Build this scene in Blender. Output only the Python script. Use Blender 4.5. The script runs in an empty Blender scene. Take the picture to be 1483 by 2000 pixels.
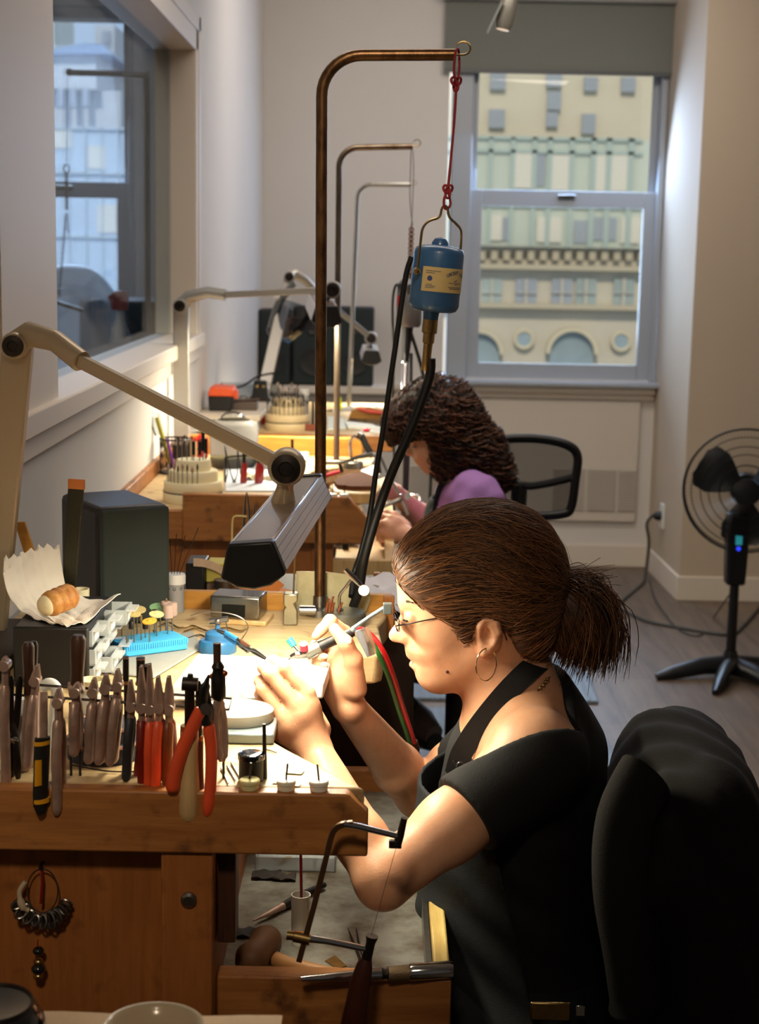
import bpy, bmesh, math, random
import numpy as np
from mathutils import Vector, Matrix
random.seed(7); np.random.seed(7)
SC = bpy.context.scene; COL = SC.collection
V = Vector
# ------------------------------------------------------------------ camera
FPX, IW, IH, CZ = 3100.0, 1483, 2000, 1.6
CAMROT = Matrix.Rotation(math.radians(-0.1), 3, 'Z') @ Matrix.Rotation(math.radians(90-9.4), 3, 'X') @ Matrix.Rotation(math.radians(1.1), 3, 'Z')
cam_d = bpy.data.cameras.new('camera'); cam = bpy.data.objects.new('camera', cam_d); COL.objects.link(cam)
cam.matrix_world = Matrix.Translation((0, 0, CZ)) @ CAMROT.to_4x4()
cam_d.sensor_fit = 'VERTICAL'; cam_d.sensor_height = 24.0; cam_d.lens = FPX*24.0/IH
cam_d.clip_start = 0.05; cam_d.clip_end = 400
cam_d.dof.use_dof = True; cam_d.dof.focus_distance = 2.12; cam_d.dof.aperture_fstop = 5.6
SC.camera = cam
# ------------------------------------------------------------------ view, world, sun, added ceiling fill and track spots
SC.view_settings.view_transform = 'Standard'; SC.view_settings.look = 'None'
SC.view_settings.gamma = 1; SC.view_settings.use_curve_mapping = False
SC.view_settings.exposure = 0.0
SC.cycles.use_denoising = True
SC.cycles.max_bounces = 8; SC.cycles.diffuse_bounces = 3; SC.cycles.glossy_bounces = 4
SC.cycles.transmission_bounces = 8; SC.cycles.transparent_max_bounces = 16
SC.cycles.caustics_reflective = False; SC.cycles.caustics_refractive = False
SC.cycles.sample_clamp_indirect = 4
w = bpy.data.worlds.new('sky'); SC.world = w; w.use_nodes = True
w.node_tree.nodes['Background'].inputs[0].default_value = (0.62, 0.78, 1.0, 1)
w.node_tree.nodes['Background'].inputs[1].default_value = 1.3
def light(name, kind, loc, energy, color, aim=None, **kw):
    d = bpy.data.lights.new(name, kind); d.energy = energy; d.color = color
    for k, v in kw.items(): setattr(d, k, v)
    o = bpy.data.objects.new(name, d); COL.objects.link(o); o.location = loc
    if aim is not None: o.rotation_euler = (V(aim)-V(loc)).to_track_quat('-Z', 'Y').to_euler()
    return o
light('sun', 'SUN', (0, -20, 30), 2.8, (1, 0.91, 0.78), (3, 20, 0), angle=0.02)
light('ceiling_fill', 'AREA', (0.12, 3.7, 2.98), 30, (1, 0.88, 0.76), (-0.05, 3.7, 0), shape='RECTANGLE', size=0.6, size_y=2.6)  # added area fill standing in for the wash of the track spots
light('ceiling_fill', 'AREA', (0.6, 6.2, 2.98), 25, (1, 0.88, 0.78), (0.2, 7.4, 0.5), shape='RECTANGLE', size=1.2, size_y=0.5)  # second added fill, brightening the back of the room; no real fixture
light('track_spot', 'SPOT', (-0.25, -0.5, 2.9), 95, (1, 0.80, 0.58), (-0.33, 1.80, 1.13), spot_size=math.radians(27), spot_blend=0.9, shadow_soft_size=0.15)
light('track_spot', 'SPOT', (0.05, 0.7, 2.95), 130, (1, 0.84, 0.66), (-0.27, 3.75, 0.95), spot_size=math.radians(20), spot_blend=0.9, shadow_soft_size=0.12)
light('window_daylight', 'AREA', (0.9, 8.25, 1.75), 55, (0.45, 0.64, 1.0), (0.75, 5.0, 0.2), shape='RECTANGLE', size=0.85, size_y=1.35)
light('window_daylight', 'AREA', (-1.6, 8.25, 1.75), 30, (0.55, 0.72, 1.0), (-1.8, 5.0, 0.6), shape='RECTANGLE', size=0.6, size_y=1.7)
# ------------------------------------------------------------------ pixel of the photo -> point of the room
def ray(u, v): return CAMROT @ V(((u-IW/2)/FPX, -(v-IH/2)/FPX, -1.0))
def at(u, v, Y): d = ray(u, v); return V((0, 0, CZ)) + d*(Y/d.y)
def atz(u, v, z): d = ray(u, v); return V((0, 0, CZ)) + d*((z-CZ)/d.z)
def atx(u, v, x): d = ray(u, v); return V((0, 0, CZ)) + d*(x/d.x)
# ------------------------------------------------------------------ mesh builder
def frame_of(d):
    d = d.normalized(); u = d.orthogonal().normalized(); return u, d.cross(u)
class B:
    def __init__(s): s.v = []; s.f = []
    def add(s, vs, fs):
        n = len(s.v); s.v += [tuple(p) for p in vs]; s.f += [tuple(i+n for i in f) for f in fs]; return s
    def box(s, c, d, R=None):
        c = V(c); x, y, z = (k/2 for k in d); vs = []
        for q in ((-x,-y,-z),(x,-y,-z),(x,y,-z),(-x,y,-z),(-x,-y,z),(x,-y,z),(x,y,z),(-x,y,z)):
            q = V(q); vs.append(c + (R @ q if R else q))
        return s.add(vs, ((3,2,1,0),(4,5,6,7),(0,1,5,4),(1,2,6,5),(2,3,7,6),(3,0,4,7)))
    def bb(s, x0, x1, y0, y1, z0, z1): return s.box(((x0+x1)/2,(y0+y1)/2,(z0+z1)/2),(abs(x1-x0),abs(y1-y0),abs(z1-z0)))
    def cyl(s, p0, p1, r0, r1=None, n=16): return s.tube([p0, p1], [r0, r0 if r1 is None else r1], n)
    def tube(s, pts, r, n=8, closed=False, flat=1.0):
        pts = [V(p) for p in pts]; m = len(pts)
        rr = list(r) if isinstance(r, (list, tuple)) else [r]*m
        u = None; vs = []
        for i, p in enumerate(pts):
            a = pts[i-1] if (i or closed) else p; b = pts[(i+1) % m] if (i < m-1 or closed) else p
            t = (b-a).normalized() if (b-a).length > 1e-9 else V((0,0,1))
            if u is None: u, _ = frame_of(t)
            else:
                u = u - t*u.dot(t); u = u.normalized() if u.length > 1e-6 else frame_of(t)[0]
            w2 = t.cross(u)
            for k in range(n):
                a2 = 2*math.pi*k/n; vs.append(p + (u*math.cos(a2) + w2*math.sin(a2)*flat)*rr[i])
        fs = []
        for i in range(m if closed else m-1):
            j = (i+1) % m
            for k in range(n): fs.append((i*n+k, i*n+(k+1)%n, j*n+(k+1)%n, j*n+k))
        if not closed: fs += [tuple(range(n-1,-1,-1)), tuple((m-1)*n+k for k in range(n))]
        return s.add(vs, fs)
    def lathe(s, prof, c, ax=(0,0,1), n=24, cap=True):
        c = V(c); ax = V(ax).normalized(); u, w2 = frame_of(ax); vs = []
        for r, h in prof:
            for k in range(n):
                a = 2*math.pi*k/n; vs.append(c + ax*h + (u*math.cos(a)+w2*math.sin(a))*max(r, 1e-5))
        fs = []; m = len(prof)
        for i in range(m-1):
            for k in range(n): fs.append((i*n+k, i*n+(k+1)%n, (i+1)*n+(k+1)%n, (i+1)*n+k))
        if cap: fs += [tuple(range(n-1,-1,-1)), tuple((m-1)*n+k for k in range(n))]
        return s.add(vs, fs)
    def ell(s, c, r, R=None, n=16, m=10):
        c = V(c); vs = []; fs = []
        r = (r, r, r) if isinstance(r, (int, float)) else r
        for i in range(m+1):
            t = math.pi*i/m
            for k in range(n):
                a = 2*math.pi*k/n; q = V((r[0]*math.sin(t)*math.cos(a), r[1]*math.sin(t)*math.sin(a), -r[2]*math.cos(t)))
                vs.append(c + (R @ q if R else q))
        for i in range(m):
            for k in range(n): fs.append((i*n+k, i*n+(k+1)%n, (i+1)*n+(k+1)%n, (i+1)*n+k))
        return s.add(vs, fs)
    def prism(s, poly, o, ux, uy, w2):          # 2-D outline in (ux,uy) extruded by vector w2
        o, ux, uy, w2 = V(o), V(ux), V(uy), V(w2); n = len(poly)
        a = [o+ux*p[0]+uy*p[1] for p in poly]; b = [p+w2 for p in a]
        return s.add(a+b, [tuple(range(n-1,-1,-1)), tuple(range(n, 2*n))] + [(i,(i+1)%n,n+(i+1)%n,n+i) for i in range(n)])
    def sheet(s, grid, t=0.0):                  # grid of points with thickness t
        R, Cn = len(grid), len(grid[0]); g = [[V(p) for p in row] for row in grid]; top = []; bot = []
        for i in range(R):
            for j in range(Cn):
                du = g[min(i+1,R-1)][j]-g[max(i-1,0)][j]; dv = g[i][min(j+1,Cn-1)]-g[i][max(j-1,0)]
                nn = du.cross(dv); nn = nn.normalized() if nn.length > 1e-12 else V((0,0,1))
                top.append(g[i][j]+nn*t/2); bot.append(g[i][j]-nn*t/2)
        N = R*Cn; fs = []
        for i in range(R-1):
            for j in range(Cn-1):
                a = i*Cn+j; q = (a, a+1, a+Cn+1, a+Cn); fs.append(q); 
                if t: fs.append(tuple(k+N for k in reversed(q)))
        if not t: return s.add(top, fs)
        rim = [j for j in range(Cn)]+[i*Cn+Cn-1 for i in range(1,R)]+[(R-1)*Cn+j for j in range(Cn-2,-1,-1)]+[i*Cn for i in range(R-2,0,-1)]
        for k in range(len(rim)):
            a, b = rim[k], rim[(k+1)%len(rim)]; fs.append((b, a, a+N, b+N))
        return s.add(top+bot, fs)
    def build(s, name, m, parent=None, bevel=0, angle=38, sub=0, smooth=True):
        me = bpy.data.meshes.new(name); me.from_pydata(s.v, [], s.f)
        bm = bmesh.new(); bm.from_mesh(me); bmesh.ops.recalc_face_normals(bm, faces=bm.faces); bm.to_mesh(me); bm.free()
        return link(name, me, m, parent, bevel, angle, sub, smooth)
def wl(o):
    t = V((0,0,0))
    while o: t += o.location; o = o.parent
    return t
def link(name, me, m, parent=None, bevel=0, angle=38, sub=0, smooth=True):
    if smooth and me.polygons:
        me.polygons.foreach_set('use_smooth', [True]*len(me.polygons)); me.set_sharp_from_angle(angle=math.radians(angle))
    me.materials.append(m)
    o = bpy.data.objects.new(name, me); COL.objects.link(o)
    if parent: o.parent = parent; o.location = -wl(parent)
    elif len(me.vertices):
        a = np.empty(len(me.vertices)*3); me.vertices.foreach_get('co', a); a = a.reshape(-1, 3)
        c = np.array([(a[:,0].min()+a[:,0].max())/2, (a[:,1].min()+a[:,1].max())/2, a[:,2].min()])
        me.vertices.foreach_set('co', (a-c).ravel()); me.update(); o.location = c
    if bevel:
        md = o.modifiers.new('bevel', 'BEVEL'); md.width = bevel; md.segments = 2; md.limit_method = 'ANGLE'; md.angle_limit = math.radians(40); md.harden_normals = False
    if sub:
        md = o.modifiers.new('sub', 'SUBSURF'); md.levels = sub; md.render_levels = sub
    return o
def tag(o, label=None, cat=None, group=None, kind=None):
    for k, v in (('label', label), ('category', cat), ('group', group), ('kind', kind)):
        if v: o[k] = v
    return o
def thing(name, label, cat, loc, group=None):
    o = bpy.data.objects.new(name, None); COL.objects.link(o); o.location = loc; o.empty_display_size = 0.02
    return tag(o, label, cat, group)
def struct(name, b, m, parent=None, **k):
    o = b.build(name, m, parent, **k)
    if not parent: o['kind'] = 'structure'
    return o
def kids(o): return [c for c in COL.objects if c.parent == o]
def dup(o, loc, rz=0, label=None, group=None, parent=None):
    c = o.copy(); COL.objects.link(c)
    if parent: c.parent = parent
    else:
        c.location = loc; c.rotation_euler = (0, 0, rz)
        if label: c['label'] = label
        if group: c['group'] = group
    for k in list(o.children): dup(k, None, parent=c)
    return c
def smooth_path(pts, n=8):
    pts = [V(p) for p in pts]; out = []
    for i in range(len(pts)-1):
        p0, p1, p2, p3 = pts[max(i-1,0)], pts[i], pts[i+1], pts[min(i+2, len(pts)-1)]
        for k in range(n):
            t = k/n; out.append(0.5*((2*p1)+(p2-p0)*t+(2*p0-5*p1+4*p2-p3)*t*t+(3*p1-p0-3*p2+p3)*t**3))
    return out+[pts[-1]]
def arcpts(c, r, a0, a1, n, ux=V((1,0,0)), uy=V((0,0,1))):
    return [V(c)+ux*(r*math.cos(a0+(a1-a0)*i/n))+uy*(r*math.sin(a0+(a1-a0)*i/n)) for i in range(n+1)]
# ------------------------------------------------------------------ materials
MATS = {}
def srgb(r, g, b):
    f = lambda c: (c/255/12.92) if c/255 <= 0.04045 else ((c/255+0.055)/1.055)**2.4
    return (f(r), f(g), f(b), 1)
def mat(name, rgb, rough=0.5, metal=0.0, vary=0.0, scale=20, bump=0.0, bscale=200, trans=0.0, ior=1.45, alpha=1.0, rgb2=None, stretch=None, coat=0.0, spec=0.5, sss=0.0, emit=0.0, thr=(0.3, 0.7)):
    if name in MATS: return MATS[name]
    m = bpy.data.materials.new(name); m.use_nodes = True; nt = m.node_tree; p = nt.nodes['Principled BSDF']
    c = srgb(*rgb); p.inputs['Base Color'].default_value = c; p.inputs['Roughness'].default_value = rough; p.inputs['Metallic'].default_value = metal
    p.inputs['Transmission Weight'].default_value = trans; p.inputs['IOR'].default_value = ior; p.inputs['Alpha'].default_value = alpha
    p.inputs['Coat Weight'].default_value = coat; p.inputs['Specular IOR Level'].default_value = spec
    if sss:
        p.inputs['Subsurface Weight'].default_value = sss; p.inputs['Subsurface Radius'].default_value = (1.0, 0.35, 0.2); p.inputs['Subsurface Scale'].default_value = 0.004
    if emit: p.inputs['Emission Color'].default_value = c; p.inputs['Emission Strength'].default_value = emit
    if vary or rgb2 or bump:
        tc = nt.nodes.new('ShaderNodeTexCoord'); mp = nt.nodes.new('ShaderNodeMapping'); nt.links.new(tc.outputs['Object'], mp.inputs[0])
        if stretch: mp.inputs['Scale'].default_value = stretch
    if vary or rgb2:
        n = nt.nodes.new('ShaderNodeTexNoise'); n.inputs['Scale'].default_value = scale; n.inputs['Detail'].default_value = 6; n.inputs['Roughness'].default_value = 0.65
        nt.links.new(mp.outputs[0], n.inputs['Vector'])
        r = nt.nodes.new('ShaderNodeValToRGB'); e = r.color_ramp.elements; e[0].position, e[1].position = thr
        c2 = srgb(*rgb2) if rgb2 else tuple(k*(1-vary) for k in c[:3])+(1,)
        e[0].color = c2; e[1].color = c
        nt.links.new(n.outputs[0], r.inputs[0]); nt.links.new(r.outputs[0], p.inputs['Base Color'])
    if bump:
        n2 = nt.nodes.new('ShaderNodeTexNoise'); n2.inputs['Scale'].default_value = bscale; n2.inputs['Detail'].default_value = 4; nt.links.new(mp.outputs[0], n2.inputs['Vector'])
        bp = nt.nodes.new('ShaderNodeBump'); bp.inputs['Strength'].default_value = bump; bp.inputs['Distance'].default_value = 0.002
        nt.links.new(n2.outputs[0], bp.inputs['Height']); nt.links.new(bp.outputs[0], p.inputs['Normal'])
    MATS[name] = m; return m
def glass(name, tint=(235, 245, 245), rough=0.0, base=0.04, boost=1.0):   # thin pane: transparent with fresnel reflection
    if name in MATS: return MATS[name]
    m = bpy.data.materials.new(name); m.use_nodes = True; nt = m.node_tree; nt.nodes.remove(nt.nodes['Principled BSDF'])
    out = nt.nodes['Material Output']; tr = nt.nodes.new('ShaderNodeBsdfTransparent'); gl = nt.nodes.new('ShaderNodeBsdfGlossy'); mx = nt.nodes.new('ShaderNodeMixShader')
    fr = nt.nodes.new('ShaderNodeFresnel'); fr.inputs[0].default_value = 1.45; ml = nt.nodes.new('ShaderNodeMath'); ml.operation = 'MULTIPLY_ADD'; ml.inputs[1].default_value = boost; ml.inputs[2].default_value = base-0.03; ml.use_clamp = True
    tr.inputs[0].default_value = srgb(*tint); gl.inputs['Roughness'].default_value = rough
    nt.links.new(fr.outputs[0], ml.inputs[0]); nt.links.new(ml.outputs[0], mx.inputs[0]); nt.links.new(tr.outputs[0], mx.inputs[1]); nt.links.new(gl.outputs[0], mx.inputs[2]); nt.links.new(mx.outputs[0], out.inputs[0])
    MATS[name] = m; return m
def wood(name, c1, c2, axis=0, scale=6, rough=0.45, dirt=None, bump=0.15):
    if name in MATS: return MATS[name]
    st = [10, 10, 10]; st[axis] = 0.9
    m = mat(name, c1, rough, rgb2=c2, scale=scale, stretch=tuple(st), thr=(0.35, 0.68), bump=bump, bscale=30)
    if dirt:
        nt = m.node_tree; p = nt.nodes['Principled BSDF']; src = p.inputs['Base Color'].links[0].from_socket
        tc = nt.nodes.new('ShaderNodeTexCoord'); n = nt.nodes.new('ShaderNodeTexNoise'); n.inputs['Scale'].default_value = 26; n.inputs['Detail'].default_value = 5; nt.links.new(tc.outputs['Object'], n.inputs['Vector'])
        r = nt.nodes.new('ShaderNodeValToRGB'); r.color_ramp.elements[0].position = 0.56; r.color_ramp.elements[1].position = 0.74
        mx = nt.nodes.new('ShaderNodeMix'); mx.data_type = 'RGBA'; nt.links.new(n.outputs[0], r.inputs[0]); nt.links.new(r.outputs[0], mx.inputs[0]); nt.links.new(src, mx.inputs[6]); mx.inputs[7].default_value = srgb(*dirt)
        nt.links.new(mx.outputs[2], p.inputs['Base Color'])
    return m
M_WALL = mat('painted_wall', (224, 219, 212), 0.85, vary=0.03, scale=4)
M_TRIM = mat('painted_trim', (226, 214, 198), 0.55)
M_STEEL = mat('steel', (150, 146, 140), 0.32, 1.0, vary=0.35, scale=40)
M_CHROME = mat('chrome', (215, 215, 212), 0.12, 1.0)
M_TOOL = mat('worn_warm_lit_steel', (190, 160, 144), 0.36, 0.4, vary=0.35, scale=60)  # pinkish base colour holds the warm light falling on the worn steel
M_DARKST = mat('dark_steel', (60, 54, 50), 0.45, 0.8, vary=0.4, scale=60)
M_BRASS = mat('brass', (190, 160, 105), 0.3, 1.0, vary=0.3, scale=60)
M_BLACK = mat('black_plastic', (22, 22, 23), 0.42)
M_RUBBER = mat('black_rubber', (14, 14, 14), 0.5)
M_WHITE = mat('white_plastic', (232, 232, 228), 0.4)
M_PAPER = mat('white_paper', (238, 236, 230), 0.8, vary=0.05, scale=30)
M_RED = mat('red_plastic', (190, 30, 26), 0.35)
M_REDWOOD = mat('red_lacquered_wood', (150, 22, 18), 0.25, coat=0.5)
M_ORANGE = mat('orange_red_grip', (236, 88, 48), 0.38, vary=0.12, scale=30)
M_DKRED = mat('dark_red_grip', (128, 28, 16), 0.4, vary=0.3, scale=30)
M_BROWNGRIP = mat('brown_grip', (128, 62, 22), 0.4, vary=0.3, scale=30)
M_WOODA = wood('bench_wood_orange', (176, 118, 62), (146, 90, 44), 0, dirt=(96, 60, 32))
M_WOODZ = wood('bench_wood_panel', (166, 104, 52), (142, 84, 38), 2, dirt=(116, 68, 32))
M_WOODT = wood('bench_top_wood', (206, 182, 138), (182, 152, 108), 0, dirt=(120, 86, 52), rough=0.5)
M_WOODY = wood('yellow_pine', (206, 150, 66), (176, 118, 46), 0)
M_WOODL = wood('pale_wood', (214, 182, 130), (186, 150, 98), 2)
M_WOODD = wood('dark_wood_handle', (84, 52, 32), (52, 30, 20), 2)
M_CLEAR = glass('clear_plastic', (240, 243, 243), 0.08, 0.08)
M_FROST = mat('frosted_plastic', (222, 222, 224), 0.5, trans=0.55, ior=1.3, vary=0.06, scale=20)
M_CREAM = mat('cream_plastic', (232, 222, 186), 0.45)
M_BLUEP = mat('blue_painted_metal', (46, 104, 152), 0.35, coat=0.3, vary=0.2, scale=30)
M_SKIN = None
# ================================================================== the room
XL, YB = -0.60, 8.077           # left wall plane, back wall plane
def floor_mat():
    m = mat('grey_plank_floor', (132, 114, 96), 0.45, rgb2=(96, 82, 70), scale=3, stretch=(9, 1.0, 9), thr=(0.3, 0.72))
    nt = m.node_tree; p = nt.nodes['Principled BSDF']; src = p.inputs['Base Color'].links[0].from_socket
    tc = nt.nodes.new('ShaderNodeTexCoord'); mp = nt.nodes.new('ShaderNodeMapping'); mp.inputs['Rotation'].default_value = (0, 0, math.radians(90)); nt.links.new(tc.outputs['Object'], mp.inputs[0])
    br = nt.nodes.new('ShaderNodeTexBrick'); br.inputs['Color1'].default_value = (1, 1, 1, 1); br.inputs['Color2'].default_value = (0.78, 0.78, 0.8, 1); br.inputs['Mortar'].default_value = (0.45, 0.43, 0.42, 1)
    for k, v in (('Scale', 1.0), ('Mortar Size', 0.002), ('Brick Width', 1.2), ('Row Height', 0.18)): br.inputs[k].default_value = v
    nt.links.new(mp.outputs[0], br.inputs[0]); mx = nt.nodes.new('ShaderNodeMix'); mx.data_type = 'RGBA'; mx.blend_type = 'MULTIPLY'; mx.inputs[0].default_value = 1
    nt.links.new(src, mx.inputs[6]); nt.links.new(br.outputs[0], mx.inputs[7]); nt.links.new(mx.outputs[2], p.inputs['Base Color']); return m
struct('floor', B().bb(-3.6, 3.2, -2.6, YB+0.3, -0.1, 0), floor_mat())
struct('ceiling', B().bb(-3.6, 3.2, -2.6, YB+0.3, 3.05, 3.15), M_WALL)
# left wall with the interior window
wy0, wy1, wz0, wz1 = 2.86, 5.16, 1.31, 2.45
def rect_wall(x0, x1, y0, y1, z0, z1, hy0, hy1, hz0, hz1):
    b = B(); b.bb(x0, x1, y0, hy0, z0, z1); b.bb(x0, x1, hy1, y1, z0, z1); b.bb(x0, x1, hy0, hy1, z0, hz0); b.bb(x0, x1, hy0, hy1, hz1, z1); return b
struct('wall_left', rect_wall(XL-0.12, XL, -2.6, YB, 0, 3.05, wy0, wy1, wz0, 2.27), M_WALL)
win = struct('window_1', B().bb(XL-0.12, XL+0.012, wy0-0.02, wy0+0.05, wz0-0.02, 2.29).bb(XL-0.12, XL+0.012, wy1-0.06, wy1+0.005, wz0-0.02, 2.29).bb(XL-0.12, XL+0.012, wy0, wy1, 2.20, 2.275).bb(XL-0.12, XL+0.03, wy0-0.45, wy1+0.04, wz0-0.03, wz0+0.012), M_TRIM, bevel=0.004)
B().bb(XL-0.03, XL+0.016, wy1-0.015, wy1+0.035, wz0-0.02, 2.31).bb(XL-0.03, XL+0.016, wy0-0.40, wy0-0.01, wz0-0.02, 2.31).bb(XL-0.03, XL+0.016, wy0-0.40, wy1+0.035, 2.262, 2.31).build('casing', M_TRIM, win, bevel=0.004)
B().bb(XL-0.03, XL+0.012, wy0-0.45, wy1+0.05, wz0-0.075, wz0-0.03).build('apron_moulding', M_TRIM, win, bevel=0.004)
B().bb(XL-0.075, XL-0.069, wy0+0.03, wy1-0.04, wz0, 2.22).build('pane', glass('interior_window_glass', (236, 242, 246), 0.0, 0.035, 0.22), win)
# back wall (this room and the neighbouring one) with two window openings
W1 = (0.44, 1.40, 0.965, 2.81); W2 = (-1.95, -1.27, 0.80, 2.75)
b = B()
b.bb(-3.6, W2[0], YB, YB+0.3, 0, 3.05).bb(W2[0], W2[1], YB, YB+0.3, 0, W2[2]).bb(W2[0], W2[1], YB, YB+0.3, W2[3], 3.05)
b.bb(W2[1], W1[0]-0.12, YB, YB+0.3, 0, 3.05).bb(W1[0]-0.12, W1[1]+0.04, YB, YB+0.3, 0, W1[2]).bb(W1[0]-0.12, W1[1]+0.04, YB, YB+0.3, W1[3], 3.05).bb(W1[1]+0.04, 3.2, YB, YB+0.3, 0, 3.05)
struct('wall_back', b, M_WALL)
M_SASH = mat('grey_painted_sash', (168, 174, 180), 0.45)
M_GLASSW = glass('dimmed_window_glass', (226, 224, 216), 0.0, 0.04); M_GLASSB = glass('far_window_pane', (246, 248, 250), 0.0, 0.04)  # first glass tinted darker to dim the outdoor view, second left paler
def sash_window(name, x0, x1, z0, zm, z1, yb, nblock=True):
    w_ = struct(name, B().bb(x0-0.10, x0, yb-0.01, yb+0.16, z0-0.02, z1).bb(x1, x1+0.03, yb-0.01, yb+0.16, z0-0.02, z1).bb(x0-0.1, x1+0.03, yb-0.01, yb+0.16, z1, z1+0.06), M_SASH, bevel=0.004); gm_ = M_GLASSW if x0 > 0 else M_GLASSB
    # upper sash (set back) and lower sash
    B().bb(x0, x0+0.03, yb+0.07, yb+0.11, zm, z1).bb(x1-0.03, x1, yb+0.07, yb+0.11, zm, z1).bb(x0+0.03, x1-0.03, yb+0.071, yb+0.109, zm-0.01, zm+0.03).build('upper_sash', M_SASH, w_, bevel=0.003)
    ls = B().bb(x0-0.005, x0+0.06, yb+0.02, yb+0.065, z0, zm+0.03).bb(x1-0.06, x1+0.005, yb+0.02, yb+0.065, z0, zm+0.03).bb(x0+0.06, x1-0.06, yb+0.021, yb+0.064, zm-0.05, zm+0.03).bb(x0+0.06, x1-0.06, yb+0.021, yb+0.064, z0, z0+0.075).build('lower_sash', M_SASH, w_, bevel=0.003)
    B().bb((x0+x1)/2-0.03, (x0+x1)/2+0.06, yb+0.005, yb+0.022, zm-0.012, zm+0.012).build('latch', M_CHROME, ls, bevel=0.003)
    B().bb(x0+0.02, x1-0.02, yb+0.088, yb+0.093, zm+0.02, z1).build('upper_pane', gm_, w_)
    B().bb(x0+0.05, x1-0.05, yb+0.04, yb+0.045, z0+0.06, zm-0.04).build('lower_pane', gm_, w_)
    return w_
w1 = sash_window('window_2', W1[0], W1[1]-0.03, W1[2], 1.875, W1[3]-0.06, YB)
B().bb(W1[0]-0.12, W1[1]+0.035, YB-0.10, YB+0.02, W1[2]-0.03, W1[2]-0.008).build('sill', M_SASH, w1, bevel=0.004)
w2 = sash_window('window_3', W2[0], W2[1], W2[2]+0.02, 1.875, W2[3]-0.06, YB)
struct('trim_1', B().bb(XL, 1.40, YB-0.055, YB, 0.90, 0.93).bb(XL, 1.40, YB-0.02, YB, 0.865, 0.90), M_TRIM, bevel=0.003)
# right-hand pier: return wall beside the window, then a face towards the room
M_WALLR = mat('wall_right_dimmed', (198, 182, 160), 0.85, vary=0.03, scale=3)  # darker copy of the wall paint; weaker light here put into the colour
px0 = 1.417
struct('wall_right', B().prism([(1.405, YB+0.02), (1.425, 7.294), (3.2, 7.30), (3.2, YB+0.02)], (0,0,0), (1,0,0), (0,1,0), (0,0,3.05)).bb(3.1, 3.2, -2.6, 7.3, 0, 3.05), M_WALLR)
struct('wall_rear', B().bb(-3.6, 3.2, -2.7, -2.6, 0, 3.15), M_WALL)
struct('wall_beyond', B().bb(-3.7, -3.6, -2.6, YB+0.3, 0, 3.15), M_WALL)
struct('baseboard_back', B().bb(XL, 1.412, YB-0.016, YB, 0, 0.115), M_TRIM, bevel=0.004)
struct('baseboard_right', B().prism([(1.392, YB), (1.412, 7.282), (3.1, 7.288), (3.1, 7.30), (1.425, 7.295), (1.405, YB)], (0,0,0), (1,0,0), (0,1,0), (0,0,0.115)), M_TRIM, bevel=0.003)
# radiator cover panel under the window
rc = thing('radiator_cover', 'beige radiator cover panel with three louvred grilles under the window', 'radiator cover', (0.75, YB-0.03, 0.25))
B().bb(0.10, 1.33, YB-0.028, YB-0.001, 0.24, 0.86).build('panel', mat('beige_panel', (214, 204, 190), 0.6), rc, bevel=0.003)
for x0, x1 in ((0.17, 0.42), (0.90, 1.06), (1.075, 1.22), (1.235, 1.32)):
    g = B()
    for k in range(15): g.box(((x0+x1)/2, YB-0.034, 0.305+k*0.0145), (x1-x0, 0.012, 0.004), Matrix.Rotation(0.5, 3, 'X'))
    g.bb(x0, x1, YB-0.031, YB-0.029, 0.295, 0.52)
    g.build('grille', mat('grille_metal', (204, 196, 184), 0.5), rc)
# roller blind
bl = thing('roller_blind', 'grey roller blind pulled partly down over the top of the window', 'blind', (0.9, YB-0.04, 2.45))
M_BLIND = mat('grey_blind_fabric', (122, 124, 116), 0.9, vary=0.06, scale=60)
B().bb(0.29, 1.405, YB-0.045, YB-0.042, 2.475, 2.99).build('fabric', M_BLIND, bl)
B().bb(0.29, 1.405, YB-0.052, YB-0.036, 2.462, 2.482).build('bottom_bar', mat('grey_bar', (92, 94, 92), 0.5), bl)
B().bb(0.28, 1.41, YB-0.11, YB-0.012, 2.80, 2.99).build('valance', mat('valance', (150, 150, 144), 0.6), bl, bevel=0.004)
# neighbouring room's furniture is with the small things; buildings outside
M_CREAMB = mat('cream_masonry', (224, 214, 196), 0.9, vary=0.06, scale=0.6)
M_LIME = mat('pale_limestone', (212, 204, 190), 0.9, vary=0.08, scale=0.8)
M_WINDK = mat('hazed_window_glass', (168, 176, 190), 0.5, vary=0.12, scale=0.3)  # paled so that the outdoor haze sits in the colour
M_CURT = mat('green_curtain_glass', (206, 214, 206), 0.5, vary=0.06, scale=0.25)
M_BRIGHT = mat('white_blinds', (226, 222, 214), 0.8)
def far(u, v, Y): return at(u, v, Y)
D = 42.0
def fbox(b, u0, v0, u1, v1, Y, d=0.4):
    p, q = at(u0, v0, Y), at(u1, v1, Y); return b.bb(p.x, q.x, Y, Y+d, q.z, p.z)
t = thing('building', 'cream stone tower with small dark windows across the street, topmost through the window', 'building', at(1120, 640, D+11))
p, q = at(800, -500, D+11), at(1600, 640, D+11); B().bb(p.x, q.x, D+11, D+16, q.z, p.z).build('wall', M_CREAMB, t)
for u0, v0, u1, v1 in ((958,143,988,175),(1068,145,1098,170),(1070,178,1096,215),(1068,218,1090,248),(1142,150,1168,178),(1215,150,1242,180),(956,213,986,250),(1138,222,1163,262),(1288,160,1296,184),(1070,60,1098,120),(958,60,988,120),(1142,60,1168,120),(1215,60,1242,120)):
    fbox(B(), u0, v0, u1, v1, D+10.8, 0.3).build('window', M_WINDK, t)
t = thing('building', 'low glass curtain wall building in front of the cream tower', 'building', at(1120, 420, D+3))
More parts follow.
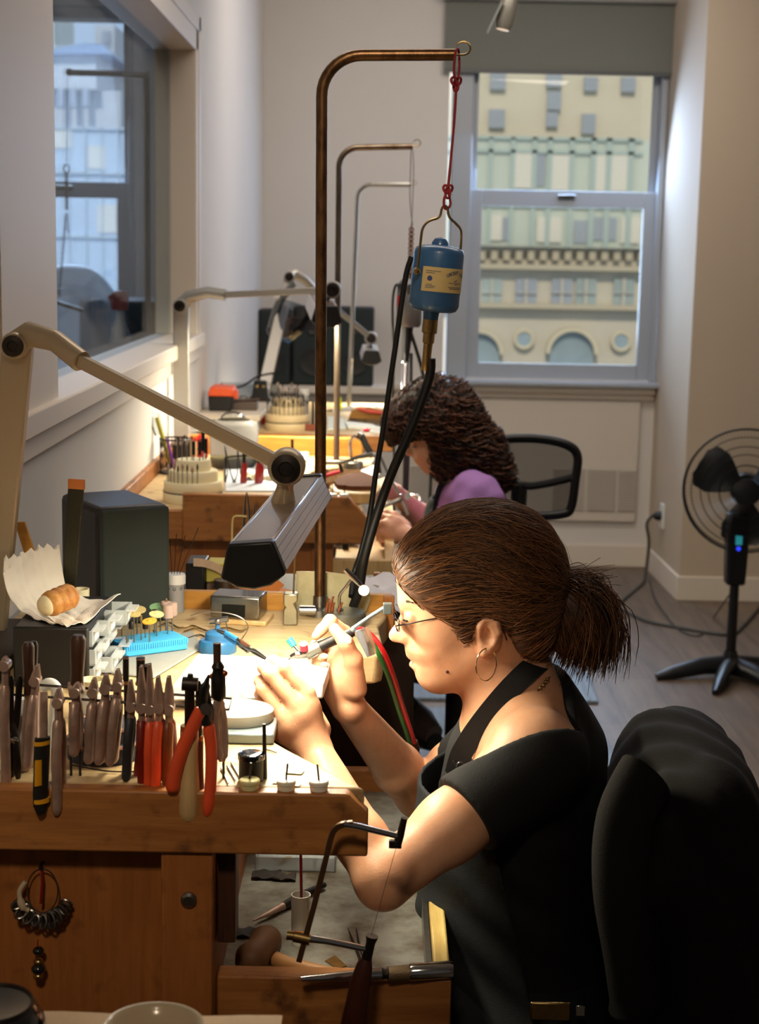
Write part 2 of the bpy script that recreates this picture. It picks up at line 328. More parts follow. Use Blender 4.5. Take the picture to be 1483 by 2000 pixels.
p, q = at(820, 266, D+5), at(1258, 640, D+5); B().bb(p.x, q.x, D+5, D+9, q.z, p.z).build('curtain_wall', M_CURT, t)
g = B()
for u in (957, 1000, 1042, 1072, 1115, 1157, 1187, 1230): fbox(g, u-1, 268, u+1, 490, D+4.9, 0.2)
for v in (270, 296, 402): fbox(g, 830, v-1, 1257, v+1, D+4.9, 0.2)
g.build('mullion', mat('mullion', (178, 194, 192), 0.4), t)
for u0, v0, u1, v1 in ((1042,297,1064,364),(1184,300,1190,372),(980,425,996,470),(1122,430,1150,476),(1158,424,1204,470)): fbox(B(), u0, v0, u1, v1, D+4.95, 0.1).build('dark_glazing', M_WINDK, t)
for u0, v0, u1, v1 in ((1002,298,1040,368),(1072,302,1112,372),(1160,302,1182,374),(1194,302,1226,374),(960,420,980,470),(1050,424,1096,474),(1215,424,1250,476)): fbox(B(), u0, v0, u1, v1, D+4.92, 0.1).build('blind', M_BRIGHT, t)
t = thing('building', 'pale limestone facade with arched and round windows, lowest through the window', 'building', at(1120, 620, D))
p, q = at(820, 478, D), at(1600, 1500, D); B().bb(p.x, q.x, D, D+4, q.z, p.z).build('facade', M_LIME, t)
g = B()
for k in range(22): fbox(g, 944+k*24-80, 490, 956+k*24-80, 508, D-0.3, 0.3)
fbox(g, 800, 474, 1600, 490, D-0.5, 0.5); fbox(g, 800, 598, 1600, 604, D-0.4, 0.4); fbox(g, 800, 522, 1600, 527, D-0.4, 0.4)
g.build('cornice', mat('limestone_cornice', (196, 184, 162), 0.9), t)
for u0, u1 in ((942, 980), (1008, 1048), (1079, 1117), (1126, 1164), (1200, 1238), (1262, 1300), (880, 915)):
    f_ = B(); fbox(f_, u0, 544, u1, 602, D-0.12, 0.2); o_ = f_.build('window', M_WINDK if u0 in (1008, 1079) else mat('pale_far_window', (182, 196, 198), 0.3, vary=0.3, scale=0.4), t)
    f_ = B(); fbox(f_, (u0+u1)/2-1, 544, (u0+u1)/2+1, 602, D-0.2, 0.1); fbox(f_, u0, 572, u1, 574, D-0.2, 0.1); f_.build('muntin', M_LIME, o_)
for uc, r, v0 in ((1116, 43, 690), (935, 40, 690)):
    c0 = at(uc, v0, D-0.1); R_ = (at(uc+r, v0, D)-at(uc, v0, D)).x
    poly = [(R_*math.cos(a), R_*math.sin(a)) for a in np.linspace(0, math.pi, 18)] + [(-R_, -4), (R_, -4)]
    B().prism(poly, c0, (1,0,0), (0,0,1), (0,0.2,0)).build('arched_window', mat('arch_glass', (168, 186, 198), 0.3, vary=0.35, scale=0.5), t)
    R2 = R_*1.18; poly = [(R2*math.cos(a), R2*math.sin(a)) for a in np.linspace(0, math.pi, 18)] + [(R_*math.cos(a), R_*math.sin(a)) for a in np.linspace(math.pi, 0, 18)]
    B().prism(poly, c0-V((0,0.25,0)), (1,0,0), (0,0,1), (0,0.3,0)).build('arch_surround', mat('limestone_trim', (216, 204, 180), 0.9), t)
for uc, vc in ((1024, 663), (1214, 667)):
    c0 = at(uc, vc, D-0.15); B().cyl(c0, c0+V((0,0.2,0)), 0.19, n=24).build('round_window', MATS['arch_glass'], t)
    B().tube(arcpts(c0, 0.23, 0, 2*math.pi, 24)[:-1], 0.05, 8, closed=True).build('round_surround', MATS['limestone_trim'], t)
# what shows through the neighbouring room's window
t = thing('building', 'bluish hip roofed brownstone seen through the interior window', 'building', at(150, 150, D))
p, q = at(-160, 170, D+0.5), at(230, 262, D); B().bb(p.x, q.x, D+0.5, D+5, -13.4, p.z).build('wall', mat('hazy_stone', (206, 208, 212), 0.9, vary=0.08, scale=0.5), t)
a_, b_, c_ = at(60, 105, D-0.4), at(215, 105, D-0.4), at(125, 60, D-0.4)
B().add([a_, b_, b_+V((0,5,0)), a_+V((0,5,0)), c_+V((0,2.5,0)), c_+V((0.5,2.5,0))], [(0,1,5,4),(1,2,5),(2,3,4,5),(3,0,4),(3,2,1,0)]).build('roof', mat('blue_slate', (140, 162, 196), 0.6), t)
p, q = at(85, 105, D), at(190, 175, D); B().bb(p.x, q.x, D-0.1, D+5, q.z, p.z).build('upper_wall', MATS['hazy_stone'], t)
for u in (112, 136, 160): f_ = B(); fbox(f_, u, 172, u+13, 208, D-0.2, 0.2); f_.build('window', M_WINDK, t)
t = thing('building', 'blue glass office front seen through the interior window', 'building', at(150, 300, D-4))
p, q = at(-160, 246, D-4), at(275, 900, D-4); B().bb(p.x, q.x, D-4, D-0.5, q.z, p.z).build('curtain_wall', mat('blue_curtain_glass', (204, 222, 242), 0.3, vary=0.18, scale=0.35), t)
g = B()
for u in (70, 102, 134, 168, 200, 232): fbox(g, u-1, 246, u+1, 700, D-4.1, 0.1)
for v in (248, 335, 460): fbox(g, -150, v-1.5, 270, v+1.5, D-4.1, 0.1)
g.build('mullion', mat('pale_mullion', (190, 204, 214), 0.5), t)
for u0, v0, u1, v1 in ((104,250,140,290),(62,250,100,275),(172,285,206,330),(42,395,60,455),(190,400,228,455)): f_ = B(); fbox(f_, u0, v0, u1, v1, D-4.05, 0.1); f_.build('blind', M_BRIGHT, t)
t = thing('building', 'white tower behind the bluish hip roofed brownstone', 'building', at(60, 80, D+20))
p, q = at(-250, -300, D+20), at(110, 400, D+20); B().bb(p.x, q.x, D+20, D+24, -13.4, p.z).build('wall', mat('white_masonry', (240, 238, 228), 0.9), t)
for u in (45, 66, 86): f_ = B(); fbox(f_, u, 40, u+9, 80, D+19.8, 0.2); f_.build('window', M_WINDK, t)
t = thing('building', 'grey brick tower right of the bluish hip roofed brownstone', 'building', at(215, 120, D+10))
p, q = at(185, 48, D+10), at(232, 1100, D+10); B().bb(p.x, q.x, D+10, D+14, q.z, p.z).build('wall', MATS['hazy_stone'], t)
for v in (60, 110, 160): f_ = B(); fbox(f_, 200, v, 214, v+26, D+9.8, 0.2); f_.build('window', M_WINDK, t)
struct('ground', B().bb(-120, 120, 8.6, 160, -14, -13.5), mat('street', (120, 118, 114), 0.9))
# ================================================================== benches
def R3(ax, deg): return Matrix.Rotation(math.radians(deg), 3, ax)
M_PIPE = mat('aged_pipe', (120, 88, 56), 0.36, 0.85, rgb2=(70, 46, 28), scale=30, stretch=(3, 3, 1), thr=(0.3, 0.6))
M_PIPE2 = mat('worn_conduit', (176, 160, 140), 0.3, 0.9, rgb2=(116, 92, 70), scale=14, stretch=(2, 2, 0.6))
M_PIPE3 = mat('galvanised_pipe', (200, 198, 190), 0.28, 0.9, vary=0.2, scale=14)
M_ZINC = mat('stained_zinc_lining', (158, 158, 150), 0.36, 0.35, rgb2=(88, 74, 58), scale=9, thr=(0.38, 0.60), bump=0.1, bscale=60)
M_EDGE = wood('pale_worn_edge', (214, 190, 120), (170, 136, 66), 1)
# --- near bench
b1 = thing('jewelers_bench', 'nearest orange brown jewellers bench, tools hung along its near edge', 'workbench', (-0.3, 2.15, 0), 'jewellers benches along the wall')
cut = [(-0.006,1.715),(-0.027,1.735),(-0.052,1.778),(-0.077,1.814),(-0.104,1.854),(-0.145,1.92),(-0.166,1.99),(-0.170,2.06),(-0.160,2.13),(-0.135,2.20),(-0.098,2.255),(-0.06,2.288),(-0.02,2.308),(0.002,2.312),(0.012,2.325),(0.014,2.36),(0.010,2.43),(0.006,2.50),(0.016,2.55),(0.024,2.60)]
B().prism([(-0.585,1.715)]+cut+[(-0.585,2.60)], (0,0,0.955), (1,0,0), (0,1,0), (0,0,0.045)).build('bench_top', M_WOODT, b1, bevel=0.004)
B().prism([(-0.585,0.927),(-0.003,0.927),(-0.003,0.978),(-0.026,1.0),(-0.585,1.0)], (0,1.715,0), (1,0,0), (0,0,1), (0,-0.022,0)).build('side_board', M_WOODA, b1, bevel=0.003)
B().bb(-0.585, -0.235, 1.735, 1.75, 0.0, 0.955).build('side_panel', M_WOODZ, b1)
lg = B().bb(-0.236, -0.178, 1.70, 1.762, 0, 0.927).build('leg', M_WOODZ, b1, bevel=0.003)
p = at(369, 1757, 1.70); B().lathe([(0.0,-0.006),(0.006,-0.006),(0.009,-0.003),(0.0095,0.004)], p, (0,1,0), 20).build('bolt_cap', M_STEEL, lg)
B().bb(-0.236, -0.178, 2.53, 2.59, 0, 0.955).build('leg', M_WOODZ, b1, bevel=0.003)
B().bb(-0.585, -0.236, 2.56, 2.575, 0.0, 0.955).build('far_panel', M_WOODZ, b1)
B().bb(-0.176, -0.155, 1.74, 1.78, 0.80, 0.955).build('runner', M_WOODD, b1, bevel=0.002)
B().bb(-0.40, 0.03, 2.602, 2.622, 0.955, 1.028).build('back_rail', M_WOODY, b1, bevel=0.003)
tr = B().bb(-0.18, 0.078, 1.775, 2.5, 0.712, 0.72).build('catch_tray', M_ZINC, b1)
B().bb(-0.178, 0.098, 1.745, 1.775, 0.655, 0.757).build('near_rail', M_WOODA, tr, bevel=0.003)
B().bb(0.078, 0.098, 1.776, 2.5, 0.655, 0.757).build('front_rail', M_EDGE, tr, bevel=0.003)
B().bb(0.070, 0.077, 1.776, 2.5, 0.72, 0.75).build('metal_edge', M_STEEL, tr)
B().bb(-0.18, 0.098, 2.5, 2.52, 0.655, 0.757).build('far_rail', M_WOODA, tr, bevel=0.003)
B().bb(-0.20, -0.18, 1.775, 2.5, 0.70, 0.80).build('back_board', M_WOODZ, tr)
# --- second bench
b2 = thing('jewelers_bench', 'middle jewellers bench, the orange board with cut corner in front of the woman in purple', 'workbench', (-0.3, 4.2, 0), 'jewellers benches along the wall')
ZB2 = at(500,966,3.61).z; ZB3 = at(500,1058,3.61).z
c2 = [(-0.03,3.625),(-0.035,3.72),(-0.06,3.84),(-0.12,3.96),(-0.19,4.16),(-0.18,4.30),(-0.10,4.40),(-0.02,4.44),(-0.01,4.56),(-0.01,4.62)]
B().prism([(-0.585,3.625)]+c2+[(-0.585,4.62)], (0,0,0.955), (1,0,0), (0,1,0), (0,0,0.045)).build('bench_top', M_WOODT, b2, bevel=0.004)
B().prism([(-0.447,ZB3),(-0.022,ZB3),(-0.022,ZB2-0.048),(-0.066,ZB2),(-0.447,ZB2)], (0,3.625,0), (1,0,0), (0,0,1), (0,-0.025,0)).build('side_board', M_WOODA, b2, bevel=0.003)
B().bb(-0.585, -0.447, 3.605, 3.625, 0.93, 0.998).build('side_board', M_WOODA, b2, bevel=0.003)
B().bb(-0.60, -0.585, 3.60, 4.62, 0.9, 1.035).build('wall_rail', M_WOODA, b2, bevel=0.003)
B().bb(-0.585, -0.15, 3.64, 3.655, 0, 0.955).build('side_panel', M_WOODZ, b2)
B().bb(-0.15, -0.10, 3.63, 3.68, 0, 0.955).build('leg', M_WOODZ, b2, bevel=0.003)
B().bb(-0.19, -0.14, 4.55, 4.60, 0, 0.955).build('leg', M_WOODZ, b2, bevel=0.003)
B().bb(-0.585, -0.19, 4.58, 4.595, 0, 0.955).build('far_panel', M_WOODZ, b2)
B().bb(-0.56, -0.045, 4.60, 4.63, 0.955, 1.055).build('back_rail', M_WOODY, b2, bevel=0.003)
za_, zb_ = at(700,1128,3.64).z, at(700,1093,3.64).z; tr = B().bb(-0.10, 0.02, 3.66, 4.52, za_, za_+0.008).build('catch_tray', M_WOODL, b2)
B().bb(-0.13, 0.045, 3.64, 3.66, za_-0.01, zb_).build('near_rail', M_WOODL, tr, bevel=0.003)
B().bb(0.02, 0.045, 3.66, 4.5, za_-0.01, zb_).build('front_rail', M_WOODL, tr, bevel=0.003)
# --- third bench
b3 = thing('jewelers_bench', 'far jewellers bench, its thick orange edge behind the burr stand', 'workbench', (-0.28, 5.6, 0), 'jewellers benches along the wall')
B().prism([(-0.585,5.17),(0.05,5.17),(0.05,5.3),(-0.05,5.42),(-0.12,5.6),(-0.05,5.85),(0.05,5.95),(0.05,6.25),(-0.585,6.25)], (0,0,0.955), (1,0,0), (0,1,0), (0,0,0.045)).build('bench_top', M_WOODT, b3, bevel=0.004)
B().bb(-0.585, 0.048, 5.14, 5.17, 0.948, 1.0).build('side_board', M_WOODA, b3, bevel=0.003)
B().bb(-0.585, -0.20, 5.18, 5.2, 0, 0.95).build('side_panel', M_WOODZ, b3)
B().bb(-0.20, -0.15, 5.175, 5.225, 0, 0.95).build('leg', M_WOODZ, b3); B().bb(-0.20, -0.15, 6.18, 6.23, 0, 0.95).build('leg', M_WOODZ, b3)
# raised shelf by the wall over the far bench
sh = thing('shelf', 'small white shelf raised above the far bench against the wall', 'shelf', (-0.47, 5.5, 1.0))
a0, a1, a2, a3 = at(388, 806, 5.2), at(508, 812, 5.2), at(543, 752, 5.9), at(430, 738, 5.9)
zt = a1.z; B().prism([(-0.598,5.2),(a1.x,5.2),(a2.x,5.9),(-0.598,5.9)], (0,0,zt-0.018), (1,0,0), (0,1,0), (0,0,0.018)).build('board', wood('whitewashed_wood', (226, 216, 200), (196, 180, 158), 0), sh, bevel=0.003)
B().bb(-0.597, -0.56, 5.25, 5.85, 1.0, zt-0.018).build('support', M_WHITE, sh); B().bb(a1.x-0.03, a1.x-0.01, 5.26, 5.3, 1.0, zt-0.018).build('support', M_WHITE, sh)
ZSH = zt
# low cabinet between the first two benches
lc = thing('low_cabinet', 'low dark cabinet standing between the near and the middle bench', 'cabinet', (-0.28, 3.0, 0))
B().bb(-0.585, 0.07, 2.66, 3.03, 0.0, 0.95).build('body', mat('dark_laminate', (46, 36, 30), 0.5), lc, bevel=0.003)
B().bb(-0.59, 0.075, 2.655, 3.04, 0.95, 0.972).build('top', mat('dark_worn_top', (56, 44, 36), 0.5, vary=0.4, scale=8), lc, bevel=0.003)
# ================================================================== hanger poles
def pole(label, m, pts, r, rad, base, hook):
    t = thing('hanger_pole', label, 'pole', base, 'flex shaft hanger poles')
    p0, p1, p2 = (V(q) for q in pts); d = (p2-p1).normalized(); u = (p0-p1).normalized()
    c = p1+(u+d)*rad; arc = [c - d*rad*math.cos(a) - u*rad*math.sin(a) for a in np.linspace(0, math.pi/2, 10)]
    B().tube([p0]+arc+[p2], r, 16).build('pipe', m, t)
    B().tube([p2-d*0.01]+[p2+d*0.012+V((hook*1.1*math.sin(a), 0, hook*(1-math.cos(a)))) for a in np.linspace(0, 4.4, 14)], hook*0.16, 8).build('hook', M_BRASS, t)
    return t
P1 = at(626, 108, 2.57); pl = pole('tall brown pipe pole bent over the near bench, the blue motor hung from it', M_PIPE, [at(625, 1196, 2.57), at(629, 108, 2.57), at(890, 107, 2.57)], 0.0092, 0.062, (at(625,1196,2.57).x, 2.57, 1.0), 0.010)
q = at(625, 1190, 2.57); B().lathe([(0.011,-0.003),(0.024,-0.003),(0.024,0.008),(0.012,0.012),(0.0115,0.03)], (q.x, q.y, 1.003), n=20).build('clamp_collar', M_STEEL, pl)
B().cyl((q.x-0.032,q.y-0.02,1.012), (q.x-0.006,q.y-0.02,1.012), 0.0085, n=12).build('clamp_screw', M_CHROME, pl)
pl = pole('middle pole, worn pipe standing on the second bench with wire loop', M_PIPE2, [at(657, 905, 4.44), at(663, 289, 4.44), at(806, 286, 4.44)], 0.0085, 0.05, (at(657,905,4.44).x, 4.44, 1.0), 0.009)
q = at(657, 903, 4.44); B().bb(q.x-0.055, q.x+0.05, 4.42, 4.46, 1.001, 1.012).build('base_plate', M_STEEL, pl, bevel=0.002)
pole('thinnest pole, silvery pipe standing on the far bench', M_PIPE3, [at(681, 806, 6.1), at(699, 360, 6.1), at(803, 361, 6.1)], 0.0085, 0.05, (at(681,806,6.1).x, 6.1, 1.0), 0.008)
# ================================================================== bench lamps
M_ARM = mat('beige_enamel', (188, 170, 142), 0.38, 0.35)
M_ARM2 = mat('silver_enamel', (190, 186, 178), 0.35, 0.4)
M_TAUPE = mat('taupe_enamel', (138, 116, 98), 0.3, 0.2, coat=0.4)
M_REFL = mat('brushed_aluminium', (240, 240, 248), 0.3, 0.1)
M_TUBE = mat('fluorescent_tube', (255, 238, 190), 0.4, emit=9)
def lamp(label, base, elbow, k, hn, hf, wd, m_arm, m_head, power, roll=0.0, lw=0.022, uw=0.013, hood=None):
    t = thing('bench_lamp', label, 'lamp', base, 'fluorescent bench lamps')
    base, elbow, k, hn, hf = (V(p) for p in (base, elbow, k, hn, hf))
    d = (elbow-base); u = V((0,1,0)); s_ = d.cross(u).normalized()
    pr = [(-lw,-0.012),(lw,-0.012),(lw,0.012),(-lw,0.012)]
    B().prism(pr, base+d*0.02, s_, u, d*0.98).build('lower_arm', m_arm, t, bevel=0.003)
    B().lathe([(lw*1.25,-0.02),(lw*1.25,0.02)], base+V((0,0,0.02)), (0,0,1), 16).build('base_clamp', M_BLACK, t, bevel=0.003)
    e2 = elbow + (k-elbow)*0.02 + V((0,0,lw*1.5)); dd = (k-elbow); L = dd.length; du = dd.normalized()
    path = [elbow, elbow+(e2-elbow)*0.7+du*lw*0.8, elbow+du*lw*3.6+V((0,0,lw*1.35)), elbow+du*lw*6+V((0,0,lw*1.1))*0.7, k]
    br = B().tube([elbow-V((0,0.0,0))]+path[1:4], [lw*1.0, lw*0.85, lw*0.72, uw*1.25], 12).build('elbow_bracket', m_arm, t)
    B().tube([path[3], k], uw, 4).build('upper_arm', m_arm, t, bevel=0.002)
    for c, r, nm in ((elbow-V((0,lw*0.85,0)), lw*0.72, 'elbow_knob'), (k, uw*1.5, 'knuckle')):
        o_ = B().lathe([(r*1.25,0.018),(r*1.25,-0.012),(r*1.1,-0.016)], c, (0,1,0), 24).build(nm, m_arm, t)
        B().lathe([(r*0.98,-0.014),(r*0.98,-0.019),(r*0.5,-0.021),(r*0.45,-0.018),(0.0,-0.018)], c, (0,1,0), 24).build('cap', M_DARKST, o_)
    ax = (hf-hn).normalized(); side = ax.cross(V((0,0,1))).normalized(); up = side.cross(ax)
    rm = Matrix.Rotation(roll, 3, ax); side, up = rm @ side, rm @ up
    hw = wd/2; prof = [(-0.68*hw,0.66*hw),(0.68*hw,0.66*hw),(hw,-0.35*hw),(0.93*hw,-0.48*hw),(-0.93*hw,-0.48*hw),(-hw,-0.35*hw)]
    hd = B().prism(prof, hn, side, up, hf-hn).build('lamp_head', m_head, t, bevel=0.003)
    for sg in (-1, 1):                       # silvery louvred sides
        g = B()
        for k2 in range(4):
            a = V((0,0,0)); f0, f1 = 0.04+0.24*k2, 0.25+0.24*k2
            q0 = side*(sg*(0.68+0.32*f0)*hw)+up*(0.66-1.01*f0)*hw; q1 = side*(sg*(0.68+0.32*f1)*hw)+up*(0.66-1.01*f1)*hw
            nn = (side*sg*1.01+up*0.32).normalized()*0.0025
            g.add([hn+q0, hn+q1, hf+q1, hf+q0, hn+q0+nn, hn+q1+nn, hf+q1+nn, hf+q0+nn], [(0,1,2,3),(7,6,5,4),(0,4,5,1),(1,5,6,2),(2,6,7,3),(3,7,4,0)])
        g.build('side_reflector', M_REFL, hd)
    cp = [(-0.72*hw,0.72*hw),(0.72*hw,0.72*hw),(1.06*hw,-0.38*hw),(0.55*hw,-0.72*hw),(0,-0.82*hw),(-0.55*hw,-0.72*hw),(-1.06*hw,-0.38*hw)]
    B().prism(cp, hn-ax*0.016, side, up, ax*0.022).build('end_cap', M_BLACK, t, bevel=0.003)
    B().prism(cp, hf-ax*0.006, side, up, ax*0.022).build('end_cap', M_BLACK, t, bevel=0.003)
    ks = hn+(hf-hn)*0.55+up*0.66*hw
    B().tube([k, k+(ks-k)*0.5+V((0,0,-0.004)), ks], [uw*0.9, uw*0.85, uw*1.3], 14).build('stem', m_arm, t)
    B().cyl(hn+ax*0.02-up*0.50*hw, hf-ax*0.02-up*0.50*hw, 0.008, n=12).build('tube', M_TUBE, t)
    c = (hn+hf)/2-up*0.86*hw
    d2 = bpy.data.lights.new('lamp_light', 'AREA'); d2.shape = 'RECTANGLE'; d2.size = 0.05; d2.size_y = (hf-hn).length*0.9; d2.energy = power; d2.color = (1.0, 0.90, 0.68)
    lo = bpy.data.objects.new('lamp_light', d2); COL.objects.link(lo)
    lo.matrix_world = Matrix.Translation(c) @ Matrix((side, ax, up)).transposed().to_4x4() if True else None
    return t
lamp('nearest bench lamp, beige arm and taupe hexagonal head over the working hands', at(-22, 1290, 2.35), at(36, 673, 2.35), at(560, 912, 2.07), at(496, 1098, 1.80), at(596, 962, 2.32), 0.072, M_ARM, M_TAUPE, 7.0, roll=-0.10)
lamp('middle bench lamp with straight silver arms, standing by the wall on the second bench', (-0.56, 4.5, 1.0), at(354, 597, 4.5), at(650, 566, 4.4), at(638, 617, 4.2), at(624, 592, 4.7), 0.078, M_ARM2, M_TAUPE, 14)
p = at(511, 772, 5.75)
lamp('farthest bench lamp, slanted silver arm on the small white shelf', (p.x, 5.75, ZSH), at(566, 540, 5.95), at(725, 660, 6.2), at(726, 698, 6.05), at(722, 684, 6.5), 0.074, M_ARM2, M_ARM2, 5.5)
q = at(512, 775, 5.75); B()
t = thing('lamp_base', 'black wedge shaped clamp bracket holding the farthest lamp on the shelf', 'lamp bracket', (p.x, 5.72, ZSH))
B().prism([(-0.055,0),(0.04,0),(0.03,0.02),(0.022,0.075),(-0.022,0.075),(-0.03,0.02)], (p.x, 5.68, ZSH), (1,0,0), (0,0,1), (0,0.03,0)).build('bracket', M_BLACK, t, bevel=0.003)
for sx in (-0.012, 0.012): B().lathe([(0.006,0),(0.005,-0.004),(0,-0.005)], (p.x+sx, 5.68, ZSH+0.055), (0,1,0), 10).build('screw', M_BRASS, t)
# ================================================================== flex shaft motors
def rot_pts(pts, c, ang): return [V(c)+Matrix.Rotation(ang, 3, 'Y') @ (V(p)-V(c)) for p in pts]
M_BLUEM = mat('blue_enamel_motor', (54, 98, 144), 0.38, coat=0.25)
Ym = 2.57; mc = at(853, 545, Ym); sc = Ym/3100*1.0
mo = thing('flex_shaft_motor', 'blue flex shaft motor with cream label, hung from the tall brown pole by red cord', 'motor', at(850, 615, Ym))
tilt = math.radians(4.5); Rt = Matrix.Rotation(tilt, 3, 'Y')
def mp_(x, y, z): return mc + Rt @ V((x, y, z))
rw, rh = 0.0405, 0.052
prof = [(0,-rh),(rw-0.011,-rh),(rw-0.004,-rh+0.003),(rw,-rh+0.011),(rw,rh-0.011),(rw-0.003,rh-0.004),(rw-0.011,rh),(0.014,rh+0.002),(0,rh+0.002)]
B().lathe(prof, mc, Rt @ V((0,0,1)), 48).build('body', M_BLUEM, mo, angle=50)
B().lathe([(0.014,0),(0.013,0.006),(0.009,0.012),(0,0.0145)], mp_(0,0,rh), Rt @ V((0,0,1)), 24).build('top_knob', M_BLUEM, mo)
B().lathe([(0.0135,0),(0.0125,-0.012),(0.0125,-0.014)], mp_(-0.003,0,-rh+0.001), Rt @ V((0,0,1)), 24).build('neck', M_BLUEM, mo)
B().lathe([(0.0125,-0.013),(0.0125,-0.034),(0.0095,-0.036),(0.0095,-0.050),(0.0075,-0.052),(0.0068,-0.094),(0.006,-0.096)], mp_(-0.003,0,-rh), Rt @ V((0,0,1)), 24).build('shaft_sleeve', M_BRASS, mo)
# cream label wrapped round the front of the body, with its printing
M_LABEL = mat('cream_label', (222, 196, 132), 0.55)
M_PRINT = mat('blue_label_print', (62, 74, 128), 0.6)
def cylp(a, z, r): return mp_(r*math.sin(a), -r*math.cos(a), z)
lab = B().sheet([[cylp(a, z, rw+0.0006) for a in np.linspace(-0.62, 1.35, 24)] for z in np.linspace(-0.0195, 0.019, 3)], 0.0004).build('label', M_LABEL, mo)
def curved_text(txt, a0, da, z0, size, arch, name, parent, m):
    for i, ch in enumerate(txt):
        if ch == ' ': continue
        cu = bpy.data.curves.new('txt', 'FONT'); cu.body = ch; cu.size = size; cu.align_x = 'CENTER'; cu.extrude = 0.0
        tmp = bpy.data.objects.new('txt', cu); COL.objects.link(tmp); dg = bpy.context.evaluated_depsgraph_get(); me = bpy.data.meshes.new_from_object(tmp.evaluated_get(dg)); COL.objects.unlink(tmp); bpy.data.objects.remove(tmp)
        n = len(txt); f = (i-(n-1)/2)/max(1, n/2); ca = a0+da*i; cz = z0+arch*(1-f*f); rr = -f*arch*70
        for v in me.vertices:
            x, y = v.co.x*math.cos(rr)-v.co.y*math.sin(rr), v.co.x*math.sin(rr)+v.co.y*math.cos(rr)
            v.co = cylp(ca+x/rw, cz+y, rw+0.0013)
        yield me
def label_text(txt, *a):
    mes = list(curved_text(txt, *a)); g = B()
    for me in mes: g.add([v.co for v in me.vertices], [tuple(p.vertices) for p in me.polygons]); bpy.data.meshes.remove(me)
    return g
label_text('GROBET USA', 0.42, 0.085, 0.004, 0.0075, 0.006, '', None, None).build('printed_name', M_PRINT, lab, smooth=False)
label_text('G', 0.80, 0.1, -0.006, 0.010, 0, '', None, None).build('printed_letter', M_PRINT, lab, smooth=False)
g = B()
for a0, a1, z in ((-0.48,0.10,0.0125),(-0.48,-0.12,0.0095),(-0.46,-0.06,-0.011),(-0.46,-0.10,-0.0135),(0.45,0.66,-0.004),(0.92,1.12,-0.004),(0.45,1.15,-0.0105),(0.5,1.1,-0.013),(-0.42,-0.2,-0.0085)):
    g.sheet([[cylp(a, zz, rw+0.0012) for a in np.linspace(a0, a1, 6)] for zz in (z-0.0004, z+0.0004)], 0)
g.sheet([[cylp(-0.3+0.0042/rw*math.cos(t_)*k_, 0.001+0.0042*math.sin(t_)*k_, rw+0.0012) for t_ in np.linspace(0, 2*math.pi, 13)] for k_ in (0.1, 1.0)], 0)
g.build('fine_print', M_PRINT, lab)['kind'] = 'stuff'
# bail
bl_ = [at(815, 528, Ym-0.034), at(822, 470, Ym-0.03), at(826, 446, Ym-0.02), at(838, 432, Ym-0.01), at(858, 424, Ym), at(863, 408, Ym), at(868, 402, Ym), at(874, 406, Ym), at(878, 424, Ym), at(892, 438, Ym+0.01), at(901, 452, Ym+0.02), at(900, 485, Ym+0.02), at(895, 520, Ym+0.036)]
B().tube(smooth_path(bl_, 5), 0.0021, 8).build('bail', M_BRASS, mo)
B().lathe([(0.0055,0.002),(0.0055,-0.003),(0.003,-0.006),(0,-0.0065)], at(815, 529, Ym-0.036), (0.5,0.85,0), 14).build('bail_screw', M_BRASS, mo)
# red cord
M_CORD = mat('red_braided_cord', (150, 40, 44), 0.7, bump=0.4, bscale=400)
rc_ = thing('knotted_rope', 'knotted red cord from the pole arm down to the blue motor', 'cord', at(874, 405, Ym))
top, bot = at(893, 118, Ym), at(875, 372, Ym)
B().tube(smooth_path([at(892, 160, Ym), at(888, 230, Ym), at(880, 320, Ym), bot], 6), 0.0021, 8).build('strand', M_CORD, rc_)
B().tube(smooth_path([at(893,165,Ym-0.003), at(887,140,Ym-0.008), at(890,104,Ym-0.0115), at(894,95,Ym), at(897,106,Ym+0.0115), at(897,140,Ym+0.004), at(892,165,Ym)], 6), 0.0020, 8).build('upper_loop', M_CORD, rc_)
def knot(c, r, name):
    c = V(c); pts = [c+V((r*(math.sin(t_)+2*math.sin(2*t_))/3, r*0.6*math.sin(3*t_)/1.6, r*1.5*(math.cos(t_)-2*math.cos(2*t_))/3)) for t_ in np.linspace(0, 2*math.pi, 40)[:-1]]
    B().tube(pts, 0.0021, 8, closed=True).build(name, M_CORD, rc_)
knot(at(891, 162, Ym), 0.0085, 'upper_knot'); knot(at(875, 372, Ym), 0.008, 'lower_knot')
B().tube(smooth_path([bot, at(868, 388, Ym-0.003), at(868, 404, Ym-0.003), at(873, 408, Ym), at(880, 398, Ym+0.003), bot], 6), 0.0021, 8).build('lower_loop', M_CORD, rc_)
# drive shaft sheath and power lead of the blue motor
t = B().tube(smooth_path([at(842, 700, Ym), at(838, 740, Ym), at(806, 830, Ym-0.02), at(765, 925, Ym-0.04), at(735, 1010, Ym-0.05), at(712, 1090, Ym-0.05), at(702, 1150, Ym-0.03), at(690, 1185, Ym-0.02)], 8), 0.0078, 12).build('flex_shaft_hose', M_RUBBER); tag(t, 'thick black hose curving down from the blue motor, right of two crossing hoses', 'hose')
t = B().tube(smooth_path([at(805, 500, Ym+0.04), at(792, 545, Ym+0.05), at(772, 680, Ym+0.06), at(750, 830, Ym+0.05), at(735, 920, Ym+0.04), at(722, 1010, Ym+0.02), at(705, 1080, Ym+0.01), at(692, 1120, Ym+0.01), at(686, 1165, Ym-0.03)], 8), 0.0048, 10).build('power_cable', M_RUBBER); tag(t, 'thinner straight black cable running down left of the blue motor hose', 'cable')
